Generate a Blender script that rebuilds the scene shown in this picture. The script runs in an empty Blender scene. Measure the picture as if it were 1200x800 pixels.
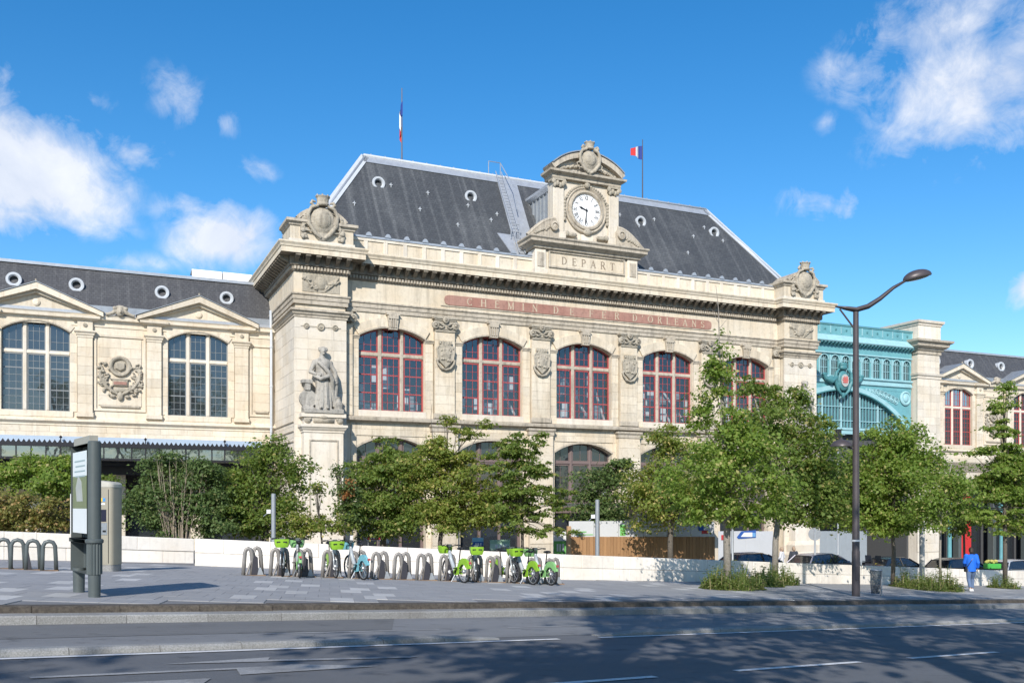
import bpy, bmesh, math, random
import numpy as np
from mathutils import Vector, Matrix, Quaternion, noise as mnoise
R = math.radians
SC = bpy.context.scene
COL = SC.collection
random.seed(7)
# ------------------------------------------------------------------ camera
# frame: eye at z = 0, +Y away from the photographer, metres.  F = focal length in photo pixels (1200 wide)
F, CXP, CYP = 1098.0, 600.0, 592.0
cam_d = bpy.data.cameras.new('camera'); cam = bpy.data.objects.new('camera', cam_d); COL.objects.link(cam)
cam.location = (0, 0, 0); cam.rotation_euler = (R(90), 0, 0)
cam_d.sensor_width = 36; cam_d.lens = F / 1200 * 36; cam_d.shift_y = (CYP - 400) / 1200
cam_d.clip_start = .05; cam_d.clip_end = 9000
SC.camera = cam
# ------------------------------------------------------------------ sky, sun, exposure
SUN_EL = R(33); SHD = Vector((.155, .988, 0)).normalized()      # horizontal direction in which shadows fall
SUN_DIR = Vector((-SHD.x * math.cos(SUN_EL), -SHD.y * math.cos(SUN_EL), math.sin(SUN_EL)))   # towards the sun
world = bpy.data.worlds.new('World'); SC.world = world; world.use_nodes = True
wn, wl = world.node_tree.nodes, world.node_tree.links
wn.clear()
w_out = wn.new('ShaderNodeOutputWorld'); w_bg = wn.new('ShaderNodeBackground')
sky = wn.new('ShaderNodeTexSky'); sky.sky_type = 'NISHITA'; sky.sun_disc = False
sky.sun_elevation = SUN_EL; sky.sun_rotation = math.atan2(SUN_DIR.x, SUN_DIR.y)
sky.altitude = 0; sky.air_density = 1.0; sky.dust_density = .3; sky.ozone_density = 2.6
w_bg.inputs['Strength'].default_value = .126
def px_dir(px, py): return Vector(((px - CXP) / F, 1, -(py - CYP) / F)).normalized()
# cumulus: soft blobs about directions of the sky dome, broken up by noise
CLOUDS = [  # px, py, half-width, half-height, weight
 (35, 212, 82, 56, 1.55), (5, 175, 42, 48, 1.4), (90, 238, 48, 32, 1.25), (20, 258, 90, 20, 1.1), (265, 287, 62, 32, 1.6), (225, 250, 48, 14, .55), (207, 115, 30, 28, .62), (262, 150, 20, 14, .42),
 (150, 177, 30, 22, .68), (296, 203, 20, 12, .55), (105, 112, 24, 12, .34), (5, 98, 18, 14, .7), (60, 292, 34, 9, .45), (160, 318, 90, 14, .4),
 (1128, 100, 80, 72, 1.25), (1095, 42, 70, 40, 1.0), (1022, 88, 50, 28, .72), (1172, 100, 60, 60, 1.25), (1110, 150, 70, 40, .85), (1180, 175, 32, 16, .6),
 (970, 238, 52, 15, .8), (965, 152, 14, 12, .5), (1196, 345, 16, 18, 1.3), (1045, 232, 28, 14, .35)]
tc = wn.new('ShaderNodeTexCoord')
def vm(op, a, b=None):
    nd = wn.new('ShaderNodeVectorMath'); nd.operation = op
    for i, q in enumerate((a, b)):
        if q is None: continue
        if isinstance(q, bpy.types.NodeSocket): wl.new(q, nd.inputs[i])
        else: nd.inputs[i].default_value = q
    return nd
def mt(op, a, b=None, c=None, clamp=False):
    nd = wn.new('ShaderNodeMath'); nd.operation = op; nd.use_clamp = clamp
    for i, q in enumerate((a, b, c)):
        if q is None: continue
        if isinstance(q, bpy.types.NodeSocket): wl.new(q, nd.inputs[i])
        else: nd.inputs[i].default_value = q
    return nd.outputs[0]
def wnoise(scale, detail, rough, off=(0, 0, 0), dist=0.0):
    ad = vm('ADD', tc.outputs['Generated'], off)
    nd = wn.new('ShaderNodeTexNoise'); nd.inputs['Scale'].default_value = scale; nd.inputs['Detail'].default_value = detail
    nd.inputs['Roughness'].default_value = rough; nd.inputs['Distortion'].default_value = dist
    wl.new(ad.outputs[0], nd.inputs['Vector']); return nd
rs = random.Random(3)
blobs = [(px_dir(a, b), c / F, d_ / F, e) for a, b, c, d_, e in CLOUDS]
for i in range(16):                                             # the same kind of clouds all round the sky
    az, el = rs.uniform(50, 310), rs.uniform(14, 50)
    blobs.append((Vector((math.sin(R(az)) * math.cos(R(el)), math.cos(R(az)) * math.cos(R(el)), math.sin(R(el)))), rs.uniform(.06, .14), rs.uniform(.03, .08), rs.uniform(.8, 1.2)))
n_warp = wnoise(7, 4, .6, (3.1, 1.7, .4))
warp = vm('MULTIPLY', vm('SUBTRACT', n_warp.outputs['Color'], (.5, .5, .5)).outputs[0], (.07, .07, .07))
wdir = vm('ADD', tc.outputs['Generated'], warp.outputs[0]).outputs[0]
field = None
for c, sx, sz, wt in blobs:
    q = vm('MULTIPLY', vm('SUBTRACT', wdir, tuple(c)).outputs[0], (1 / sx, 1 / sx, 1 / sz))
    ln = vm('LENGTH', q.outputs[0]).outputs['Value']
    fa = mt('MULTIPLY', mt('SUBTRACT', 1.0, mt('MULTIPLY', ln, .72), clamp=True), wt)
    field = fa if field is None else mt('MAXIMUM', field, fa)
n1 = wnoise(9, 10, .62, (1.3, .2, 5.1), .3)
n2 = wnoise(26, 9, .66, (4.3, 2.2, .1), .8)
den = mt('ADD', field, mt('MULTIPLY', mt('SUBTRACT', n1.outputs[0], .5), 2.0))
den = mt('ADD', den, mt('MULTIPLY', mt('SUBTRACT', n2.outputs[0], .5), 1.25))
den = mt('MULTIPLY', den, mt('GREATER_THAN', field, .001))
msk = mt('MULTIPLY', mt('SMOOTHSTEP', den, .22, .95) if False else mt('MULTIPLY', mt('SUBTRACT', den, .18, clamp=True), 1.15, clamp=True), .93)
soft = mt('MULTIPLY', field, 3.0, clamp=True)
msk = mt('MULTIPLY', msk, soft)
ccol = wn.new('ShaderNodeMix'); ccol.data_type = 'RGBA'
ccol.inputs['A'].default_value = (3.9, 4.35, 5.3, 1); ccol.inputs['B'].default_value = (6.2, 6.3, 6.5, 1)
wl.new(mt('MULTIPLY', mt('SUBTRACT', n1.outputs[0], .3, clamp=True), 2.2, clamp=True), ccol.inputs['Factor'])
skyc = wn.new('ShaderNodeHueSaturation'); skyc.inputs['Saturation'].default_value = 1.375; skyc.inputs['Value'].default_value = 1.02; wl.new(sky.outputs[0], skyc.inputs['Color'])      # deep clear-day blue
wmix = wn.new('ShaderNodeMix'); wmix.data_type = 'RGBA'
wl.new(msk, wmix.inputs['Factor']); wl.new(skyc.outputs[0], wmix.inputs['A']); wl.new(ccol.outputs['Result'], wmix.inputs['B'])
wl.new(wmix.outputs['Result'], w_bg.inputs['Color']); wl.new(w_bg.outputs[0], w_out.inputs[0])
sun_d = bpy.data.lights.new('sun', 'SUN'); sun_d.energy = 4.25; sun_d.angle = R(.5); sun_d.color = (1, .945, .87)
sun = bpy.data.objects.new('sun', sun_d); COL.objects.link(sun)
sun.rotation_euler = SUN_DIR.to_track_quat('Z', 'Y').to_euler(); sun.location = SUN_DIR * 200
vs = SC.view_settings; vs.view_transform = 'Standard'; vs.look = 'None'; vs.gamma = 1; vs.exposure = .46; vs.use_curve_mapping = False
SC.render.engine = 'CYCLES'; SC.cycles.use_denoising = True; SC.cycles.max_bounces = 6; SC.cycles.transparent_max_bounces = 12
# ------------------------------------------------------------------ helpers
OFF = {}
class MB:
    """collects polygons of one mesh"""
    def __init__(s): s.v = []; s.f = []
    def add(s, vs_, fs):
        b = len(s.v); s.v += [tuple(p) for p in vs_]; s.f += [tuple(i + b for i in f) for f in fs]; return s
    def box(s, x0, x1, y0, y1, z0, z1):
        return s.add([(x0,y0,z0),(x1,y0,z0),(x1,y1,z0),(x0,y1,z0),(x0,y0,z1),(x1,y0,z1),(x1,y1,z1),(x0,y1,z1)],
                     [(0,3,2,1),(4,5,6,7),(0,1,5,4),(1,2,6,5),(2,3,7,6),(3,0,4,7)])
    def cbox(s, x0, x1, y0, y1, z0, z1, c=.02):
        """box with a chamfered outline seen from the front (-y)"""
        a = [(x0,z0),(x1,z0),(x1,z1),(x0,z1)]; b = [(x0+c,z0+c),(x1-c,z0+c),(x1-c,z1-c),(x0+c,z1-c)]
        vv = [(x,y1,z) for x,z in a] + [(x,y0+c,z) for x,z in a] + [(x,y0,z) for x,z in b]
        ff = [(8,9,10,11)]
        for i in range(4):
            j = (i+1) % 4; ff += [(4+i,4+j,8+j,8+i),(i,j,4+j,4+i)]
        return s.add(vv, ff)
    def prism(s, pts, y0, y1):
        """polygon pts (x,z), counter-clockwise seen from -y, extruded y0..y1"""
        n = len(pts)
        return s.add([(x,y0,z) for x,z in pts] + [(x,y1,z) for x,z in pts],
                     [tuple(range(n)), tuple(range(2*n-1, n-1, -1))] + [((i+1)%n, i, n+i, n+(i+1)%n) for i in range(n)])
    def hull(s, pts, lo, hi, ax):
        """polygon (two other axes) extruded along axis ax"""
        n = len(pts)
        def P(p, d_):
            q = list(p); q.insert(ax, d_); return tuple(q)
        return s.add([P(p, lo) for p in pts] + [P(p, hi) for p in pts],
                     [tuple(range(n)), tuple(range(2*n-1, n-1, -1))] + [((i+1)%n, i, n+i, n+(i+1)%n) for i in range(n)])
    def tube(s, pts, r, n=8, caps=True, flat=1.0):
        pts = [Vector(p) for p in pts]; m = len(pts)
        rr = r if isinstance(r, (list, tuple)) else [r]*m
        base = len(s.v); ref = None
        for i, p in enumerate(pts):
            t = (pts[min(i+1,m-1)] - pts[max(i-1,0)]).normalized()
            if ref is None:
                ref = t.cross(Vector((0,0,1)))
                if ref.length < .05: ref = t.cross(Vector((1,0,0)))
            ref = (ref - t*ref.dot(t)).normalized(); b2 = t.cross(ref)
            for k in range(n):
                a = 2*math.pi*k/n
                s.v.append(tuple(p + (ref*math.cos(a) + b2*math.sin(a)*flat)*rr[i]))
        for i in range(m-1):
            for k in range(n):
                k2 = (k+1) % n
                s.f.append((base+i*n+k, base+i*n+k2, base+(i+1)*n+k2, base+(i+1)*n+k))
        if caps:
            s.f.append(tuple(base+k for k in range(n-1,-1,-1))); s.f.append(tuple(base+(m-1)*n+k for k in range(n)))
        return s
    def lathe(s, prof, c=(0,0,0), n=16, ax='z', sy=1.0):
        """prof [(r, h)] turned about an axis through c"""
        base = len(s.v); m = len(prof)
        for r, h in prof:
            for k in range(n):
                a = 2*math.pi*k/n; x, y = r*math.cos(a), r*math.sin(a)*sy
                if ax == 'z': q = (c[0]+x, c[1]+y, c[2]+h)
                elif ax == 'y': q = (c[0]+x, c[1]-h, c[2]+y)
                else: q = (c[0]+h, c[1]+x, c[2]+y)
                s.v.append(q)
        for i in range(m-1):
            for k in range(n):
                k2 = (k+1) % n; s.f.append((base+i*n+k, base+i*n+k2, base+(i+1)*n+k2, base+(i+1)*n+k))
        s.f.append(tuple(base+k for k in range(n-1,-1,-1))); s.f.append(tuple(base+(m-1)*n+k for k in range(n)))
        return s
    def ell(s, c, r, nu=12, nv=8, rot=None):
        base = len(s.v); rot = rot or Matrix.Identity(3)
        for j in range(1, nv):
            th = math.pi*j/nv
            for k in range(nu):
                a = 2*math.pi*k/nu
                p = rot @ Vector((r[0]*math.sin(th)*math.cos(a), r[1]*math.sin(th)*math.sin(a), r[2]*math.cos(th)))
                s.v.append((c[0]+p.x, c[1]+p.y, c[2]+p.z))
        for q in (r[2], -r[2]):
            p = rot @ Vector((0,0,q)); s.v.append((c[0]+p.x, c[1]+p.y, c[2]+p.z))
        top = base+(nv-1)*nu
        for j in range(nv-2):
            for k in range(nu):
                k2 = (k+1) % nu; s.f.append((base+j*nu+k, base+(j+1)*nu+k, base+(j+1)*nu+k2, base+j*nu+k2))
        for k in range(nu):
            k2 = (k+1) % nu; s.f.append((top, base+k, base+k2)); s.f.append((top+1, base+(nv-2)*nu+k2, base+(nv-2)*nu+k))
        return s
    def sweep(s, path, prof, ends=True):
        """profile [(out, z)] drawn along a plan polyline; out is to the right of travel"""
        m = len(path); k = len(prof); base = len(s.v); nn = []
        for i in range(m-1):
            d_ = Vector((path[i+1][0]-path[i][0], path[i+1][1]-path[i][1])).normalized(); nn.append(Vector((d_.y, -d_.x)))
        for i, p in enumerate(path):
            if i == 0: o = nn[0]
            elif i == m-1: o = nn[-1]
            else: o = (nn[i-1]+nn[i]) / max(.2, 1+nn[i-1].dot(nn[i]))
            for q, z in prof: s.v.append((p[0]+o.x*q, p[1]+o.y*q, z))
        for i in range(m-1):
            for j in range(k-1):
                a = base+i*k+j; s.f.append((a, a+k, a+k+1, a+1))
        if ends:
            s.f.append(tuple(base+j for j in range(k))); s.f.append(tuple(base+(m-1)*k+j for j in range(k-1,-1,-1)))
        return s
    def xf(s, M):
        o = MB(); o.v = [tuple(M @ Vector(p)) for p in s.v]; o.f = list(s.f); return o
    def join(s, o, M=None): return s.add((o.xf(M) if M else o).v, o.f)
    def mesh(s, name, smooth=False):
        me = bpy.data.meshes.new(name); me.from_pydata(s.v, [], s.f); me.validate()
        bm = bmesh.new(); bm.from_mesh(me); bmesh.ops.recalc_face_normals(bm, faces=bm.faces); bm.to_mesh(me); bm.free()
        if smooth is True: me.polygons.foreach_set('use_smooth', [True]*len(me.polygons))
        elif smooth:
            me.polygons.foreach_set('use_smooth', [True]*len(me.polygons)); me.set_sharp_from_angle(angle=R(smooth))
        return me
    def build(s, name, mat, parent=None, smooth=False, label=None, kind=None):
        root = parent
        while root is not None and root.parent is not None: root = root.parent
        off = OFF.get(root.name) if root is not None else None
        if off: s.v = [(p[0]-off[0], p[1]-off[1], p[2]-off[2]) for p in s.v]
        return link(name, s.mesh(name, smooth), mat, parent, label=label, kind=kind)
def link(name, me, mat=None, parent=None, loc=None, rot=None, scl=None, label=None, kind=None):
    o = bpy.data.objects.new(name, me); COL.objects.link(o)
    if mat is not None and len(me.materials) == 0: me.materials.append(mat)
    if parent is not None: o.parent = parent
    if loc is not None: o.location = loc
    if rot is not None: o.rotation_euler = rot
    if scl is not None: o.scale = scl
    if label: o['label'] = label
    if kind: o['kind'] = kind
    return o
def tag(o, label, cat, group=None):
    o['label'] = label; o['category'] = cat
    if group: o['group'] = group
    return o
def thing(name, label, cat, loc=(0,0,0), rz=0.0, group=None, off=None):
    o = bpy.data.objects.new(name, None); COL.objects.link(o); o.empty_display_size = .3
    o.location = loc; o.rotation_euler = (0,0,rz); tag(o, label, cat, group)
    if off: OFF[o.name] = off
    return o
def copy_tree(o, parent=None):
    c = o.copy(); COL.objects.link(c); c.parent = parent
    if o.name in OFF: OFF[c.name] = OFF[o.name]
    for ch in list(o.children): copy_tree(ch, c)
    return c
def structure(o): o['kind'] = 'structure'; return o
def remesh(mb, voxel, smooth=2, name='carved'):
    """one continuous surface out of overlapping solids"""
    me = mb.mesh(name); o = bpy.data.objects.new(name, me); COL.objects.link(o)
    m = o.modifiers.new('r', 'REMESH'); m.mode = 'VOXEL'; m.voxel_size = voxel; m.use_smooth_shade = True
    if smooth: q = o.modifiers.new('s', 'SMOOTH'); q.iterations = smooth; q.factor = .5
    dg = bpy.context.evaluated_depsgraph_get()
    out = bpy.data.meshes.new_from_object(o.evaluated_get(dg)); out.name = name
    bpy.data.objects.remove(o); bpy.data.meshes.remove(me)
    out.polygons.foreach_set('use_smooth', [True]*len(out.polygons))
    return out
# ground: a plane that falls to the right and away (the bridge ramp), level far off
GX, GY, GSL, GZ0 = .7515, .66, .0568, -1.284
def gh(x, y):
    s = max(-60.0, min(110.0, GX*x + GY*y)); return GZ0 - GSL*s
def at(px, Y): return ((px - CXP)/F*Y, Y)
def on(px, Y):
    x = (px - CXP)/F*Y; return Vector((x, Y, gh(x, Y)))
def zpx(py, Y): return -(py - CYP)/F*Y
# road axes
RX, RY = .806, .592
def rd(s, t): return (RX*s - RY*t, RY*s + RX*t)
# station axes: local x along the facade, local y into the building
FA = math.atan2(1098, 2410); FO = ((345 - 600)/F*55, 55.0)
def fw(u, y, z=0.0): return Vector((FO[0] + u*math.cos(FA) - y*math.sin(FA), FO[1] + u*math.sin(FA) + y*math.cos(FA), z))
def fthing(name, label, cat, u, y, z, group=None): return thing(name, label, cat, fw(u, y, z), FA, group, (u, y, z))
# ------------------------------------------------------------------ materials
MATS = {}
class NT:
    def __init__(s, name):
        s.m = bpy.data.materials.new(name); s.m.use_nodes = True; s.t = s.m.node_tree; s.n = s.t.nodes; s.l = s.t.links
        s.b = s.n['Principled BSDF']; s.out = s.n['Material Output']; MATS[name] = s.m
    def new(s, t, **k):
        nd = s.n.new(t)
        for a, b in k.items(): setattr(nd, a, b)
        return nd
    def set(s, nd, key, val):
        if isinstance(val, bpy.types.NodeSocket): s.l.new(val, nd.inputs[key])
        else: nd.inputs[key].default_value = val
    def pos(s, scale=(1,1,1), world=True):
        g = s.new('ShaderNodeNewGeometry').outputs['Position'] if world else s.new('ShaderNodeTexCoord').outputs['Object']
        nd = s.new('ShaderNodeVectorMath', operation='MULTIPLY'); s.l.new(g, nd.inputs[0]); nd.inputs[1].default_value = scale; return nd.outputs[0]
    def noise(s, vec, scale, detail=5, rough=.55, dist=0.0):
        nd = s.new('ShaderNodeTexNoise'); s.l.new(vec, nd.inputs['Vector'])
        for a, b in (('Scale', scale), ('Detail', detail), ('Roughness', rough), ('Distortion', dist)): nd.inputs[a].default_value = b
        return nd.outputs[0]
    def ramp(s, fac, stops):
        nd = s.new('ShaderNodeValToRGB'); s.l.new(fac, nd.inputs[0]); e = nd.color_ramp.elements
        while len(e) < len(stops): e.new(.5)
        for i, (p, c) in enumerate(stops):
            e[i].position = p; e[i].color = (c, c, c, 1) if isinstance(c, (int, float)) else (*c, 1)
        return nd.outputs[0]
    def mix(s, fac, a, b, mode='MIX'):
        nd = s.new('ShaderNodeMix', data_type='RGBA', blend_type=mode)
        for k, q in (('Factor', fac), ('A', a), ('B', b)):
            if isinstance(q, bpy.types.NodeSocket): s.l.new(q, nd.inputs[k])
            elif k == 'Factor': nd.inputs[k].default_value = q
            else: nd.inputs[k].default_value = (*q, 1) if len(q) == 3 else q
        return nd.outputs['Result']
    def math(s, op, a, b=0.0, clamp=False):
        nd = s.new('ShaderNodeMath', operation=op, use_clamp=clamp)
        for i, q in enumerate((a, b)):
            if isinstance(q, bpy.types.NodeSocket): s.l.new(q, nd.inputs[i])
            else: nd.inputs[i].default_value = q
        return nd.outputs[0]
    def rand(s):
        a = s.new('ShaderNodeObjectInfo').outputs['Random']; b = s.new('ShaderNodeNewGeometry').outputs['Random Per Island']
        return s.math('FRACT', s.math('ADD', a, s.math('MULTIPLY', b, 7.31)))
    def vary(s, col, amt):
        """brightness of each piece a little different"""
        hv = s.new('ShaderNodeHueSaturation'); s.set(hv, 'Color', col)
        s.l.new(s.math('ADD', s.math('MULTIPLY', s.rand(), 2*amt), 1-amt), hv.inputs['Value']); return hv.outputs[0]
    def bump(s, h, strength=.3, dist=.02):
        nd = s.new('ShaderNodeBump'); nd.inputs['Strength'].default_value = strength; nd.inputs['Distance'].default_value = dist
        s.l.new(h, nd.inputs['Height']); s.l.new(nd.outputs[0], s.b.inputs['Normal'])
    def fin(s, col, rough=.8, metal=0.0, spec=.5):
        s.set(s.b, 'Base Color', col if isinstance(col, bpy.types.NodeSocket) else (*col, 1))
        s.set(s.b, 'Roughness', rough); s.b.inputs['Metallic'].default_value = metal; s.b.inputs['Specular IOR Level'].default_value = spec
        return s.m
def stone_mat(name, base, stain, warm, amount=.5, rough=.85, vary=.05, streak=.55):
    k = NT(name); p = k.pos(); pv = k.pos((3.0, 3.0, .22))
    n1 = k.noise(p, .55, 6, .6); n2 = k.noise(p, 5, 6, .65); n3 = k.noise(pv, 1.0, 7, .66, .5)
    c = k.mix(k.ramp(n1, [(.4, 0.), (.66, 1.)]), base, warm)
    c = k.mix(k.math('MULTIPLY', k.ramp(n3, [(.5, 0.), (.78, 1.)]), streak), c, stain)
    c = k.mix(k.math('MULTIPLY', k.ramp(n2, [(.5, 0.), (.8, 1.)]), amount), c, stain)
    c = k.vary(c, vary)
    k.bump(k.noise(p, 22, 5, .7), .25, .02)
    if name in ('carved_stone', 'statue_stone'): k.bump(k.noise(p, 13, 6, .75), .75, .06)
    return k.fin(c, rough, spec=.25)
STONE = stone_mat('limestone', (.61,.54,.43), (.30,.255,.19), (.58,.485,.355), .5, vary=.10, streak=.8)
STONE_W = stone_mat('limestone_pale', (.645,.59,.505), (.36,.32,.26), (.61,.535,.425), .42, vary=.085, streak=.65)
STONE_G = stone_mat('limestone_weathered', (.47,.415,.335), (.13,.115,.095), (.41,.355,.275), .8, streak=.85)
STONE_S = stone_mat('sooty_shaded_limestone', (.26,.225,.175), (.06,.052,.044), (.19,.16,.125), .9, streak=.8)  # soot, with the shadow under the cornice also put into the colour
STONE_Y = stone_mat('limestone_honey', (.615,.555,.455), (.36,.29,.205), (.60,.51,.385), .45, vary=.10, streak=.65)
STONE_C = stone_mat('carved_stone', (.42,.375,.30), (.13,.115,.095), (.36,.32,.25), .85, vary=.02, streak=.7)
STONE_M = stone_mat('statue_stone', (.40,.375,.33), (.12,.11,.10), (.33,.31,.27), .8, vary=.02, streak=.9)
WALLST = stone_mat('parapet_limestone', (.76,.715,.65), (.44,.40,.35), (.73,.665,.58), .4, vary=.07, streak=.55)
def plain(name, col, rough=.6, metal=0.0, dirt=.25, scale=6, spec=.4, bump=0.0, vary=0.0):
    k = NT(name); p = k.pos(world=False); n = k.noise(p, scale, 6, .65)
    c = k.mix(k.math('MULTIPLY', k.ramp(n, [(.42, 0.), (.8, 1.)]), dirt), col, tuple(q*.45 for q in col))
    if vary: c = k.vary(c, vary)
    if bump: k.bump(k.noise(p, scale*6, 4, .6), bump, .01)
    return k.fin(c, rough, metal, spec)
SLATE = None
def slate_mat(name, base, pale, run):
    k = NT(name); tc_ = k.new('ShaderNodeTexCoord').outputs['Object']; 
    mp = k.new('ShaderNodeVectorMath', operation='MULTIPLY'); k.l.new(tc_, mp.inputs[0]); mp.inputs[1].default_value = (2.3, .05, .05)
    st = k.noise(mp.outputs[0], 1.0, 5, .62); fine = k.noise(tc_, 9, 5, .7); blot = k.noise(tc_, .35, 5, .6)
    c = k.mix(k.ramp(fine, [(.3, 0.), (.75, 1.)]), base, tuple(q*1.7 for q in base))
    c = k.mix(k.math('MULTIPLY', k.ramp(st, [(.52, 0.), (.70, 1.)]), run), c, pale)
    c = k.mix(k.math('MULTIPLY', k.ramp(blot, [(.5, 0.), (.7, 1.)]), .25), c, pale)
    br = k.new('ShaderNodeTexBrick'); sp = k.new('ShaderNodeSeparateXYZ'); k.l.new(tc_, sp.inputs[0]); cb = k.new('ShaderNodeCombineXYZ')
    k.l.new(sp.outputs[0], cb.inputs[0]); k.l.new(sp.outputs[2], cb.inputs[1]); k.l.new(cb.outputs[0], br.inputs['Vector'])
    for a, b in (('Scale', 1.), ('Mortar Size', .012), ('Brick Width', .24), ('Row Height', .16), ('Color1', (1,1,1,1)), ('Color2', (.72,.72,.74,1)), ('Mortar', (.45,.45,.45,1))): br.inputs[a].default_value = b
    c = k.mix(.8, c, br.outputs['Color'], 'MULTIPLY')
    k.bump(br.outputs['Fac'], .25, .01)
    return k.fin(c, .55, 0, .4)
SLATE = slate_mat('slate', (.052,.055,.058), (.19,.195,.195), .48)
SLATE_W = slate_mat('slate_wing', (.058,.058,.060), (.17,.17,.168), .45)
ZINC = plain('zinc', (.40,.425,.46), .42, .35, .45, 2.5)
ZINC_D = plain('zinc_dark', (.30,.325,.35), .45, .3, .5, 2.5)
LEAD_W = plain('white_painted_zinc', (.46,.485,.51), .5, .0, .3, 3)
RED = plain('oxide_red_paint', (.36,.068,.066), .45, 0, .35, 5)
RED_M = stone_mat('red_marble', (.31,.155,.12), (.17,.095,.075), (.36,.21,.165), .8, .6)
LEADFR = plain('grey_lead_frame', (.20,.215,.22), .5, 0, .3)
BROWNFR = plain('brown_frame', (.17,.125,.115), .5, 0, .3)
TEAL = plain('turquoise_iron_paint', (.14,.35,.385), .45, 0, .5, 1.6)
TEAL_P = plain('pale_turquoise_iron_paint', (.30,.51,.545), .45, 0, .35, 2)
TEAL_D = plain('dark_turquoise_iron_paint', (.065,.21,.23), .45, 0, .5, 3)
IRON = plain('dark_iron', (.022,.022,.026), .5, .2, .3)
IRON_G = plain('grey_green_paint', (.085,.10,.10), .42, .1, .25, 4)
LAMPM = plain('lamp_post_paint', (.075,.063,.066), .42, .15, .35, 4)
WHITE = plain('white_paint', (.75,.75,.74), .5, 0, .2)
GOLD = plain('cream_lettering', (.50,.41,.30), .6, 0, .5, 12)
CUT = plain('cut_lettering', (.25,.20,.15), .9, 0, .3)
CLOCKW = plain('clock_enamel', (.80,.80,.79), .3, 0, .05)
BLACK = plain('black_paint', (.012,.012,.013), .4, 0, .1)
INNER = plain('interior_plaster', (.30,.30,.31), .9, 0, .2)
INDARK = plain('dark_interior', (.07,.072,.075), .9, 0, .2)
WOOD = None
def wood_mat():
    k = NT('hoarding_timber'); p = k.pos((14, 14, .9), world=False); n = k.noise(p, 1, 6, .6, .4)
    c = k.mix(n, (.24,.125,.058), (.38,.225,.11)); c = k.vary(c, .14); k.bump(n, .2, .01); return k.fin(c, .7, 0, .3)
WOOD = wood_mat()
def glass_mat(name, refl, tint, trans, rough=.03, wob=.12):
    k = NT(name); k.n.remove(k.b)
    gl = k.new('ShaderNodeBsdfGlossy'); gl.inputs['Roughness'].default_value = rough; gl.inputs['Color'].default_value = (.92,.95,1,1)
    tr = k.new('ShaderNodeBsdfTransparent'); tr.inputs['Color'].default_value = (*tint, 1)
    df = k.new('ShaderNodeBsdfDiffuse'); df.inputs['Color'].default_value = (.03,.035,.04,1)
    bp = k.new('ShaderNodeBump'); bp.inputs['Strength'].default_value = wob; bp.inputs['Distance'].default_value = .05
    k.l.new(k.noise(k.pos(), 1.3, 2, .5), bp.inputs['Height']); k.l.new(bp.outputs[0], gl.inputs['Normal'])
    m1 = k.new('ShaderNodeMixShader'); m1.inputs[0].default_value = trans; k.l.new(df.outputs[0], m1.inputs[1]); k.l.new(tr.outputs[0], m1.inputs[2])
    fr = k.new('ShaderNodeLayerWeight'); fr.inputs['Blend'].default_value = .25
    fc = k.math('ADD', k.math('MULTIPLY', fr.outputs['Fresnel'], .5), refl, clamp=True)
    m2 = k.new('ShaderNodeMixShader'); k.l.new(fc, m2.inputs[0]); k.l.new(m1.outputs[0], m2.inputs[1]); k.l.new(gl.outputs[0], m2.inputs[2])
    k.l.new(m2.outputs[0], k.out.inputs[0]); return k.m
GLASS = glass_mat('window_glass', .12, (.86,.90,.93), .92, .02, .05)
GLASS_D = glass_mat('dark_window_glass', .07, (.3,.34,.38), .25)
GLASS_W = glass_mat('leaded_window_glass', .10, (.45,.5,.6), .2)
GLASS_C = glass_mat('canopy_glass', .25, (.75,.85,.95), .35)
GLASS_A = glass_mat('car_glass', .12, (.25,.28,.3), .55, .02, .02)
def asphalt(name, base, light, sc=1.0, patch=.55):
    k = NT(name); p = k.pos(); n = k.noise(p, 130, 3, .8); b = k.noise(p, .8, 6, .6); 
    pr = k.new('ShaderNodeVectorRotate', rotation_type='Z_AXIS'); k.l.new(k.new('ShaderNodeNewGeometry').outputs['Position'], pr.inputs['Vector']); pr.inputs['Angle'].default_value = -math.atan2(RY, RX)
    sv = k.new('ShaderNodeVectorMath', operation='MULTIPLY'); k.l.new(pr.outputs[0], sv.inputs[0]); sv.inputs[1].default_value = (.05, 1.1, 1)
    tr = k.noise(sv.outputs[0], 1.0, 5, .55)
    c = k.mix(k.ramp(n, [(.35, 0.), (.75, 1.)]), base, light)
    c = k.mix(k.math('MULTIPLY', k.ramp(b, [(.45, 0.), (.7, 1.)]), patch), c, tuple(q*1.5 for q in base))
    c = k.mix(k.math('MULTIPLY', k.ramp(tr, [(.42, 0.), (.62, 1.)]), .45), c, tuple(q*1.75 for q in base))
    vo = k.new('ShaderNodeTexVoronoi', feature='DISTANCE_TO_EDGE'); ds = k.new('ShaderNodeVectorMath', operation='ADD'); nz = k.new('ShaderNodeTexNoise'); nz.inputs['Scale'].default_value = 1.6; nz.inputs['Detail'].default_value = 5; k.l.new(p, nz.inputs['Vector'])
    k.l.new(p, ds.inputs[0]); k.l.new(nz.outputs['Color'], ds.inputs[1]); k.l.new(ds.outputs[0], vo.inputs['Vector']); vo.inputs['Scale'].default_value = .42
    ck = k.math('MULTIPLY', k.ramp(vo.outputs['Distance'], [(.0, 1.), (.012, 0.)]), k.ramp(k.noise(p, .3, 3, .5), [(.5, 0.), (.58, .7)])); c = k.mix(ck, c, tuple(q*.35 for q in base))
    st = k.noise(p, 2.3, 7, .7); c = k.mix(k.math('MULTIPLY', k.ramp(st, [(.55, 0.), (.72, 1.)]), .6), c, tuple(q*.45 for q in base))
    k.bump(n, .5, .008); return k.fin(c, .82, 0, .35)
ASPH = asphalt('asphalt', (.082,.085,.092), (.155,.158,.164))
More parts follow.
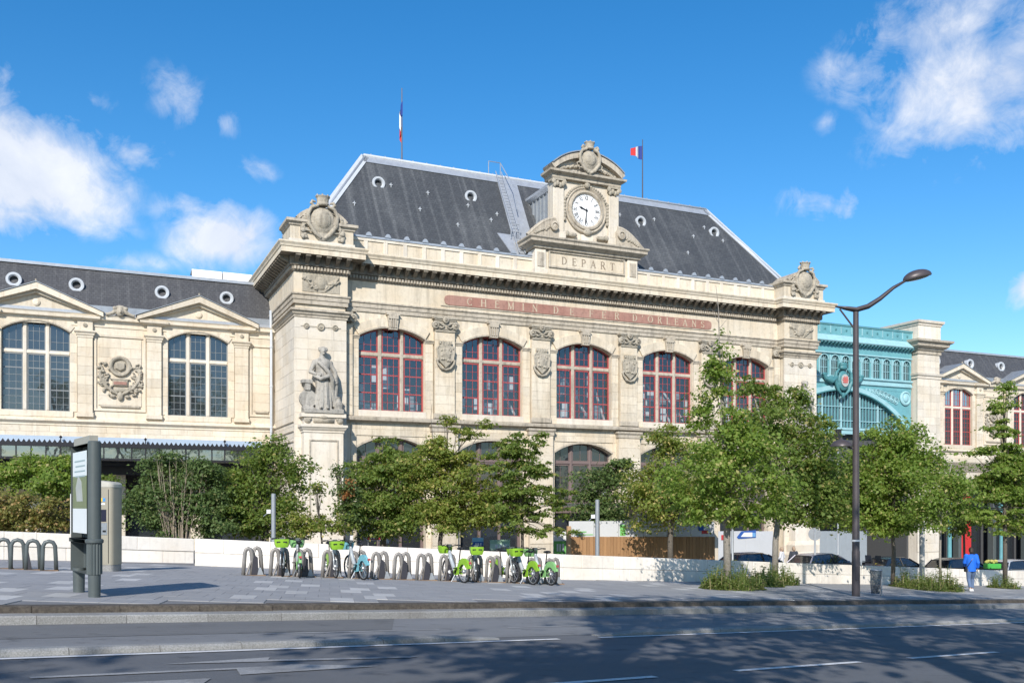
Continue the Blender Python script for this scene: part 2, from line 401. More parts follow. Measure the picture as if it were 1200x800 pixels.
ASPH_L = asphalt('worn_grey_asphalt', (.13,.132,.136), (.23,.231,.233))
ASPH_F = asphalt('forecourt_asphalt', (.10,.10,.10), (.17,.17,.17))
def granite(name, base, dark, v=.08, sc=60, dirt=(.10,.085,.07), dirtamt=.25):
    k = NT(name); p = k.pos(); n = k.noise(p, sc, 4, .75); b = k.noise(p, 1.4, 6, .65)
    c = k.mix(k.ramp(n, [(.32, 0.), (.7, 1.)]), dark, base); c = k.vary(c, v)
    c = k.mix(k.math('MULTIPLY', k.ramp(b, [(.45, 0.), (.75, 1.)]), dirtamt), c, dirt)
    k.bump(n, .35, .006); return k.fin(c, .78, 0, .3)
GRAN = granite('granite_kerb', (.36,.355,.345), (.17,.168,.16), .13, 45, dirtamt=.5)
GRAN_D = granite('stained_kerb_edge', (.13,.11,.088), (.045,.038,.032), .15, 16, (.035,.03,.025), .6)
SLAB = granite('grey_paving', (.30,.30,.305), (.25,.25,.256), .03, 90, (.15,.15,.15), .35)
SLAB_L = granite('pale_paving', (.47,.465,.455), (.39,.385,.38), .07, 90)
JOINT = granite('paving_joint', (.20,.20,.205), (.15,.15,.155), .0)
PAINT = None
def paint_mat():
    k = NT('road_paint'); p = k.pos(); n = k.noise(p, 26, 6, .75); b = k.noise(p, 3, 5, .6)
    w = k.ramp(k.math('ADD', k.math('MULTIPLY', n, .6), k.math('MULTIPLY', b, .45)), [(.55, 0.), (.68, 1.)])
    return k.fin(k.mix(w, (.62,.61,.60), (.19,.19,.195)), .75, 0, .3)
PAINT = paint_mat()
PAINT_O = granite('worn_road_paint', (.36,.36,.36), (.20,.20,.205), .0, 30, (.10,.10,.105), .7)
def leaf_mat(name, a, b, tip=None, tipamt=.1, trans=.42):
    k = NT(name); k.n.remove(k.b); rnd = k.new('ShaderNodeNewGeometry').outputs['Random Per Island']
    big = k.noise(k.pos(), 1.1, 3, .6)
    c = k.mix(k.math('ADD', k.math('MULTIPLY', rnd, .6), k.math('MULTIPLY', k.ramp(big, [(.35, 0.), (.65, 1.)]), .4)), a, b)
    if tip: c = k.mix(k.ramp(k.math('FRACT', k.math('MULTIPLY', rnd, 17.3)), [(1-tipamt-.01, 0.), (1-tipamt, 1.)]), c, tip)
    df = k.new('ShaderNodeBsdfPrincipled'); k.l.new(c, df.inputs['Base Color']); df.inputs['Roughness'].default_value = .55; df.inputs['Specular IOR Level'].default_value = .3
    tl = k.new('ShaderNodeBsdfTranslucent'); hs = k.new('ShaderNodeHueSaturation'); hs.inputs['Value'].default_value = 1.75; hs.inputs['Hue'].default_value = .485; hs.inputs['Saturation'].default_value = 1.1
    k.l.new(c, hs.inputs['Color']); k.l.new(hs.outputs[0], tl.inputs['Color'])
    m = k.new('ShaderNodeMixShader'); m.inputs[0].default_value = trans; k.l.new(df.outputs[0], m.inputs[1]); k.l.new(tl.outputs[0], m.inputs[2]); k.l.new(m.outputs[0], k.out.inputs[0]); return k.m
LF_G = leaf_mat('leaf_fresh_green', (0.104,0.179,0.032), (0.264,0.352,0.078), (0.452,0.416,0.174), .08, .5)
LF_M = leaf_mat('leaf_mid_green', (0.086,0.145,0.032), (0.221,0.289,0.068), (0.365,0.326,0.125), .07, .5)
LF_D = leaf_mat('leaf_dark_green', (0.065,0.113,0.037), (0.148,0.209,0.068), (0.236,0.247,0.107), .05, .4)
LF_Y = leaf_mat('leaf_yellowing', (0.110,0.168,0.032), (0.276,0.317,0.074), (0.494,0.426,0.164), .12, .5)
LF_T = leaf_mat('leaf_russet_tips', (0.118,0.142,0.037), (0.307,0.289,0.094), (0.408,0.287,0.125), .14, .5)
LF_B = leaf_mat('leaf_dry_orange', (.30,.14,.05), (.42,.22,.09))
GRASSM = leaf_mat('grass_blades', (.085,.135,.03), (.22,.27,.08), (.34,.30,.15), .15)
BARK = granite('bark', (.155,.135,.11), (.062,.053,.044), .06, 30, (.05,.043,.035), .4)
BARK_P = granite('pale_bark', (.33,.30,.255), (.17,.15,.125), .04, 24, (.14,.12,.10), .4)
TWIG = granite('bare_twig', (.36,.30,.225), (.22,.18,.135), .05)
TYRE = plain('tyre_rubber', (.02,.02,.021), .8, 0, .3)
METAL = plain('brushed_metal', (.45,.46,.47), .35, .7, .2)
GREYP = plain('galvanised_steel', (.33,.35,.37), .45, .4, .25)
# ------------------------------------------------------------------ ground, road, kerbs, paving
def sheet(name, pts_st, mat, dz, axes=rd):
    m = MB(); vv = []
    for s_, t_ in pts_st:
        x, y = axes(s_, t_); vv.append((x, y, gh(x, y) + dz))
    m.add(vv, [tuple(range(len(vv)))]); return m
def grid_sheet(name, ss, ts, mat, dz, axes=rd):
    m = MB(); vv = []; ff = []
    for s_ in ss:
        for t_ in ts:
            x, y = axes(s_, t_); vv.append((x, y, gh(x, y) + dz))
    n = len(ts)
    for i in range(len(ss)-1):
        for j in range(n-1): ff.append((i*n+j, (i+1)*n+j, (i+1)*n+j+1, i*n+j+1))
    m.add(vv, ff); return structure(m.build(name, mat))
def grad_axes(s_, t_): return (GX*s_ - GY*t_, GY*s_ + GX*t_)
grid_sheet('ground', [-4000, -60, 110, 4000], [-4000, -200, 200, 4000], ASPH_F, -.32, grad_axes)
ROAD_DZ = -.24
KT0, KT1 = 15.1, 15.5                       # kerb face and back edge (road coordinate t)
grid_sheet('road', list(range(-60, 101, 10)), [-14, 15.1], ASPH, ROAD_DZ)
grid_sheet('bus_lane', list(range(-60, 101, 10)), [11.93, 15.1], ASPH_L, ROAD_DZ + .004)
# resurfaced patches on the lane by the kerb
for s0, s1, t0, t1 in ((-6, 7.4, 13.35, 15.08),):
    structure(sheet('asphalt_patch', [(s0, t0), (s1, t0), (s1+1.0, t1), (s0, t1)], ASPH_F, ROAD_DZ + .008).build('asphalt_patch', ASPH_F))
# painted markings
def paint(name, pts, dz=ROAD_DZ + .009): return structure(sheet(name, pts, PAINT, dz).build(name, PAINT if 'arrow' not in name and 'hatch' not in name and 'bus' not in name else PAINT_O))
paint('edge_line', [(-40, 11.42), (9.35, 11.42), (9.35, 11.54), (-40, 11.54)])
paint('edge_line', [(10.2, 11.42), (80, 11.42), (80, 11.54), (10.2, 11.54)])
for s0, s1 in ((5.7, 7.85), (9.26, 11.95), (13.2, 15.85), (17.2, 19.8), (21.2, 23.8), (25.2, 27.8), (29.2, 31.8)):
    paint('lane_dash', [(s0, 7.79), (s1, 7.79), (s1, 7.91), (s0, 7.91)])
for s0, s1 in ((5.2, 8.2), (9.6, 12.8), (16.5, 19.6), (22, 25)):
    paint('bus_lane_dash', [(s0, 13.15), (s1, 13.15), (s1, 13.25), (s0, 13.25)])
# direction arrow and hatch at the left
paint('direction_arrow', [(1.6, 9.97), (3.6, 9.93), (3.5, 9.55), (5.2, 9.66), (4.3, 10.12), (4.2, 10.04), (1.6, 10.08)])
paint('direction_arrow', [(3.0, 10.55), (5.9, 10.2), (6.1, 10.3), (4.2, 10.55), (4.3, 10.75)])
paint('painted_hatch', [(-2, 8.7), (2.75, 8.75), (3.15, 9.42), (-2, 9.55)])
grid_sheet('quay_pavement', list(range(-60, 101, 10)), [-22, -1.2], ASPH_F, -.10)
# divider islands of granite between bus lane and road
def divider(s0, s1, label):
    root = bpy.data.objects.new('road_divider', None); COL.objects.link(root); structure(root)
    n = max(1, round((s1-s0)/1.0)); L = (s1-s0)/n
    for i in range(n):
        a, b = s0+i*L+.004, s0+(i+1)*L-.004; j = random.uniform(-.006, .006)
        prof = [(11.64, -.02), (11.65, .05), (11.69, .075), (11.85, .075), (11.89, .05), (11.90, -.02)]
        m = MB(); k = len(prof)
        for q in (a, b):
            tip = .35 if (q == a and i == 0 and s0 > 0) or (q == b and i == n-1) else 1
            for t_, z in prof:
                x, y = rd(q, 11.77 + (t_-11.77)*(.5+.5*tip)); m.v.append((x, y, gh(x, y) + ROAD_DZ + z*tip + j))
        m.f = [(q, q+1, k+q+1, k+q) for q in range(k-1)] + [tuple(range(k-1, -1, -1)), tuple(range(k, 2*k))]
        m.build('granite_stone', GRAN, root)
    return root
divider(-16, 8.35, ''); divider(10.35, 52, '')
# stepped kerb: granite stones with a stained upper edge
kerb = bpy.data.objects.new('kerb', None); COL.objects.link(kerb); structure(kerb)
for i in range(-12, 44):
    a, b = i*1.25+.004, (i+1)*1.25-.004; j = random.uniform(-.004, .004)
    m = MB(); prof = [(KT0, ROAD_DZ-.06), (KT0, -.125), (KT0+.02, -.105), (KT1+.02, -.10), (KT1+.02, ROAD_DZ-.06)]; k = len(prof)
    for q in (a, b):
        for t_, z in prof:
            x, y = rd(q, t_); m.v.append((x, y, gh(x, y) + z + j))
    m.f = [(q, q+1, k+q+1, k+q) for q in range(k-1)] + [tuple(range(k-1, -1, -1)), tuple(range(k, 2*k))]
    m.build('kerb_stone', GRAN, kerb)
    m = MB(); prof = [(KT1, -.11), (KT1+.015, -.012), (KT1+.05, .006), (KT1+.30, .006), (KT1+.30, -.11)]
    for q in (a, b):
        for t_, z in prof:
            x, y = rd(q, t_); m.v.append((x, y, gh(x, y) + z + j))
    m.f = [(q, q+1, k+q+1, k+q) for q in range(k-1)] + [tuple(range(k-1, -1, -1)), tuple(range(k, 2*k))]
    if i < 5 or 1: m.build('edging_stone', GRAN_D if True else GRAN, kerb)
# low wall path (world xy)
def gpt(px, py):
    k_, v_ = (px-CXP)/F, (py-CYP)/F; Y = -GZ0/(v_ - GSL*GX*k_ - GSL*GY); return (k_*Y, Y)
WPATH_A = [(-22.0, 26.0), (-16.2, 29.9), (-11.4, 33.6)]
WPATH_B = [(-10.7, 31.6), (1.75, 33.0), (7.7, 36.9), (15.2, 42.0), (28.5, 52.0), (44, 63)]
pm_ = MB(); pl_ = [rd(-60, KT1+.3), rd(-10, KT1+.3), rd(20, KT1+.3), rd(60, KT1+.3), (44.2, 63.2), *[(x+.1, y+.2) for x, y in WPATH_B[::-1][1:]], *[(x+.1, y+.2) for x, y in WPATH_A[::-1]], (-50, 12)]
pm_.add([(x, y, gh(x, y)-.012) for x, y in pl_], [tuple(range(len(pl_)))]); plaza = structure(pm_.build('plaza', JOINT))
# forecourt behind the wall
m = MB(); pts = [(-60, 26)] + WPATH_A[:1] + WPATH_A[1:] + WPATH_B[0:] + [(90, 95), (60, 140), (-90, 90)]
m.add([(x, y, gh(x, y) - .15) for x, y in pts], [tuple(range(len(pts)))]); structure(m.build('forecourt', ASPH_F))
# paving slabs: 300 nearest as single stones, the rest as one part
def wall_y(x):
    P = [(-40, 15)] + WPATH_A[:2] + [(-10.7, 31.6)] + WPATH_B[1:]
    for (x0, y0), (x1, y1) in zip(P, P[1:]):
        if x0 <= x <= x1: return y0 + (y1-y0)*(x-x0)/(x1-x0)
    return 20
SA = R(11); e1 = (math.cos(SA), math.sin(SA)); e2 = (-math.sin(SA), math.cos(SA)); SL, SD = .46, .92
cells = []
for j in range(0, 62):
    for i in range(-70, 110):
        a = i*SL + (.23 if j % 2 else 0); b = 7 + j*SD
        cs = [(e1[0]*p + e2[0]*q, e1[1]*p + e2[1]*q) for p, q in ((a, b), (a+SL, b), (a+SL, b+SD), (a, b+SD))]
        cx_, cy_ = sum(c[0] for c in cs)/4, sum(c[1] for c in cs)/4
        if not (-27 < cx_ < 44): continue
        if min(-RY*x + RX*y for x, y in cs) < KT1+.31 or max(y - wall_y(x) for x, y in cs) > .25: continue
        if abs(cx_/cy_) > .62: continue
        cells.append((math.hypot(cx_, cy_), a, b, (i*5 + j*8 + (j//3)*2) % 13 in (0, 6)))
cells.sort(); rs = random.Random(11)
rest = MB(); rest_l = MB(); cache = {}
def slab_mb(tilt):
    m = MB(); g = .004
    return m.cbox(g, SL-g, 0, .03, g, SD-g, .004)
unit = {}
for mat, nm in ((SLAB, 'a'), (SLAB_L, 'b')):
    mm = MB(); g = .0025; c = .002
    mm.add([(g,g,-.03),(SL-g,g,-.03),(SL-g,SD-g,-.03),(g,SD-g,-.03),(g,g,-c),(SL-g,g,-c),(SL-g,SD-g,-c),(g,SD-g,-c),(g+c,g+c,0),(SL-g-c,g+c,0),(SL-g-c,SD-g-c,0),(g+c,SD-g-c,0)],
           [(8,9,10,11)] + [(4+i,4+(i+1)%4,8+(i+1)%4,8+i) for i in range(4)] + [(i,(i+1)%4,4+(i+1)%4,4+i) for i in range(4)])
    unit[nm] = mm; unit[nm+'me'] = mm.mesh('paving_slab'); unit[nm+'me'].materials.append(mat)
nrm = Vector((GSL*GX, GSL*GY, 1)).normalized(); q0 = Vector((0,0,1)).rotation_difference(nrm)
qs = q0 @ Quaternion((0,0,1), SA)
for k_, (dd, a, b, pl_) in enumerate(cells):
    x, y = e1[0]*a + e2[0]*b, e1[1]*a + e2[1]*b
    pale = pl_ and rs.random() < .72; dz = rs.uniform(-.0015, .0015)
    nm = 'b' if pale else 'a'
    if k_ < 300:
        o = link('paving_slab', unit[nm+'me'], None, plaza, (x, y, gh(x, y)+dz)); o.rotation_mode = 'QUATERNION'; o.rotation_quaternion = qs
    else:
        M = Matrix.Translation((x, y, gh(x, y)+dz)) @ qs.to_matrix().to_4x4()
        (rest_l if pale else rest).join(unit[nm], M)
rest.build('paving_field', SLAB, plaza, kind='stuff'); rest_l.build('pale_paving_field', SLAB_L, plaza, kind='stuff')
# drain line across the plaza
# ------------------------------------------------------------------ low limestone wall
def low_wall(path, label, h0, h1, gap=False, thick=.42):
    x0, y0 = path[0]; root = thing('low_stone_wall', label, 'wall', (x0, y0, gh(x0, y0)), off=(x0, y0, gh(x0, y0)))
    tot = sum(math.dist(p, q) for p, q in zip(path, path[1:])); run = 0
    for (ax, ay), (bx, by) in zip(path, path[1:]):
        L = math.dist((ax, ay), (bx, by)); d_ = ((bx-ax)/L, (by-ay)/L); nn = (d_[1], -d_[0])   # outward = towards the street
        for course in (0, 1):
            p = 0; first = True
            while p < L - .01:
                w_ = random.uniform(1.45, 1.9) if not (first and course) else random.uniform(.7, 1.0)
                first = False
                if L - (p+w_) < .6: w_ = L - p
                a, b = p + .004, p + w_ - .004; m = MB(); c = .012; jt = random.uniform(-.004, .004)
                rec = .03 if (gap and course == 0) else 0
                vv = []
                for oo in (0, thick):
                    for q in (a, b):
                        x = ax + d_[0]*q - nn[0]*(oo + (rec if oo == 0 else 0) + jt); y = ay + d_[1]*q - nn[1]*(oo + (rec if oo == 0 else 0) + jt)
                        f_ = (run + q)/tot; H = h0 + (h1-h0)*f_
                        zb = gh(x, y) - .25; zm = gh(x, y) + H*.47; zt = gh(x, y) + H
                        lo, hi = (zb, zm - .004) if course == 0 else (zm + .004, zt)
                        vv.append((x, y, lo)); vv.append((x, y, hi))
                # front face inset for a chamfer
                A = [Vector(vv[0]), Vector(vv[2]), Vector(vv[3]), Vector(vv[1])]; cen = sum(A, Vector())/4
                fr = []
                for q_ in A:
                    du = Vector((d_[0], d_[1], 0)); s1 = 1 if (q_-cen).dot(du) < 0 else -1; s2 = 1 if q_.z < cen.z else -1
                    fr.append(q_ + du*c*s1 + Vector((0,0,c*s2)) + Vector((nn[0], nn[1], 0))*c)
                B = [Vector(vv[4]), Vector(vv[6]), Vector(vv[7]), Vector(vv[5])]
                m.add(A + fr + B, [(4,5,6,7)] + [(i,(i+1)%4,4+(i+1)%4,4+i) for i in range(4)] + [(i,8+i,8+(i+1)%4,(i+1)%4) for i in range(4)] + [(8,11,10,9)])
                m.build('stone_block', WALLST, root); p += w_
        run += L
    return root
low_wall(WPATH_A, 'low white limestone wall receding behind the ticket kiosk on the left', .92, .86, gap=True)
low_wall(WPATH_B, 'long low white limestone wall behind the bikes and the street trees', .90, .76)
# ------------------------------------------------------------------ station: shared pieces
def fpx(px, py, y):
    """photo point on the plane y (station axes) -> (u, z)"""
    k_ = (px-CXP)/F; d0, d1, n0, n1 = math.cos(FA), math.sin(FA), -math.sin(FA), math.cos(FA)
    u = (k_*(FO[1]+y*n1) - FO[0] - y*n0)/(d0 - k_*d1); Y = FO[1] + u*d1 + y*n1
    return u, -(py-CYP)/F*Y
def arcz(x, c, hw, spring, rise):
    r = (hw*hw + rise*rise)/(2*rise); return spring + rise - r + math.sqrt(max(0, r*r - (x-c)**2))
def arc_pts(c, hw, spring, rise, n=18, off=0.0):
    r = (hw*hw + rise*rise)/(2*rise); zc = spring + rise - r; a = math.asin(min(1, hw/r)); r += off
    return [(c + r*math.sin(-a + 2*a*i/n), zc + r*math.cos(-a + 2*a*i/n)) for i in range(n+1)]
def arch_wall(m, x0, x1, z0, z1, c, hw, oz0, spring, rise, y, depth, n=18):
    """front wall with one arched opening and its reveals"""
    def q(a, b, lo, hi): m.add([(a,y,lo),(b,y,lo),(b,y,hi),(a,y,hi)], [(0,1,2,3)])
    q(x0, c-hw, z0, z1); q(c+hw, x1, z0, z1)
    if oz0 > z0: q(c-hw, c+hw, z0, oz0)
    P = arc_pts(c, hw, spring, rise, n)
    for (ax, az), (bx, bz) in zip(P, P[1:]):
        m.add([(ax,y,az),(bx,y,bz),(bx,y,z1),(ax,y,z1)], [(0,1,2,3)])
        m.add([(ax,y,az),(bx,y,bz),(bx,y+depth,bz),(ax,y+depth,az)], [(0,1,2,3)])
    for xx in (c-hw, c+hw): m.add([(xx,y,oz0),(xx,y,spring),(xx,y+depth,spring),(xx,y+depth,oz0)], [(0,1,2,3)])
    m.add([(c-hw,y,oz0),(c+hw,y,oz0),(c+hw,y+depth,oz0),(c-hw,y+depth,oz0)], [(0,1,2,3)])
def arch_ring(m, c, hw, spring, rise, w, y0, y1, n=18):
    A, B = arc_pts(c, hw, spring, rise, n), arc_pts(c, hw, spring, rise, n, w)
    for i in range(n):
        m.add([(A[i][0],y0,A[i][1]),(A[i+1][0],y0,A[i+1][1]),(B[i+1][0],y0,B[i+1][1]),(B[i][0],y0,B[i][1])], [(0,1,2,3)])
        m.add([(B[i][0],y0,B[i][1]),(B[i+1][0],y0,B[i+1][1]),(B[i+1][0],y1,B[i+1][1]),(B[i][0],y1,B[i][1])], [(0,1,2,3)])
        m.add([(A[i][0],y0,A[i][1]),(A[i+1][0],y0,A[i+1][1]),(A[i+1][0],y1,A[i+1][1]),(A[i][0],y1,A[i][1])], [(0,1,2,3)])
    for i in (0, n): m.add([(A[i][0],y0,A[i][1]),(B[i][0],y0,B[i][1]),(B[i][0],y1,B[i][1]),(A[i][0],y1,A[i][1])], [(0,1,2,3)])
def window(parent, c, hw, z0, spring, rise, y, mat_stone, mat_sash, mat_glass, transom, mull=.24, cols=(-1,1), grid=(3,3,6), sw=.085, label=None, bars=()):
    """mullioned window: stone cross-bars (part) with sashes and panes (sub-parts)"""
    m = MB(); xs = [c-hw] + [c + q*hw/3 for q in cols] + [c+hw]
    for q in cols:
        x = c + q*hw/3; m.cbox(x-mull/2, x+mull/2, y-.12, y+.10, z0, arcz(x, c, hw, spring, rise)+.01, .05)
    m.cbox(c-hw, c+hw, y-.10, y+.09, transom-mull*.5, transom+mull*.5, .05)
    win = m.build('window', mat_stone, parent, label=label)
    for k_ in range(len(xs)-1):
        a = xs[k_] + (mull/2 if k_ > 0 else 0); b = xs[k_+1] - (mull/2 if k_ < len(xs)-2 else 0)
        for lo, hi in ((z0, transom-mull*.5), (transom+mull*.5, None)):
            s_ = MB(); yy0, yy1 = y-.045, y+.045
            def top(x): return hi if hi is not None else arcz(x, c, hw, spring, rise)
            n = 8 if hi is None else 1
            X = [a + (b-a)*i/n for i in range(n+1)]
            # frame
            for xx, d_ in ((a, 1), (b, -1)): s_.box(min(xx, xx+d_*sw), max(xx, xx+d_*sw), yy0, yy1, lo, min(top(xx), top(xx+d_*sw)))
            s_.box(a+sw, b-sw, yy0, yy1, lo, lo+sw)
            for p, q in zip(X, X[1:]):
                s_.add([(p,yy0,top(p)-sw),(q,yy0,top(q)-sw),(q,yy0,top(q)),(p,yy0,top(p)),(p,yy1,top(p)-sw),(q,yy1,top(q)-sw),(q,yy1,top(q)),(p,yy1,top(p))],
                       [(0,1,2,3),(7,6,5,4),(0,4,5,1),(2,6,7,3)])
            nc = grid[0]; nr = grid[1] if hi is None else grid[2]; t_ = .012
            for i in range(1, nc):
                x = a + (b-a)*i/nc; s_.box(x-t_, x+t_, y-.02, y+.02, lo+sw, top(x)-sw)
            H = (max(top(a), top((a+b)/2), top(b)) if hi is None else hi) - lo
            for i in range(1, nr):
                z = lo + H*i/nr
                if hi is None and z > min(top(a), top(b))-sw: 
                    continue
                th = t_ if (hi is None or i not in bars) else .035
                s_.box(a+sw, b-sw, y-.022 if th > .02 else y-.018, y+.022, z-th, z+th)
            s_.build('sash', mat_sash, win)
            g = MB(); pts = [(a+.02, lo+.02), (b-.02, lo+.02)] + [(min(max(x, a+.02), b-.02), top(x)-.02) for x in reversed(X)]
            g.add([(p, y+.005, q) for p, q in pts], [tuple(range(len(pts)))]); g.build('pane', mat_glass, win)
    return win
BLK = {}
def block_mesh(w, h, dep, mat, c=.007):
    key = (round(w,2), round(h,2), round(dep,3), mat.name)
    if key not in BLK:
        me = MB().cbox(-w/2+.003, w/2-.003, 0, dep, -h/2+.003, h/2-.003, c).mesh('stone_block'); me.materials.append(mat); BLK[key] = me
    return BLK[key]
def blocks(parent, x0, x1, z0, z1, y, mat, ch=.56, bw=1.3, dep=.06, face='front', name='stone_block', skip=None):
    """ashlar: every stone an object of its own; y is the front of the stones"""
    root = parent
    while root.parent is not None: root = root.parent
    off = OFF[root.name]; n = max(1, round((z1-z0)/ch)); h = (z1-z0)/n
    for j in range(n):
        k_ = max(1, round((x1-x0)/bw)); w = (x1-x0)/k_
        edges = [x0 + w*i for i in range(k_+1)]
        if k_ > 1 and j % 2: edges = [x0] + [x0 + w*(i+.5) for i in range(k_)] + [x1]
        for a, b in zip(edges, edges[1:]):
            zc = z0 + h*(j+.5); xc = (a+b)/2
            if skip and skip(a, b, zc-h/2, zc+h/2): continue
            jt = random.uniform(-.004, .004)
            if face == 'front': loc, rot = (xc-off[0], y+jt-off[1], zc-off[2]), None
            elif face == 'left': loc, rot = (y+jt-off[0], xc-off[1], zc-off[2]), (0, 0, -math.pi/2)
            link(name, block_mesh(b-a, h, dep, mat), None, parent, loc, rot)
# serif capitals as strokes
def letter(ch):
    m = []; T, N = .15, .075
    def seg(x0, z0, x1, z1, w):
        d_ = Vector((x1-x0, z1-z0)).normalized(); p = Vector((-d_.y, d_.x))*w/2
        m.append([(x0+p.x, z0+p.y), (x0-p.x, z0-p.y), (x1-p.x, z1-p.y), (x1+p.x, z1+p.y)])
    def ser(x, z, w=.26): seg(x-w/2, z, x+w/2, z, .05)
    def stem(x, z0=.0, z1=1.0): seg(x, z0, x, z1, T); ser(x, z0+.025); ser(x, z1-.025)
    def arc(cx, cz, rx, rz, a0, a1, n=14):
        P = []
        for i in range(n+1):
            a = R(a0 + (a1-a0)*i/n); wd = (N + (T-N)*abs(math.cos(a)))/2
            P.append(((cx+(rx+wd)*math.cos(a), cz+(rz+wd*.7)*math.sin(a)), (cx+(rx-wd)*math.cos(a), cz+(rz-wd*.7)*math.sin(a))))
        for p, q in zip(P, P[1:]): m.append([p[0], p[1], q[1], q[0]])
    W = .75
    if ch == 'C': arc(.42, .5, .34, .45, 50, 310); seg(.66, .72, .66, .98, .05); seg(.66, .02, .66, .26, .05); W = .78
    elif ch == 'H': stem(.14); stem(.68); seg(.14, .52, .68, .52, N); W = .84
    elif ch == 'E': stem(.14); seg(.14, .965, .6, .965, N); seg(.14, .52, .48, .52, N); seg(.14, .035, .62, .035, N); seg(.6, .78, .6, 1, .05); seg(.62, 0, .62, .24, .05); seg(.48, .42, .48, .62, .045); W = .68
    elif ch == 'F': stem(.14); seg(.14, .965, .6, .965, N); seg(.14, .52, .48, .52, N); seg(.6, .78, .6, 1, .05); seg(.48, .42, .48, .62, .045); W = .64
    elif ch == 'L': stem(.14); seg(.14, .035, .6, .035, N); seg(.6, 0, .6, .26, .05); W = .66
    elif ch == 'I': stem(.14); W = .3
    elif ch == 'M': seg(.14, 0, .14, 1, N); ser(.14, .025); seg(.14, .97, .48, .05, T); seg(.48, .05, .82, .97, N); seg(.82, 0, .82, 1, T); ser(.82, .025); ser(.1, .975, .2); ser(.86, .975, .2); W = .98
    elif ch == 'N': seg(.14, 0, .14, 1, N); ser(.14, .025); seg(.14, .95, .7, .05, T); seg(.7, 0, .7, 1, N); ser(.7, .975); ser(.1, .975, .2); W = .86
    elif ch == 'D': stem(.14); arc(.26, .5, .42, .46, -90, 90); seg(.14, .965, .28, .965, N); seg(.14, .035, .28, .035, N); W = .84
    elif ch == 'R': stem(.14); arc(.36, .74, .2, .225, -90, 90); seg(.14, .965, .38, .965, N); seg(.14, .515, .38, .515, N); seg(.36, .5, .66, .03, T); ser(.68, .025, .2); W = .76
    elif ch == 'P': stem(.14); arc(.36, .72, .22, .245, -90, 90); seg(.14, .965, .38, .965, N); seg(.14, .475, .38, .475, N); W = .68
    elif ch == 'O': arc(.45, .5, .37, .46, 0, 360, 24); W = .92
    elif ch == 'A': seg(.08, .02, .4, .98, N); seg(.4, .98, .72, .02, T); seg(.2, .34, .6, .34, N); ser(.08, .025, .22); ser(.72, .025); W = .82
    elif ch == 'S': arc(.33, .73, .21, .23, 40, 270, 12); arc(.33, .27, .23, .23, -140, 90, 12); seg(.52, .74, .52, .96, .05); seg(.09, .04, .09, .26, .05); W = .66
    elif ch == 'T': stem(.36, 0, .98); seg(.04, .965, .68, .965, N); seg(.04, .76, .04, 1, .05); seg(.68, .76, .68, 1, .05); W = .74
    elif ch == 'V': seg(.08, .98, .4, .02, T); seg(.4, .02, .72, .98, N); ser(.08, .975); ser(.72, .975, .2); W = .8
    elif ch == 'X': seg(.08, .98, .66, .02, T); seg(.08, .02, .66, .98, N); ser(.1, .025, .2); ser(.66, .025, .2); ser(.1, .975, .2); ser(.66, .975, .2); W = .76
    elif ch == "'": seg(.1, 1.0, .06, .72, .09); W = .2
    elif ch == ' ': W = .55
    return m, W
def lettering(parent, text, x0, x1, z, h, y, mat, name='letter', dep=.02):
    L = [(c, *letter(c)) for c in text]; tot = sum(w for _, _, w in L)
    gap = ((x1-x0)/h - tot)/max(1, len(L)-1); x = x0
    for c, polys, w in L:
        if polys:
            m = MB()
            for i, P in enumerate(polys):
                e = .0006*i
                m.prism([(x+p*h, z+q*h) for p, q in P], y-e, y+dep)
            m.build(name, mat, parent)
        x += (w+gap)*h
# carved pieces
def cartouche(w, h, seed=0, crown=True, leaves=True, voxel=.03):
    """upright coat of arms: bossed shield, scrolled frame, crown and foliage. base at z=0, front towards -y"""
    r_ = random.Random(seed); m = MB()
    m.ell((0, -.05, h*.45), (w*.29, .22, h*.28)); m.ell((0, -.18, h*.46), (w*.19, .19, h*.19)); m.ell((0, 0, h*.16), (w*.16, .14, h*.14))
    for s_ in (-1, 1):
        m.tube([(s_*w*.04, -.10, h*.08), (s_*w*.16, -.14, h*.16), (s_*w*.30, -.14, h*.34), (s_*w*.33, -.14, h*.55), (s_*w*.26, -.16, h*.70), (s_*w*.10, -.14, h*.76)], [.08, .11, .12, .12, .11, .08], 8)
        m.tube([(s_*w*.20, -.14, h*.74), (s_*w*.27, -.16, h*.79), (s_*w*.24, -.16, h*.84), (s_*w*.16, -.12, h*.82)], [.08, .10, .09, .06], 8)
        m.tube([(s_*w*.22, -.08, h*.2), (s_*w*.38, -.08, h*.22), (s_*w*.42, -.08, h*.32), (s_*w*.36, -.08, h*.36)], .05, 8)
        if leaves:
            for i in range(9):
                z = h*(.08+.055*i); x = s_*w*(.36 + .10*r_.random()); m.ell((x, -.03, z), (.10+.06*r_.random(), .09, .07+.04*r_.random()), 8, 6)
    if crown:
        m.lathe([(w*.13, h*.76), (w*.15, h*.80), (w*.13, h*.82), (w*.14, h*.92), (w*.17, h*.96), (w*.14, h*.97)], (0, -.06, 0), 14, sy=.8)
        for i in range(7): a = 2*math.pi*i/7; m.ell((w*.15*math.cos(a), -.06+w*.12*math.sin(a), h*.965), (.05, .05, h*.035), 6, 5)
    for i in range(6): m.ell((r_.uniform(-.15,.15)*w, -.24-.05*r_.random(), h*r_.uniform(.34,.55)), (.05, .05, .07), 6, 5)
    return remesh(m, voxel, 0, 'cartouche')
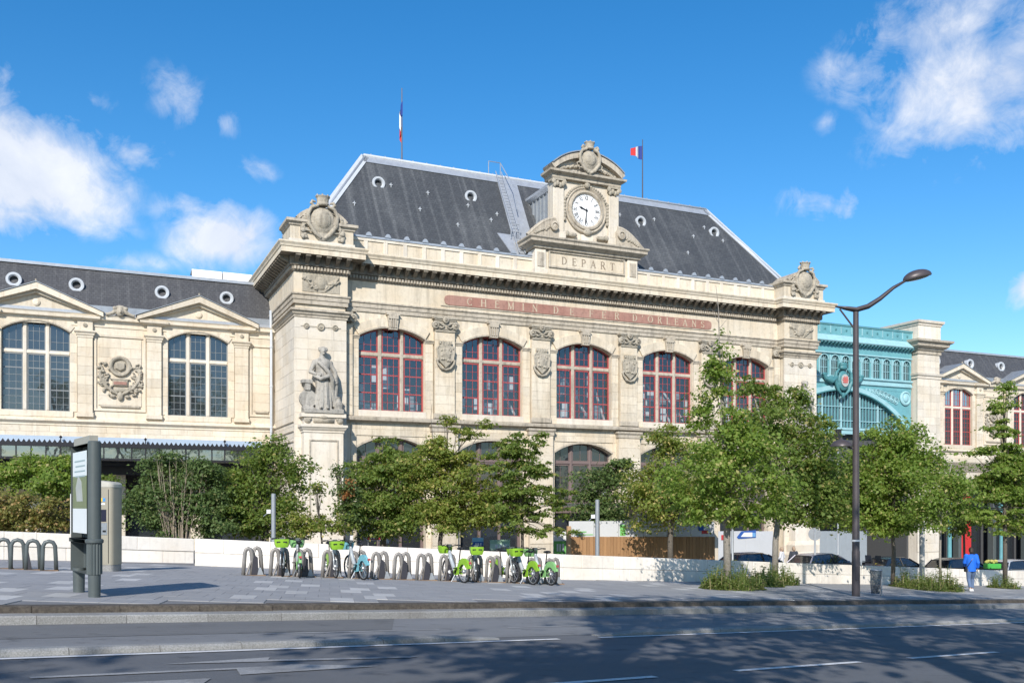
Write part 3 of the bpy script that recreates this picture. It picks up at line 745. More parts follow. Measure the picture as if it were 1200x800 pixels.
def relief(w, h, seed, kind='branches'):
    r_ = random.Random(seed); m = MB()
    m.box(-w/2, w/2, .01, .06, -h/2, h/2)
    if kind == 'branches':
        m.ell((0, 0, .02), (w*.17, .12, h*.36)); m.ell((0, -.05, .02), (w*.11, .1, h*.24))
        for s_ in (-1, 1):
            for i in range(10):
                a = i/9; x = s_*w*(.14+.33*a); z = -h*.25 + h*.5*a + h*.12*r_.uniform(-1, 1)
                m.ell((x, -.02, z), (.14, .10, .06), 8, 5, Matrix.Rotation(s_*r_.uniform(-1.2, 1.2), 3, 'Y'))
            m.tube([(s_*w*.10, -.02, -h*.4), (s_*w*.28, -.05, -h*.1), (s_*w*.45, -.02, h*.3)], .045, 6)
    return remesh(m, .026, 0, 'relief')
def shield_mesh():
    r_ = random.Random(5); m = MB()
    m.prism([(-.5,.25),(-.42,-.35),(0,-.75),(.42,-.35),(.5,.25),(.46,.62),(-.46,.62)], -.13, .05)
    m.ell((0, -.1, .08), (.36, .12, .42))
    m.lathe([(.40, .62), (.44, .70), (.40, .74), (.44, .90)], (0, 0, 0), 12, sy=.35)
    for i in range(5): m.box(-.42+.18*i, -.32+.18*i, -.16, .05, .72, .92)
    for s_ in (-1, 1):
        m.tube([(0,-.08,-.86),(s_*.3,-.1,-.78),(s_*.52,-.1,-.5),(s_*.6,-.08,-.28),(s_*.5,-.06,-.2)], .075, 8)
        m.tube([(s_*.46,-.1,.6),(s_*.58,-.1,.45),(s_*.54,-.1,.1),(s_*.48,-.1,-.3)], .06, 8)
    for i in range(16): m.ell((r_.uniform(-.3,.3), -.17, r_.uniform(-.4,.45)), (.06, .05, .08), 6, 5)
    return remesh(m, .022, 0, 'shield')
def capital_mesh():
    m = MB()
    m.box(-.78, .78, -.42, .05, .80, .93); m.box(-.70, .70, -.36, .05, .70, .80)
    m.box(-.62, .62, -.30, .05, .18, .70)
    for s_ in (-1, 1):
        m.lathe([(.05,.0),(.24,.0),(.24,.12),(.13,.17),(.13,.10),(.05,.20)], (s_*.66, -.28, .40), 14, 'y')
        m.tube([(s_*.66,-.38,.60),(s_*.4,-.40,.52),(s_*.1,-.40,.36)], .05, 6)
        m.tube([(s_*.1,-.38,.3),(s_*.3,-.38,.22),(s_*.45,-.36,.28)], .045, 6)
    m.lathe([(.05,.0),(.20,.02),(.20,.14),(.10,.18),(.10,.12),(.04,.22)], (0, -.30, .74), 14, 'y')
    m.box(-.66, .66, -.34, .05, .0, .10); m.box(-.64, .64, -.32, .05, .14, .2)
    return m.mesh('capital', 40)
def statue_mesh(kind):
    """robed standing figure, about 3.6 m, one continuous carved surface; faces -y"""
    m = MB(); r_ = random.Random(kind); nu = 64
    H = [(0,.50,.42),(.25,.50,.42),(.7,.47,.40),(1.2,.45,.38),(1.7,.46,.36),(2.05,.44,.33),(2.35,.40,.29),(2.6,.46,.30),(2.8,.50,.28),(2.93,.42,.24),(3.0,.22,.17),(3.1,.14,.14),(3.25,.13,.13)]
    b = len(m.v)
    for i, (z, rx, ry) in enumerate(H):
        for k_ in range(nu):
            a = 2*math.pi*k_/nu; f = max(0, 1 - z/2.4)
            fold = 1 + .12*f*math.sin(9*a + 1.3*math.sin(z*1.7)+kind) + .075*f*math.sin(17*a + z*1.1) + .03*math.sin(5*a + z*3.0)
            sway = .08*math.sin(z*1.0+.4)*(1 if kind == 0 else -1)
            m.v.append((rx*fold*math.cos(a)+sway, ry*fold*math.sin(a), z))
    for i in range(len(H)-1):
        for k_ in range(nu):
            k2 = (k_+1) % nu; m.f.append((b+i*nu+k_, b+i*nu+k2, b+(i+1)*nu+k2, b+(i+1)*nu+k_))
    m.f.append(tuple(b+k_ for k_ in range(nu-1,-1,-1))); m.f.append(tuple(b+(len(H)-1)*nu+k_ for k_ in range(nu)))
    hx = .03
    m.ell((hx, -.03, 3.42), (.185, .215, .255), 16, 12); m.ell((hx, .03, 3.50), (.225, .235, .21), 14, 10); m.ell((hx, .2, 3.36), (.14, .12, .13))
    m.ell((hx, -.235, 3.40), (.035, .06, .06), 8, 6); m.ell((hx, -.16, 3.26), (.09, .08, .06), 8, 6); m.ell((hx, -.2, 3.33), (.06, .04, .02), 8, 6)
    for s_ in (-1, 1):
        m.ell((hx+s_*.075, -.20, 3.47), (.045, .03, .025), 8, 6); m.ell((hx+s_*.20, 0, 3.52), (.09, .14, .12), 8, 6)
    # wavy hair and wreath
    for i in range(11): a = math.pi*(1 + i/10); m.ell((hx+.22*math.cos(a), .05+.18*math.sin(a)*1.0, 3.60), (.06, .06, .05), 6, 5)
    # arms with hands of five fingers
    def arm(sh, el, wr, hand_dir):
        m.tube([sh, [(p+q)/2 for p, q in zip(sh, el)], el], [.15, .135, .11], 10); m.tube([el, wr], [.115, .075], 10)
        m.ell(el, (.115, .115, .115)); m.ell(sh, (.17, .16, .16))
        d_ = Vector(hand_dir).normalized(); w_ = Vector(wr); side = d_.cross(Vector((0,1,0))).normalized()
        m.ell(w_ + d_*.09, (.075, .05, .10), 8, 6)
        for i in range(4):
            o = side*(-.06+.04*i); m.tube([w_+d_*.13+o, w_+d_*(.22+.02*(i in (1,2)))+o, w_+d_*.27+o+Vector((0,.05,-.03))], [.026,.024,.02], 6)
        m.tube([w_+d_*.05-side*.07, w_+d_*.13-side*.12, w_+d_*.2-side*.12], [.03,.026,.022], 6)
    if kind == 0:
        arm((-.46, 0, 2.74), (-.72, -.06, 2.18), (-.40, -.34, 2.02), (1, -.2, .1)); arm((.46, 0, 2.74), (.66, .0, 2.15), (.72, -.28, 1.78), (.1, -.2, -1))
        # mantle over the shoulder and across the hips
        m.tube([(-.3,-.30,2.75),(0,-.42,2.45),(.3,-.46,2.1),(.5,-.40,1.7),(.55,-.2,1.2),(.6,-.1,.5)], [.11,.12,.13,.14,.13,.10], 8)
        m.tube([(.45,-.05,2.7),(.72,-.1,2.2),(.78,-.15,1.6),(.74,-.1,.9),(.66,-.05,.2)], [.12,.13,.14,.14,.15], 8)
        m.tube([(-.55,-.1,2.0),(-.2,-.46,1.75),(.2,-.48,1.9),(.45,-.3,2.1)], [.10,.12,.12,.1], 8)
        # attributes: gear wheel and anvil at the left, drapery and vessel at the right
        m.lathe([(.42,-.1),(.52,-.1),(.52,.1),(.42,.1)], (-.85, -.02, .62), 18, 'y')
        for i in range(6): a = math.pi*i/6; m.tube([(-.85-.5*math.cos(a), -.0, .62-.5*math.sin(a)), (-.85+.5*math.cos(a), -.0, .62+.5*math.sin(a))], .05, 6)
        m.box(-1.18, -.55, -.28, .3, 0, .16); m.box(-1.05, -.72, -.2, .25, 1.1, 1.55); m.box(-1.22, -.62, -.25, .3, 1.5, 1.72); m.tube([(-.9,0,0),(-.82,.05,1.6)], [.2,.12], 8)
        m.lathe([(.16,0),(.28,.05),(.30,.35),(.16,.55),(.12,.7),(.18,.78)], (.92, -.1, 0), 12)
    else:
        arm((-.46, 0, 2.74), (-.74, .0, 2.2), (-.78, -.22, 1.72), (-.1, -.1, -1)); arm((.46, 0, 2.74), (.70, -.08, 2.25), (.46, -.42, 2.2), (-1, -.2, .2))
        m.tube([(.35,-.28,2.8),(.05,-.42,2.5),(-.25,-.46,2.1),(-.42,-.40,1.6),(-.48,-.25,1.0),(-.5,-.1,.3)], [.11,.12,.13,.14,.12,.1], 8)
        m.tube([(-.45,0,2.75),(-.72,.02,2.2),(-.8,-.05,1.4),(-.74,-.05,.6),(-.66,0,.1)], [.12,.13,.14,.14,.15], 8)
        m.tube([(.55,-.1,2.05),(.2,-.46,1.8),(-.2,-.46,1.95)], [.10,.12,.11], 8)
        m.tube([(.78,-.05,0),(.74,-.05,1.5),(.72,-.1,2.6)], [.09,.08,.06], 8); m.prism([(.62,.1),(1.05,.1),(1.1,.9),(.72,1.3)], -.12, .12)
        m.lathe([(.2,0),(.36,.1),(.36,.4),(.2,.6)], (-.85, -.05, 0), 12)
    m.box(-1.15 if kind == 0 else -1.05, 1.15, -.48, .46, -.22, .04)
    for s_ in (-1, 1): m.ell((s_*.2, -.44, .09), (.11, .2, .09), 8, 6)
    return remesh(m, .026, 0, 'statue')
# ------------------------------------------------------------------ main pavilion
PC = 19.35; BC = [PC + 6.7*(i-2) for i in range(5)]; PILX = [PC + 6.7*(k-2) + 3.35 for k in range(4)]
PX0, PX1, PX2, PX3 = -.15, 2.92, 35.78, 38.85; PY = -.75; ZB = -6.4
pav = fthing('station_pavilion', 'cream stone station pavilion with clock and steep grey slate roof', 'building', PC, 0, ZB)
m = MB()
for i, c in enumerate(BC):
    x0, x1 = (PX1 if i == 0 else c-3.35), (PX2 if i == 4 else c+3.35)
    arch_wall(m, x0, x1, 5.3, 11.75, c, 2.1, 5.78, 10.22, .62, 0, .50)
    arch_wall(m, x0, x1, ZB, 5.06, c, 2.2, ZB+.01, 3.5, .65, .02, .8)
for s_, xa, xb in ((-1, PX0, PX1), (1, PX2, PX3)):
    m.box(xa+.06, xb-.06, PY+.06, 2.0, ZB, 15.0)
m.box(PX0+.06, PX0+.6, 2.0, 14, ZB, 15.0); m.box(PX3-.6, PX3-.06, 2.0, 14, ZB, 15.0); m.box(PX0+.1, PX3-.1, 13.5, 14, ZB, 15)
m.build('wall', STONE, pav)
# inside: floor, back wall, white steelwork seen through the glass
m = MB(); m.box(PX1, PX2, .85, 13.4, 5.0, 5.28); m.box(PX1, PX2, .5, 13.4, 14.2, 14.6); m.build('floor_slab', INNER, pav)
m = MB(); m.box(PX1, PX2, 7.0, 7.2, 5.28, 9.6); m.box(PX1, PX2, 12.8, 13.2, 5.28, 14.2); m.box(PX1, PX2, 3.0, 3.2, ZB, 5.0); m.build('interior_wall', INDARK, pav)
rs = random.Random(77)
for c in BC:
    for k_ in range(13):
        x = c + rs.uniform(-2.2, 2.4); zz = rs.choice((5.3, 5.3, 5.4, 6.3, 7.4)) + rs.uniform(0, .3); w_ = rs.uniform(.25, .8); h_ = rs.uniform(.5, 1.5)
        MB().box(x, x+w_, 1.3+.16*k_, 1.36+.16*k_, zz, zz+h_).build('white_screen', WHITE if k_ % 4 else INNER, pav)
    for k_ in range(3):
        x = c + rs.uniform(-2, 1.6); MB().cbox(x, x+.9, 1.6+.2*k_, 2.0+.2*k_, 5.3, 6.2, .04).build('cabinet', INDARK, pav)
for x0_, z0_, x1_, z1_ in ((19.2,9.3,21.6,5.8),(21.6,9.0,22.8,5.7),(26.2,8.9,28.4,6.0),(27.0,9.1,29.8,5.9),(14.2,8.6,15.6,6.2)):
    m = MB(); m.tube([(x0_, 3.0, z0_), (x1_, 3.0, z1_)], .09, 6); m.build('interior_beam', WHITE, pav)
# corner piers and returns: ashlar
for xa, xb in ((PX0, PX1), (PX2, PX3)):
    blocks(pav, xa, xb, 5.4, 10.95, PY, STONE_W, .6, 1.55, .1)
    blocks(pav, xa, xb, ZB+.6, 5.4, PY, STONE_W, .68, 1.6, .1)
blocks(pav, PY+.1, 6.2, 5.3, 11.0, PX0, STONE_W, .62, 1.45, .1, 'left')
blocks(pav, PY+.1, 6.2, -3.0, 5.3, PX0, STONE_W, .70, 1.6, .1, 'left')
# grooved base of the left return
for z in (4.9, 4.35, 3.75, 3.15): MB().box(PX0-.06, PX0+.05, PY+.15, 5.4, z-.06, z).build('base_moulding', STONE_G, pav)
# wall stones above the lower arches and round the upper windows
for i, c in enumerate(BC):
    x0, x1 = (PX1+.45 if i == 0 else c-3.35+.68), (PX2-.45 if i == 4 else c+3.35-.68)
    blocks(pav, x0, x1, 4.25, 5.03, -.035, STONE, .39, 1.4, .05)
    for a, b in ((x0, c-2.24), (c+2.24, x1)):
        if b-a > .2: blocks(pav, a, b, ZB+.5, 4.25, -.035, STONE, .62, 1.4, .05)
    for s_ in (-1, 1):
        a, b = sorted((c+s_*2.12, c+s_*2.62)); blocks(pav, a, b, 5.4, 10.06, -.12, STONE, .58, 1, .12)
        a, b = sorted((c+s_*2.63, (x0 if s_ < 0 else x1)))
        if b-a > .05: MB().box(a, b, -.03, .05, 5.4, 11.7).build('wall_strip', STONE, pav)
        im = MB(); xx = sorted((c+s_*2.08, c+s_*2.68)); im.sweep([(xx[0], -.12), (xx[1], -.12)], [(-.05,10.06),(.03,10.06),(.05,10.14),(.10,10.2),(.10,10.26),(-.05,10.27)]); im.build('impost', STONE_G, pav)
    r_ = MB(); arch_ring(r_, c, 2.1, 10.27, .57, .62, -.12, .02); r_.build('archivolt', STONE, pav)
    r_ = MB(); arch_ring(r_, c, 2.1, 10.27, .57, .10, -.17, -.12); r_.build('archivolt_fillet', STONE_G, pav)
    k_ = MB(); k_.prism([(c-.26,10.72),(c+.26,10.72),(c+.36,11.62),(c-.36,11.62)], -.30, .0); k_.box(c-.42, c+.42, -.36, .0, 11.62, 11.75)
    for q in (-.14, .0, .14): k_.box(c+q-.035, c+q+.035, -.36, -.28, 10.85, 11.5)
    k_.box(c-.3, c+.3, -.38, -.28, 11.38, 11.62); k_.build('keystone', STONE_G, pav)
    MB().box(c-2.15, c+2.15, -.16, .42, 5.40, 5.78).build('window_sill', STONE_W, pav)
    window(pav, c, 2.1, 5.78, 10.22, .62, .34, STONE_G, RED, GLASS, 9.22, .24, grid=(3,3,6), bars=(2, 4), sw=.085)
    window(pav, c, 2.2, .3, 3.5, .65, .55, BROWNFR, BROWNFR, GLASS_D, 2.85, .2, grid=(2,1,3), sw=.07)
    r_ = MB(); arch_ring(r_, c, 2.2, 3.5, .65, .12, -.02, .0); r_.build('arch_edge', STONE_G, pav)
    MB().box(c-2.2, c+2.2, .45, .7, -.5, .3).build('spandrel_panel', BROWNFR, pav)
    # ground floor shopfront
    MB().box(c-2.2, c+2.2, .62, .7, ZB, -.5).build('shopfront_glass', GLASS_D, pav)
    for q in (-2.1, -.7, .7, 2.1): MB().box(c+q-.08, c+q+.08, .5, .62, ZB, -.5).build('shopfront_post', BROWNFR, pav)
# pilasters with capitals and coats of arms
cap_me = capital_mesh(); cap_me.materials.append(STONE_C); sh_me = shield_mesh(); sh_me.materials.append(STONE_C)
def loc_(x, y, z): return (x-PC, y, z-ZB)
for x in PILX:
    p = MB().box(x-.66, x+.66, -.28, .02, 5.4, 10.86).build('pilaster', STONE, pav)
    blocks(pav, x-.66, x+.66, 5.75, 10.86, -.31, STONE, .58, 2, .06, name='pilaster_stone')
    MB().cbox(x-.74, x+.74, -.38, .0, 5.4, 5.75, .04).build('pilaster_base', STONE_G, pav)
    link('capital', cap_me, None, pav, loc_(x, -.04, 10.83)); link('coat_of_arms', sh_me, None, pav, loc_(x, -.36, 9.32))
    MB().box(x-.85, x+.85, -.35, .02, ZB, 4.55).build('lower_pier', STONE, pav)
    blocks(pav, x-.85, x+.85, -2.5, 4.55, -.39, STONE, .64, 2, .06, name='pier_stone')
    MB().sweep([(x-.85, 0), (x-.85, -.35), (x+.85, -.35), (x+.85, 0)], [(0,4.55),(.06,4.6),(.06,4.8),(.14,4.9),(.14,5.02)]).build('pier_cap', STONE_G, pav)
for xa, xb, s_ in ((PX1, PX1+.5, -1), (PX2-.5, PX2, 1)):
    blocks(pav, xa, xb, 5.4, 10.86, -.28, STONE, .58, 2, .3, name='pilaster_stone')
    h_ = MB(); xc = xb if s_ < 0 else xa
    h_.box(xa, xb, -.40, .0, 11.0, 11.72); h_.lathe([(.05,0),(.25,0),(.25,.14),(.12,.19),(.12,.12),(.05,.22)], (xc, -.32, 11.22), 14, 'y'); h_.box(min(xa, xb)-.0, max(xa, xb)+(.2 if s_ < 0 else 0), -.44, 0, 11.6, 11.74); h_.build('half_capital', STONE_C, pav)
# string course, entablature, cornice: one swept moulding each
line = [(PX1, 0), (PX2, 0)]
m = MB(); m.sweep(line, [(0,4.98),(.10,5.02),(.16,5.1),(.40,5.14),(.42,5.3),(.36,5.36),(.0,5.41)]); m.build('string_course', STONE_G, pav)
outl = [(PX0, 13.9), (PX0, PY), (PX1, PY), (PX1, 0), (PX2, 0), (PX2, PY), (PX3, PY), (PX3, 13.9)]
m = MB(); m.sweep(outl, [(0,11.72),(.08,11.72),(.08,11.95),(.13,11.97),(.13,12.18),(.20,12.24),(.20,12.32),(.05,12.35)]); m.build('architrave', STONE_G, pav)
m = MB(); m.sweep(outl, [(.05,12.35),(.05,13.55)]); m.build('frieze', STONE, pav)
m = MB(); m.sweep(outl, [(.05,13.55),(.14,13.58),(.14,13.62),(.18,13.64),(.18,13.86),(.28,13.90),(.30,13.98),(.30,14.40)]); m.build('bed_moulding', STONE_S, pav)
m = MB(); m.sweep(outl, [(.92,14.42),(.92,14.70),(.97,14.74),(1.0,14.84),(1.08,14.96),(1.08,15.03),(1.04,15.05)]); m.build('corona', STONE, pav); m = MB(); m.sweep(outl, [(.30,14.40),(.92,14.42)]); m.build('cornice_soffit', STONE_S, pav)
m = MB(); m.sweep(outl, [(1.04,15.05),(-.4,15.14)]); m.build('cornice_top', ZINC_D, pav)
m = MB()
def along(x0, x1, y, step, w, z0, z1, d0, d1):
    n = int((x1-x0)/step)
    for i in range(n): x = x0 + (x1-x0)*(i+.5)/n; m.box(x-w/2, x+w/2, y-d1, y-d0, z0, z1)
along(PX1+.3, PX2-.3, 0, .19, .10, 13.66, 13.84, .16, .27)
for xa, xb in ((PX0-.1, PX1+.1), (PX2-.1, PX3+.1)): along(xa, xb, PY, .19, .10, 13.66, 13.84, .16, .27)
for i in range(60): y = PY + .1 + i*.19; m.box(PX0-.27, PX0-.16, y-.05, y+.05, 13.66, 13.84)
m.build('dentil_course', STONE_G, pav, kind='stuff')
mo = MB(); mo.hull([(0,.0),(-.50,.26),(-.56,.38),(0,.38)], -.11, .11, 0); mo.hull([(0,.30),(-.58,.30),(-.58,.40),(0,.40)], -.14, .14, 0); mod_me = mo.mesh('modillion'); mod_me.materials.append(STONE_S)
for a, b, y in ((PX1+.45, PX2-.45, -.29), (PX0+.05, PX1-.05, PY-.29), (PX2+.05, PX3-.05, PY-.29)):
    n = round((b-a)/.56)
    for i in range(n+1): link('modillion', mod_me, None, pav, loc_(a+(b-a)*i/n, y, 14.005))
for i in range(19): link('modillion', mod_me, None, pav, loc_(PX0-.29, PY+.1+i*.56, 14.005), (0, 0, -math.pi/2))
# red marble tablet with the railway's name
zt, zb_ = 13.22, 12.60; rr = (zt-zb_)/2
pts = [(9.45+rr*.35*math.cos(R(a)), (zt+zb_)/2 + rr*.8*math.sin(R(a))) for a in range(110, 251, 20)] + [(9.62, zb_), (29.45, zb_)] + [(29.62+rr*.35*math.cos(R(a)), (zt+zb_)/2 + rr*.8*math.sin(R(a))) for a in range(-70, 71, 20)] + [(29.45, zt), (9.62, zt)]
tab = MB().prism(pts, -.10, -.04).build('name_tablet', RED_M, pav)
lettering(tab, "CHEMIN", 10.85, 15.85, 12.67, .48, -.115, GOLD); lettering(tab, "DE", 17.0, 18.55, 12.67, .48, -.115, GOLD)
lettering(tab, "FER", 19.7, 22.05, 12.67, .48, -.115, GOLD); lettering(tab, "D'ORLEANS", 23.1, 29.1, 12.67, .48, -.115, GOLD)
MB().sweep([(9.1, -.05), (29.95, -.05)], [(0,12.50),(.05,12.50),(.05,12.56),(0,12.56)]).build('tablet_fillet', STONE_G, pav)
# pier capitals, roundels, reliefs, pedestals
rel_me = relief(2.2, 1.05, 3); rel_me.materials.append(STONE_C)
ca_me = cartouche(2.6, 2.75, 1); ca_me.materials.append(STONE_C)
for xa, xb in ((PX0, PX1), (PX2, PX3)):
    xm = (xa+xb)/2
    MB().sweep([(xa, 6), (xa, PY), (xb, PY), (xb, 0)], [(0,10.92),(.05,10.96),(.05,11.05),(.12,11.12),(.16,11.25),(.26,11.30),(.26,11.42),(0,11.46)]).build('pier_capital', STONE_G, pav)
    for q, rq in ((-.85, .17), (0, .23), (.85, .17)):
        MB().lathe([(rq,0),(rq,.06),(rq*.75,.09),(rq*.7,.05),(rq*.35,.05),(rq*.3,.1)], (xm+q, PY-.0, 10.45), 16, 'y').build('roundel', STONE_C, pav, smooth=40)
    MB().box(xa+.35, xb-.35, PY-.03, PY, 10.42, 10.47).build('roundel_band', STONE_G, pav)
    link('frieze_relief', rel_me, None, pav, loc_(xm, PY-.09, 12.95))
    # pedestal of the statue
    m = MB(); m.box(xm-1.15, xm+1.15, PY-.75, PY, ZB, 4.2); m.sweep([(xm-1.15, PY), (xm-1.15, PY-.75), (xm+1.15, PY-.75), (xm+1.15, PY)], [(0,4.2),(.05,4.22),(.05,4.32),(.10,4.36),(.18,4.5),(.22,4.52),(.22,4.66),(0,4.68)])
    m.box(xm-1.13, xm+1.13, PY-.74, PY, 4.66, 5.12); m.box(xm-1.3, xm+1.3, PY-.84, PY, 5.10, 5.32)
    m.sweep([(xm-1.15, PY), (xm-1.15, PY-.75), (xm+1.15, PY-.75), (xm+1.15, PY)], [(.35,ZB),(.35,-3.6),(.22,-3.4),(.22,-2.9),(.08,-2.7),(0,-2.6)])
    ped = m.build('pedestal', STONE_W, pav)
    f_ = MB()
    for a, b, c_, d_ in ((xm-.85, xm+.85, 3.72, 3.80), (xm-.85, xm+.85, -1.4, -1.32), (xm-.85, xm-.77, -1.32, 3.72), (xm+.77, xm+.85, -1.32, 3.72)): f_.box(a, b, PY-.80, PY-.75, c_, d_)
    f_.build('panel_frame', STONE_G, ped)
    f_ = MB().box(xm-.6, xm+.6, PY-.80, PY-.74, 4.78, 5.04)
    for s_ in (-1, 1): f_.ell((xm+s_*.95, PY-.78, 4.9), (.2, .09, .16)); f_.ell((xm+s_*.8, PY-.8, 4.98), (.1, .07, .08))
    f_.ell((xm, PY-.8, 5.1), (.25, .08, .1)); f_.build('pedestal_carving', STONE_C, ped, smooth=True)
    # acroterion above the cornice
    a, b = xm-1.85, xm+1.85
    m = MB().box(a, b, PY-.35, 1.0, 15.08, 16.15); acr = m.build('corner_block', STONE, pav)
    MB().sweep([(a, 1.0), (a, PY-.35), (b, PY-.35), (b, 1.0)], [(0,16.1),(.08,16.14),(.10,16.24),(.24,16.32),(.24,16.48),(-1.2,16.56)]).build('block_cornice', STONE_G, acr)
    MB().box(a-.08, b+.08, PY-.43, 1.0, 15.08, 15.35).build('block_plinth', STONE_W, acr)
    r_ = MB(); arch_ring(r_, xm, 1.35, 16.5, .62, .22, PY-.4, .6); 
    P = arc_pts(xm, 1.35, 16.5, .62, 14); r_.add([(p, PY-.30, z) for p, z in P] + [(xm+1.35, PY-.30, 16.45), (xm-1.35, PY-.30, 16.45)], [tuple(range(len(P)+2))]); r_.build('segmental_pediment', STONE_G, acr)
    for s_ in (-1, 1):
        c_ = MB(); c_.box(xm+s_*1.15-.13, xm+s_*1.15+.13, PY-.50, PY-.3, 15.55, 16.1); c_.ell((xm+s_*1.15, PY-.5, 15.5), (.13, .1, .13)); c_.ell((xm+s_*1.15, PY-.52, 15.85), (.16, .09, .12)); c_.build('bracket', STONE_C, acr)
    link('cartouche', ca_me, None, pav, loc_(xm, PY-.42, 15.28))
# parapet between the corner blocks and along the left side
pc_me = MB().cbox(-.13, .13, -.06, .1, 0, .98, .02).mesh('parapet_pier'); pc_me.materials.append(STONE_W)
an = MB(); an.prism([(.17*math.cos(R(a)), .19*math.sin(R(a))) for a in range(0, 181, 20)], -.06, .06); an.box(-.2, .2, -.07, .07, -.04, .0); an_me = an.mesh('antefix'); an_me.materials.append(ZINC)
for a, b in ((3.05, 15.5), (23.2, 35.65)):
    MB().box(a, b, .02, .5, 15.08, 16.2).build('parapet', STONE, pav)
    MB().box(a, b, -.06, .06, 15.1, 15.25).build('parapet_base', STONE_W, pav); MB().box(a, b, -.05, .06, 16.03, 16.2).build('parapet_rail', STONE_W, pav)
    MB().box(a, b, -.10, .52, 16.2, 16.32).build('gutter', ZINC, pav)
    n = round((b-a)/1.24)
    for i in range(n+1):
        if 0 < i < n: link('parapet_pier', pc_me, None, pav, loc_(a+(b-a)*i/n, .02, 15.15))
        link('antefix', an_me, None, pav, loc_(a+.2+(b-a-.4)*i/n, -.08, 16.36))
MB().box(PX0+.05, PX0+.5, 1.0, 13.5, 15.08, 16.2).build('parapet', STONE_G, pav); MB().box(PX0-.05, PX0+.55, 1.0, 13.5, 16.2, 16.32).build('gutter', ZINC, pav)
for i in range(10): link('antefix', an_me, None, pav, loc_(PX0-.0, 1.4+i*1.2, 16.36), (0,0,math.pi/2))
# ---- roof
EX0, EX1, EY, EZ, QX0, QX1, QY, QZ = 1.0, 37.7, .55, 16.3, 5.7, 33.0, 5.2, 23.1
m = MB(); m.add([(EX0,EY,EZ),(EX1,EY,EZ),(EX1,13.6,EZ),(EX0,13.6,EZ),(QX0,QY,QZ),(QX1,QY,QZ),(QX1,9.2,QZ),(QX0,9.2,QZ)], [(0,1,5,4),(1,2,6,5),(2,3,7,6),(3,0,4,7)])
roof = m.build('roof', SLATE, pav)
MB().add([(QX0,QY,QZ),(QX1,QY,QZ),(QX1,9.2,QZ),(QX0,9.2,QZ),(QX0+2,7.2,QZ+.45),(QX1-2,7.2,QZ+.45)], [(0,1,5,4),(1,2,5),(2,3,4,5),(3,0,4)]).build('roof_top', ZINC, roof)
sl = Vector((0, QY-EY, QZ-EZ)).normalized(); nr = Vector((0, -sl.z, sl.y))
def slope(u, t): return Vector((u, EY + (QY-EY)*t, EZ + (QZ-EZ)*t))
def strip(p, q, w0, w1, th, name, mat, par):
    """flat band on the front slope between two points, w to each side along the slope/width"""
    a = (q-p).normalized(); b = nr.cross(a).normalized(); mm = MB(); up = nr*th
    V = [p+b*w0, q+b*w0, q+b*w1, p+b*w1]; mm.add(V + [v+up for v in V], [(0,3,2,1),(4,5,6,7),(0,1,5,4),(1,2,6,5),(2,3,7,6),(3,0,4,7)]); return mm.build(name, mat, par)
strip(slope(QX0-.2, 1)+nr*.01, slope(QX1+.2, 1)+nr*.01, -.62, .05, .05, 'ridge_flashing', ZINC, roof)
MB().tube([(QX0-.1, QY, QZ+.08), (QX1+.1, QY, QZ+.08)], .11, 8).build('ridge_roll', LEAD_W, roof, smooth=True)
for ex, qx in ((EX0, QX0), (EX1, QX1)):
    a, b = Vector((ex, EY, EZ)), Vector((qx, QY, QZ)); strip(a+nr*.01, b+nr*.01, -.28, .28, .05, 'hip_flashing', LEAD_W, roof); MB().tube([a, b], .10, 8).build('hip_roll', ZINC, roof, smooth=True)
for i in range(28):
    x = QX0 + .4 + i*.98; MB().tube([(x, QY, QZ+.12), (x, QY, QZ+.24)], .035, 5).build('ridge_hook', ZINC, roof)
oc = MB(); n = 20
for k_ in range(n):
    a0, a1 = 2*math.pi*k_/n, 2*math.pi*(k_+1)/n
    def rp(a, r, y): return (r*math.cos(a), y, r*math.sin(a))
    for (r0, y0), (r1, y1) in (((.44,.6),(.44,-.20)),((.44,-.20),(.50,-.25)),((.50,-.25),(.47,-.33)),((.47,-.33),(.34,-.33)),((.34,-.33),(.27,-.25)),((.27,-.25),(.27,.2))):
        oc.add([rp(a0,r0,y0),rp(a1,r0,y0),rp(a1,r1,y1),rp(a0,r1,y1)], [(0,1,2,3)])
oc_me = oc.mesh('oculus', True); oc_me.materials.append(LEAD_W)
od = MB().lathe([(.28,0),(.28,.02)], (0,0,0), 16, 'y'); od_me = od.mesh('oculus_pane'); od_me.materials.append(BLACK)
def oculus(root, par, x, y, z, offv, k=1.0):
    o = link('oculus', oc_me, None, par, (x-offv[0], y-offv[1], z-offv[2]), None, (k,k,k)); link('oculus_pane', od_me, None, o, (0, .05, 0)); return o
for u in (PC-13.2, PC-6.75, PC+6.75, PC+13.35):
    p = slope(u, .675); oculus(pav, roof, p.x, p.y+.10, p.z, OFF[pav.name], .88)
rs = random.Random(21)
for u in (4.2, 7.0, 9.5, 12.2, 13.6, 24.5, 27.5, 30.5, 33.2, 8.6, 11, 14.2, 25.8, 29.2, 32):
    t_ = rs.uniform(.3, .85); 
    if not (EX0 + (QX0-EX0)*t_ + .6 < u < EX1 - (EX1-QX1)*t_ - .6): continue
    p = slope(u, t_); b_ = MB(); b_.box(p.x-.10, p.x+.10, p.y-.10, p.y+.1, p.z-.02, p.z+.03); b_.box(p.x-.02, p.x+.02, p.y-.12, p.y, p.z-.16, p.z+.12); b_.build('roof_hook', LEAD_W, roof)
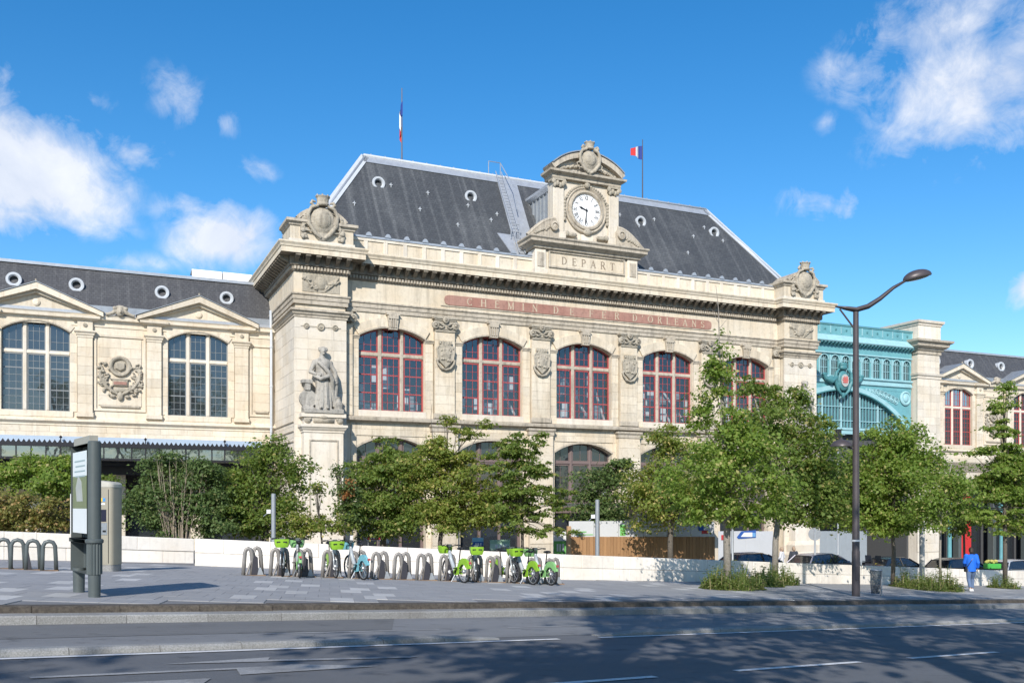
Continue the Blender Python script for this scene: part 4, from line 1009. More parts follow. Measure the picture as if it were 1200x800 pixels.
# ladder and zinc walkway beside the clock
strip(slope(15.45, .02)+nr*.012, slope(15.9, .98)+nr*.012, -.75, .75, .04, 'zinc_walkway', ZINC, roof)
lad = MB()
for q in (-.22, .22): lad.tube([slope(15.0+q, .02)+nr*.25, slope(15.35+q, 1.04)+nr*.25], .035, 6)
for i in range(26): t_ = .04 + i*.038; lad.tube([slope(14.78+.35*t_, t_)+nr*.25, slope(15.22+.35*t_, t_)+nr*.25], .022, 5)
for q in (0, .9): lad.tube([slope(14.6+q, 1.0), slope(14.6+q, 1.0)+Vector((0,0,1.05))], .03, 5)
lad.tube([slope(14.6, 1.0)+Vector((0,0,1.05)), slope(15.5, 1.0)+Vector((0,0,1.05)), slope(15.6, .8)+nr*.9, slope(15.5, .5)+nr*.6], .03, 5)
lad.build('roof_ladder', ZINC, roof)
p0 = slope(14.35, .02); MB().add([p0+nr*.05, slope(15.6,.02)+nr*.05, slope(15.5,.26)+nr*.05, slope(13.75,.26)+nr*.05, p0, slope(15.6,.02), slope(15.5,.26), slope(13.75,.26)], [(0,1,2,3),(0,4,5,1),(1,5,6,2),(2,6,7,3),(3,7,4,0)]).build('zinc_panel', ZINC, roof)
g_ = MB()
for q in (0, .8, 1.6): g_.tube([slope(14.6+q*.4, .2)+nr*.1, slope(14.6+q*.4, .2)+nr*.1+Vector((0,0,1.0))], .03, 5)
for z in (.5, 1.0): g_.tube([slope(14.6, .2)+nr*.1+Vector((0,0,z)), slope(15.24, .2)+nr*.1+Vector((0,0,z))], .025, 5)
g_.build('guard_rail', ZINC, roof)
# ---- clock gable
cg = MB().box(15.55, 23.15, -.42, 1.3, 15.08, 16.9).build('clock_gable', STONE, pav)
for xa, xb in ((15.45, 16.25), (22.45, 23.25)):
    MB().cbox(xa, xb, -.55, .5, 15.35, 16.72, .05).build('gable_pier', STONE_W, cg); MB().box(xa-.06, xb+.06, -.62, .5, 15.1, 15.42).build('pier_base', STONE_W, cg)
    MB().cbox(xa+.15, xb-.15, -.60, -.5, 15.55, 16.5, .03).build('pier_panel', STONE_G, cg)
for a, b, c_, d_ in ((16.45,22.25,16.62,16.72),(16.45,22.25,15.62,15.72),(16.45,16.55,15.72,16.62),(22.15,22.25,15.72,16.62)): MB().box(a, b, -.52, -.41, c_, d_).build('panel_moulding', STONE_G, cg)
lettering(cg, "DEPART", 17.45, 21.5, 15.90, .50, -.428, CUT)
MB().sweep([(15.4, 1.3), (15.4, -.55), (23.3, -.55), (23.3, 1.3)], [(0,16.72),(.10,16.78),(.12,16.9),(.22,16.95),(.45,17.10),(.45,17.26),(.55,17.36),(.55,17.46),(-1,17.56)]).build('gable_cornice', STONE_G, cg)
MB().box(16.95, 21.75, -.22, .6, 17.46, 21.55).build('clock_wall', STONE_W, cg)
for xa, xb in ((16.85, 17.65), (21.05, 21.85)):
    MB().cbox(xa, xb, -.40, .2, 18.1, 20.95, .04).build('pilaster', STONE_W, cg); MB().box(xa-.08, xb+.08, -.48, .2, 17.5, 18.1).build('pilaster_base', STONE_W, cg)
    c_ = MB(); c_.box(xa-.08, xb+.08, -.48, .2, 21.42, 21.56)
    for i in range(4): c_.ell((xa+.1+.2*i, -.42, 21.12+.1*(i%2)), (.13, .12, .2), 8, 6)
    for q in (xa, xb): c_.lathe([(.04,0),(.15,0),(.15,.1),(.06,.14)], (q, -.4, 21.32), 12, 'y')
    c_.build('capital', STONE_C, cg, smooth=40)
MB().sweep([(16.8, .7), (16.8, -.42), (21.9, -.42), (21.9, .7)], [(-.6,21.54),(.0,21.54),(.06,21.58),(.06,21.75),(.14,21.82),(.34,21.92),(.36,22.06),(-.8,22.12)]).build('entablature', STONE_G, cg)
xm = 19.35; r_ = MB(); arch_ring(r_, xm, 2.55, 22.08, 1.0, .36, -.74, .6, 22); r_.build('pediment_arch', STONE_G, cg)
P = arc_pts(xm, 2.55, 22.06, 1.0, 22); MB().add([(p, -.36, z) for p, z in P] + [(p, .6, z) for p, z in P], [tuple(range(len(P)))] ).build('tympanum', STONE_W, cg)
r_ = MB(); arch_ring(r_, xm, 2.7, 22.42, 1.06, .07, -.82, .7, 22); r_.build('pediment_flashing', ZINC_D, cg)
cr_me = cartouche(2.3, 2.3, 4, True, False, .035); cr_me.materials.append(STONE_C); link('crest', cr_me, None, cg, loc_(xm, -.72, 21.88))
f_ = MB(); rs = random.Random(9)
for s_ in (-1, 1):
    for i in range(14): a = i/13; f_.ell((xm+s_*(.75+1.4*a), -.44, 22.2+.34*(1-a)+rs.uniform(-.05,.05)), (.14, .12, .09), 8, 5, Matrix.Rotation(rs.uniform(-1,1), 3, 'Y'))
f_.build('pediment_foliage', STONE_C, cg, smooth=True)
CZ = 19.72
ring = [(1.08,.0),(1.08,.16),(1.18,.24),(1.30,.22),(1.36,.12),(1.48,.20),(1.56,.14),(1.56,0)]
MB().lathe(ring, (xm, -.22, CZ), 40, 'y').build('clock_frame', STONE_G, cg, smooth=35)
face = MB().lathe([(1.10,0),(1.10,.10)], (xm, -.24, CZ), 40, 'y').build('clock_face', CLOCKW, cg)
for i, t_ in enumerate(('XII','I','II','III','IV','V','VI','VII','VIII','IX','X','XI')):
    a = R(30*i); mm = MB(); L = [letter(c) for c in t_]; tot = sum(w for _, w in L); h = .27; x = -tot*h/2
    for polys, w in L:
        for q, Pp in enumerate(polys): mm.prism([((x+px_*h)*.8, (pz-.5)*h) for px_, pz in Pp], -.001*q/3, .004)
        x += w*h
    mm = mm.xf(Matrix.Translation((xm + .83*math.sin(a), -.352, CZ + .83*math.cos(a))) @ Matrix.Rotation(a, 4, 'Y')); mm.build('numeral', BLACK, face)
mk = MB()
for i in range(60): a = R(6*i); w_ = .018 if i % 5 else .03; mk.add([(xm+q*math.sin(a)+p*math.cos(a), -.345, CZ+q*math.cos(a)-p*math.sin(a)) for q, p in ((1.0,-w_),(1.05,-w_),(1.05,w_),(1.0,w_))], [(0,1,2,3)])
mk.build('minute_track', BLACK, face)
def hand(a, L, w, y, nm):
    mm = MB().prism([(-w*.6,-L*.18),(w*.6,-L*.18),(w,L*.55),(w*1.5,L*.68),(0,L),(-w*1.5,L*.68),(-w,L*.55)], y, y+.012); mm.xf(Matrix.Translation((xm, 0, CZ)) @ Matrix.Rotation(a, 4, 'Y')).build(nm, BLACK, face)
hand(R(289), .60, .05, -.375, 'hour_hand'); hand(R(185), .92, .035, -.392, 'minute_hand')
MB().lathe([(.07,0),(.07,.05)], (xm, -.35, CZ), 12, 'y').build('hub', BLACK, face)
g_ = MB(); g_.ell((xm, -.46, CZ+1.62), (.22, .16, .2))
for s_ in (-1, 1):
    for i in range(10): a = R(90 - s_*(6+6.5*i)); g_.ell((xm+1.62*math.cos(a), -.32, CZ+1.62*math.sin(a)), (.13, .11, .10), 8, 5)
    d_ = MB()
    for i in range(7): d_.ell((xm+s_*(1.62), -.32, CZ-.75+.22*i), (.12, .1, .14), 8, 5)
    d_.build('side_drop', STONE_C, cg, smooth=True); d_ = MB()
    d_.ell((xm+s_*1.1, -.4, 17.95), (.38, .14, .16)); d_.ell((xm+s_*1.5, -.4, 18.0), (.2, .13, .2)); d_.build('foot_scroll', STONE_C, cg, smooth=True)
g_.build('clock_garland', STONE_C, cg, smooth=True); MB().ell((xm, -.5, 18.2), (.34, .16, .22)).build('clock_shell', STONE_C, cg, smooth=True)
MB().box(xm-.45, xm+.45, -.44, -.2, 17.5, 18.05).build('clock_bracket', STONE_W, cg)
for s_ in (-1, 1):   # scrolled half-pediments beside the clock
    P = [(xm+s_*4.35, 17.5)] + [(xm+s_*(4.35-2.0*i/10), 17.5+1.25*math.sin(math.pi/2*i/10)) for i in range(11)] + [(xm+s_*2.2, 18.5), (xm+s_*2.2, 17.5)]
    if s_ > 0: P = P[::-1]
    v_ = MB().prism(P, -.55, .1); v_.tube([(xm+s_*(4.4-2.05*i/10), -.4, 17.55+1.27*math.sin(math.pi/2*i/10)) for i in range(11)], .14, 8)
    v_.lathe([(.05,0),(.30,0),(.30,.28),(.18,.32),(.18,.22),(.05,.3)], (xm+s_*2.55, -.46, 18.3), 16, 'y'); v_.build('volute', STONE_G, cg, smooth=40)
    f_ = MB(); rs = random.Random(5)
    for i in range(9): f_.ell((xm+s_*(3.9-.13*i), -.56, 17.65+.06*i+rs.uniform(0,.12)), (.12, .07, .09), 8, 5)
    f_.build('volute_foliage', STONE_C, cg, smooth=True)
# zinc-clad body behind the clock
d_ = MB(); d_.box(17.15, 21.55, .55, 6.2, 17.3, 21.2); dorm = d_.build('clock_dormer', ZINC_D, cg)
for i in range(9): MB().box(17.05, 17.16, .95+.55*i, 1.05+.55*i, 17.6, 21.1).build('standing_seam', ZINC_D, dorm)
MB().sweep([(17.15, 6.4), (17.15, .6)], [(0,21.0),(.12,21.05),(.28,21.25),(.28,21.42),(-.2,21.62)]).build('dormer_eave', ZINC, dorm)
MB().add([(17.0,.7,21.45),(21.7,.7,21.45),(21.7,6.2,21.45),(17,6.2,21.45),(19.35,.7,22.3),(19.35,7.2,22.9)], [(0,4,5,3),(4,1,2,5),(0,1,4),(2,3,5)]).build('dormer_roof', ZINC, dorm)
# ---- statues and flags stand on the building: things of their own
for k_, (xm_, lab) in enumerate((((PX0+PX1)/2, 'grey stone statue of a robed figure on the left corner pedestal beside a gear wheel'), ((PX2+PX3)/2, 'grey stone statue of a robed figure on the right corner pedestal'))):
    me = statue_mesh(k_); me.materials.append(STONE_M); o = link('statue', me, None, None, fw(xm_, PY-.42, 5.54), (0,0,FA)); tag(o, lab, 'statue', 'corner statues')
FB = plain('flag_blue', (.02,.045,.22), .8, 0, .1); FWm = plain('flag_white', (.75,.75,.75), .8, 0, .1); FR = plain('flag_red', (.50,.03,.03), .8, 0, .1)
def flag(u, z1, lab, limp):
    t_ = fthing('flagpole', lab, 'flagpole', u, 8.0, 23.3, 'flagpoles on the roof')
    MB().tube([(u, 8, 23.3), (u, 8, z1)], [.055, .03], 8).build('pole', LAMPM, t_)
    zc = z1 - (1.3 if limp else .45); par = None
    for b_, mt_, nm in ((0, FB, 'blue_stripe'), (1, FWm, 'white_stripe'), (2, FR, 'red_stripe')):
        mm = MB(); N = 6
        for i in range(N+1):
            a = (b_ + i/N)/3
            if limp: x = u + .02 - .22*math.sin(a*3.0)*.8 - .05*math.sin(a*17); y = 8 - .12*math.cos(a*11); zt_ = zc - a*1.9 + .35; zb2 = zc - a*2.1 - .55
            else: x = u - a*1.05; y = 8 + .12*math.sin(a*7); zt_ = zc - .05 - a*.32 + .05*math.sin(a*6); zb2 = zc - 1.15 + a*.22
            mm.v += [(x, y, zt_), (x, y, zb2), (x, y+.012, zt_), (x, y+.012, zb2)]
        for i in range(N): q = 4*i; mm.f += [(q, q+1, q+5, q+4), (q+2, q+6, q+7, q+3), (q, q+4, q+6, q+2), (q+1, q+3, q+7, q+5)]
        mm.f += [(0,2,3,1), (4*N,4*N+1,4*N+3,4*N+2)]
        o = mm.build('flag' if par is None else nm, mt_, t_ if par is None else par); par = par or o
flag(9.15, 29.4, 'tall flagpole with a limp blue white and red flag above the left roof slope', True)
flag(29.06, 29.0, 'flagpole with a fluttering blue white and red flag right of the clock', False)
# ------------------------------------------------------------------ side wings
WY = 5.4
med_cache = {}
def medallion_mesh():
    m = MB(); r_ = random.Random(2)
    m.lathe([(.42,0),(.42,.10),(.52,.16),(.60,.14),(.64,.0)], (0, 0, .55), 24, 'y'); m.lathe([(.05,0),(.44,.0),(.44,.02),(.05,.03)], (0,0,.55), 20, 'y')
    m.prism([(-.26,.75),(-.24,.42),(0,.28),(.24,.42),(.26,.75)], -.14, 0)
    for s_ in (-1, 1):
        m.tube([(s_*.05,-.06,-1.15),(s_*.35,-.08,-1.0),(s_*.75,-.08,-.7),(s_*1.05,-.08,-.25),(s_*1.1,-.08,.15),(s_*.95,-.08,.35)], [.07,.09,.10,.10,.09,.06], 8)
        m.tube([(s_*.6,-.06,-.05),(s_*.9,-.08,-.2),(s_*1.15,-.06,-.55),(s_*1.25,-.05,-.4)], .07, 8)
        m.tube([(s_*.95,-.05,.35),(s_*1.15,-.05,.65),(s_*.98,-.05,.75)], .06, 8)
        for i in range(12): m.ell((s_*r_.uniform(.7,1.2), -.04, r_.uniform(-.8,.5)), (.12,.08,.09), 8, 5)
        m.ell((s_*.9, -.05, -.9), (.1,.08,.14)); m.ell((s_*.4, -.08, -1.25), (.16,.1,.1))
    m.box(-.42, .42, -.10, .02, -.62, -.30); m.box(-.55, .55, -.12, .02, -.26, -.18); m.ell((0,-.08,-1.25), (.18,.12,.25)); m.ell((0, -.06, -.85), (.4,.08,.15))
    for i in range(70):
        s_ = r_.choice((-1, 1)); a = r_.uniform(-1.3, .9); rr = r_.uniform(.68, 1.25); m.ell((s_*rr*math.cos(a*.8), -.06-.05*r_.random(), rr*math.sin(a)*1.0-.1), (r_.uniform(.05,.12), .08, r_.uniform(.04,.08)), 8, 5, Matrix.Rotation(r_.uniform(-1.5,1.5), 3, 'Y'))
    return remesh(m, .024, 0, 'medallion')
def mask_mesh():
    m = MB(); m.ell((0,-.05,.25), (.24,.22,.3)); m.ell((0,-.25,.22), (.06,.1,.09)); m.ell((0, 0, .5), (.3,.2,.16))
    for s_ in (-1, 1): m.tube([(s_*.2,-.05,.3),(s_*.45,-.05,.15),(s_*.75,-.04,.05),(s_*.8,-.04,.16)], [.13,.12,.09,.06], 8); m.ell((s_*.3, -.08, .45), (.14,.12,.12))
    return remesh(m, .03, 1, 'mask')
MED = medallion_mesh(); MED.materials.append(STONE_C); MASK = mask_mesh(); MASK.materials.append(STONE_C)
def wing(label, x0, x1, centers, between, mat, sashm, glassm, stone_fr, masks=True, roofmat=SLATE_W, ridge=14.6, arcade=True):
    xm = (x0+x1)/2; w = fthing('station_wing', label, 'building', xm, WY, ZB); off = OFF[w.name]
    def L(x, y, z): return (x-off[0], y-off[1], z-off[2])
    m = MB(); cuts = [x0] + [(a+b)/2 for a, b in zip(centers, centers[1:])] + [x1]
    for i, c in enumerate(centers): arch_wall(m, cuts[i], cuts[i+1], 3.9, 11.2, c, 1.76, 5.5, 10.12, .55, WY, .42)
    m.box(x0, x1, WY+.02, WY+.5, 2.0, 3.9); m.box(x0, x1, WY+9, WY+9.3, ZB, 11.2)
    m.build('wall', mat, w)
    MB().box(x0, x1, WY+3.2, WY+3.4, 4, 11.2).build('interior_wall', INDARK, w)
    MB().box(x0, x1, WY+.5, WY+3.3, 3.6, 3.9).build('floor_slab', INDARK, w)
    MB().sweep([(x0, WY), (x1, WY)], [(0,4.66),(.06,4.68),(.06,4.78),(.14,4.84),(.26,4.92),(.26,5.02),(.06,5.08),(.06,5.16),(0,5.2)]).build('string_course', mat, w)
    MB().sweep([(x0, WY), (x1, WY)], [(0,10.55),(.05,10.58),(.05,10.78),(.10,10.82),(.12,10.92),(.30,10.98),(.32,11.16),(.38,11.24),(-.3,11.30)]).build('cornice', mat, w)
    blocks(w, x0, x1, 3.95, 4.64, WY-.03, mat, .35, 1.5, .05)
    for c in centers:
        window(w, c, 1.76, 5.5, 10.12, .55, WY+.26, stone_fr, sashm, glassm, 8.9, .22, grid=(3,3,8), sw=.06 if sashm is LEADFR else .085, bars=(3,6))
        MB().cbox(c-1.95, c+1.95, WY-.10, WY+.2, 5.14, 5.5, .03).build('window_sill', mat, w)
        r_ = MB(); arch_ring(r_, c, 1.76, 10.12, .55, .42, WY-.06, WY+.02); r_.build('archivolt', mat, w)
        r_ = MB(); arch_ring(r_, c, 1.76, 10.12, .55, .08, WY-.10, WY-.06); r_.build('archivolt_fillet', STONE_G, w)
        for s_ in (-1, 1):
            a, b = sorted((c+s_*2.16, c+s_*2.98))
            blocks(w, a, b, 5.45, 9.85, WY-.20, mat, .55, 2, .22, name='pilaster_stone'); MB().cbox(a-.06, b+.06, WY-.26, WY, 5.2, 5.45, .03).build('pilaster_base', mat, w)
            MB().sweep([(a, WY), (a, WY-.20), (b, WY-.20), (b, WY)], [(0,9.85),(.03,9.88),(.03,9.98),(.08,10.02),(.10,10.12),(.18,10.2),(.18,10.28),(0,10.3)]).build('pilaster_capital', mat, w)
            MB().box(a, b, WY-.2, WY, 10.3, 10.9).build('pilaster_block', mat, w); MB().lathe([(.12,0),(.12,.05),(.05,.08)], ((a+b)/2, WY-.2, 10.6), 14, 'y').build('roundel', STONE_C, w)
            a, b = sorted((c+s_*1.78, c+s_*2.14)); blocks(w, a, b, 5.5, 10.1, WY-.045, mat, .55, 2, .06)
            # cornice return over the pilaster
            a, b = sorted((c+s_*2.0, c+s_*3.15)); MB().sweep([(a, WY), (a, WY-.22), (b, WY-.22), (b, WY)], [(0,10.86),(.05,10.88),(.22,10.98),(.24,11.12),(-.3,11.2)]).build('cornice_return', mat, w)
        # raking pediment
        hw, zb, za = 3.3, 11.16, 12.42; p = MB()
        p.prism([(c-hw, zb-.02), (c+hw, zb-.02), (c, za)], WY-.05, WY+2.6); ped = p.build('pediment', mat, w)
        for s_ in (-1, 1):
            q = [(c+s_*(hw+.25), zb-.04), (c+s_*(hw+.25), zb+.20), (c, za+.42), (c, za+.02)]
            if s_ > 0: q = q[::-1]
            MB().prism(q, WY-.52, WY+2.4).build('raking_cornice', mat, ped)
            q = [(c+s_*(hw+.05), zb-.06), (c+s_*(hw+.05), zb+.04), (c, za+.05), (c, za-.16)]
            if s_ > 0: q = q[::-1]
            MB().prism(q, WY-.26, WY-.06).build('raking_bed_mould', mat, ped)
            q = [(c+s_*(hw+.32), zb+.20), (c+s_*(hw+.32), zb+.235), (c, za+.46), (c, za+.42)]
            if s_ > 0: q = q[::-1]
            MB().prism(q, WY-.58, WY+2.6).build('pediment_flashing', ZINC_D, ped)
        MB().lathe([(.2,0),(.2,.06),(.12,.1)], (c, WY-.05, 11.75), 16, 'y').build('boss', mat, ped)
        MB().tube([(c, WY-.4, za+.44), (c, WY-.4, za+.6)], .05, 6).build('finial', STONE_C, ped)
    for a, b in between:
        xm_ = (a+b)/2
        blocks(w, a+.28, b-.28, 5.95, 9.95, WY-.045, mat, .57, 1.25, .06)
        f_ = MB()
        for xa, xb, za, zb in ((a+.05, b-.05, 10.02, 10.16), (a+.05, b-.05, 5.62, 5.74), (a+.05, a+.18, 5.74, 10.02), (b-.18, b-.05, 5.74, 10.02)): f_.box(xa, xb, WY-.08, WY, za, zb)
        f_.build('panel_frame', mat, w)
        MB().box(a+.4, b-.4, WY-.12, WY, 5.86, 5.98).build('panel_ledge', STONE_G, w)
        if masks and b-a > 2:
            link('medallion', MED, None, w, L(xm_, WY-.06, 7.75), label='carved coat of arms with wreath and red tablet')
            if masks is True: MB().box(xm_-.36, xm_+.36, WY-.20, WY-.10, 7.2, 7.38).build('red_tablet', RED_M, w)
            link('mask', MASK, None, w, L(xm_, WY-.35, 11.24))
    # mansard roof
    ez, ey, rz_, ry = 11.75, WY+.75, ridge, WY+2.7
    MB().add([(x0,ey,ez),(x1,ey,ez),(x1,ry,rz_),(x0,ry,rz_),(x0,ry+6,rz_+.3),(x1,ry+6,rz_+.3),(x1,ry+6,ez),(x0,ry+6,ez)], [(0,1,2,3),(3,2,5,4),(4,5,6,7),(0,3,4,7),(1,6,5,2)]).build('roof', roofmat, w)
    rf = w.children[-1]
    MB().box(x0, x1, WY-.1, ey+.1, 11.28, 11.46).build('gutter', ZINC, rf); MB().sweep([(x0, ey), (x1, ey)], [(0,11.4),(.06,11.45),(.06,11.98),(-.16,12.02)]).build('eave_flashing', ZINC_D, rf)
    MB().box(x0, x1, ry-.16, ry+.3, rz_-.08, rz_+.10).build('ridge_flashing', ZINC, rf)
    rs_ = random.Random(4)
    return w, L
wl_cent = [-22.7, -13.75, -4.8]
lw, LL = wing('cream stone left wing with gabled arched windows and low slate roof', -27.5, PX0+.0, wl_cent, [(-19.5, -16.95), (-10.75, -7.8), (-1.78, -.2)], STONE_Y, LEADFR, GLASS_W, STONE_W)
for u in (-15.0, -11.65, -6.8, -2.9): oculus(lw, [c for c in lw.children if c.name.startswith('roof')][0], u, WY+1.85, 13.3, OFF[lw.name], .88)
rw, LR = wing('cream stone right wing with red framed arched windows beyond the green gallery', 56.6, 84, [61.15, 70.2, 79.2], [(64.3, 67.05), (73.4, 76)], STONE_Y, RED, GLASS_D, STONE_W, masks=1)
for u in (60.2, 64.6, 68.8, 73.4): oculus(rw, [c for c in rw.children if c.name.startswith('roof')][0], u, WY+1.85, 13.3, OFF[rw.name], .95)
# downpipe in the corner
dp = fthing('downpipe', 'pale grey downpipe in the corner between left wing and pavilion', 'downpipe', -.42, 5.15, ZB)
MB().tube([(-.42, 5.15, ZB), (-.42, 5.15, 11.2), (-.42, 5.3, 11.4), (-.42, 5.35, 12.4)], .085, 10).build('pipe', LEAD_W, dp, smooth=True)
for z in (4.9, 7.5, 10): MB().lathe([(.11,0),(.11,.10)], (-.42, 5.15, z), 10).build('collar', LEAD_W, dp)
# ground floors of the wings: dark arcades behind the planting
def arcade(label, x0, x1, n, post, col2=None, pw=.4, lin=STONE_Y):
    a = fthing('ground_floor_arcade', label, 'arcade', (x0+x1)/2, WY, ZB)
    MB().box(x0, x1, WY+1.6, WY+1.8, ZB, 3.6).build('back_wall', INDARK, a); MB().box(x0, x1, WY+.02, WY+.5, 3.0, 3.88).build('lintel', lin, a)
    for i in range(n+1):
        x = x0 + (x1-x0)*i/n; MB().cbox(x-pw, x+pw, WY-.05, WY+.6, ZB, 3.0, .04).build('pier', post if col2 is None or i % 2 else col2, a)
        if i < n:
            MB().box(x+.5, x+(x1-x0)/n-.5, WY+1.2, WY+1.24, ZB, 1.2).build('shopfront_glass', GLASS_D, a)
            for q in (.5, .5+((x1-x0)/n-1)/2, (x1-x0)/n-.5): MB().box(x+q-.05, x+q+.05, WY+1.1, WY+1.3, ZB, 2.9).build('mullion', IRON, a)
    return a
arcade('dark glazed ground floor of the left wing under the canopy', -27.5, -.3, 6, STONE_Y)
arcade('ground floor of the right wing with shopfronts behind the parked cars', 56.8, 84, 6, IRON_G, None, .18, STONE_G)
DRED = plain('red_door', (.52,.03,.03), .5, 0, .2)
for u, w_ in ((63.0, 1.6), (72.0, 2.2)):
    o = fthing('red_door', 'red shop door behind the street trees, %s' % ('left of the other red one' if u < 70 else 'at the right edge'), 'door', u, WY+.9, ZB)
    MB().cbox(u-w_/2, u+w_/2, WY+.8, WY+1.0, ZB, 1.6, .05).build('leaf', DRED, o); MB().box(u-w_/2-.12, u+w_/2+.12, WY+.9, WY+1.05, 1.6, 1.8).build('frame', TEAL, o)
for u, n_ in ((59.3, 'left of the red doors'), (66.0, 'between the two red doors'), (70.0, 'beside the right red door')):
    o = fthing('iron_column', 'turquoise iron column in front of the right wing, ' + n_, 'column', u, WY-.6, ZB, 'turquoise columns')
    MB().lathe([(.3,0),(.3,.5),(.2,.6),(.17,6),(.28,6.2),(.34,6.6)], (u, WY-.6, ZB), 14).build('shaft', TEAL, o, smooth=40); MB().box(u-.4, u+.4, WY-1.0, WY-.2, .2, .5).build('head', TEAL_P, o)
# ------------------------------------------------------------------ glass and iron canopy along the left wing
can = fthing('platform_canopy', 'long dark iron and glass canopy along the left wing above the shrubs', 'canopy', -14, 3.4, ZB)
cx0, cx1, cy = -27.5, -1.6, 1.4
MB().add([(cx0,WY-.05,4.0),(cx1,WY-.05,4.0),(cx1,cy,3.42),(cx0,cy,3.42),(cx0,WY-.05,3.96),(cx1,WY-.05,3.96),(cx1,cy,3.38),(cx0,cy,3.38)], [(0,3,2,1),(4,5,6,7),(0,1,5,4),(2,3,7,6),(1,2,6,5),(3,0,4,7)]).build('glazing', GLASS_C, can)
MB().box(cx0, cx1, cy-.06, cy+.06, 3.22, 3.44).build('gutter_beam', IRON, can); MB().box(cx0, cx1, cy-.03, cy+.03, 2.52, 2.62).build('lower_beam', IRON, can)
MB().box(cx0, cx1, cy+1.6, cy+1.7, 2.3, 2.42).build('inner_beam', IRON, can); MB().box(cx0, cx1, cy+2.9, cy+3.0, 1.8, 2.6).build('inner_beam', IRON, can)
n = 36; cr = MB()
for i in range(n+1):
    x = cx0 + (cx1-cx0)*i/n
    MB().box(x-.035, x+.035, cy-.04, cy+.04, 2.62, 3.22).build('fascia_bar', IRON, can)
    MB().add([(x-.03,cy,2.58),(x+.03,cy,2.58),(x+.03,WY-.1,3.9),(x-.03,WY-.1,3.9),(x-.03,cy,2.48),(x+.03,cy,2.48),(x+.03,WY-.1,3.8),(x-.03,WY-.1,3.8)], [(0,1,2,3),(7,6,5,4),(0,4,5,1),(1,5,6,2),(2,6,7,3),(3,7,4,0)]).build('rafter', IRON, can)
    if i % 6 == 3:
        MB().tube([(x, cy, 3.4), (x, cy, 3.72)], .03, 6).build('spike', IRON, can); MB().lathe([(.02,0),(.09,.07),(.02,.16)], (x, cy, 3.66), 8).build('finial', IRON, can)
    if i % 12 == 5: MB().lathe([(.22,0),(.22,.6),(.13,.8),(.11,7.2),(.2,7.6),(.3,8.6)], (x, cy+.5, ZB), 12).build('column', IRON, can, smooth=40)
for i in range(104):
    x = cx0 + .12 + (cx1-cx0-.24)*i/103; cr.add([(x-.10,cy-.05,3.44),(x+.10,cy-.05,3.44),(x,cy-.05,3.60),(x-.10,cy-.02,3.44),(x+.10,cy-.02,3.44),(x,cy-.02,3.60)], [(0,1,2),(5,4,3),(0,2,5,3),(1,4,5,2)])
cr.build('cresting', IRON, can); MB().box(cx0, cx1, cy+.25, cy+.29, 3.40, 3.80).build('zinc_flashing', plain('blue_zinc', (.42,.50,.60), .4, .2, .2), can)
MB().add([(cx0,cy,3.21),(cx1,cy,3.21),(cx1,cy,2.63),(cx0,cy,2.63)], [(0,1,2,3)]).build('fascia_glass', GLASS_C, can)
# ------------------------------------------------------------------ turquoise iron gallery
GYY = 4.0; GC = 46.0; G0, G1 = PX3+.0, 53.75
gal = fthing('iron_gallery', 'turquoise iron and glass gallery with arched lattice window and crest', 'building', GC, GYY, 5.9)
MB().box(G0, G1, GYY+.35, GYY+8, 12.9, 14.9).build('attic_body', TEAL, gal)
MB().sweep([(G0, GYY), (G1, GYY)], [(0,14.05),(.18,14.05),(.18,14.10),(.10,14.16),(.10,14.80),(.16,14.84),(.22,14.98),(-.4,15.02)]).build('attic_band', TEAL, gal)
n = 13
for i in range(n):
    x = G0 + (G1-G0)*(i+.5)/n
    for q in (-.5, .5): MB().box(x+q*1.12-.03, x+q*1.12+.03, GYY-.14, GYY-.08, 14.2, 14.8).build('attic_strip', TEAL_P, gal)
    MB().lathe([(.02,0),(.11,.02),(.05,.05)], (x, GYY-.10, 14.5), 8, 'y').build('rosette', TEAL_D, gal)
MB().sweep([(G0, GYY), (G1, GYY)], [(-.1,13.42),(.50,13.42),(.56,13.5),(.50,13.62),(.30,13.9),(.22,14.03),(-.1,14.04)]).build('cornice', TEAL_P, gal)
MB().box(G0, G1, GYY-.05, GYY+.4, 12.55, 13.4).build('frieze', TEAL, gal)
br_me = MB().hull([(0,0),(-.16,.06),(-.42,.20),(-.42,.27),(0,.27)], -.07, .07, 0).mesh('bracket'); br_me.materials.append(TEAL)
for i in range(38): link('bracket', br_me, None, gal, (G0+.2+(G1-G0-.4)*i/37-GC, -.05, 13.14-5.9))
MB().sweep([(G0, GYY), (G1, GYY)], [(.05,12.5),(.14,12.54),(.14,12.62),(.05,12.66)]).build('frieze_fillet', TEAL_P, gal)
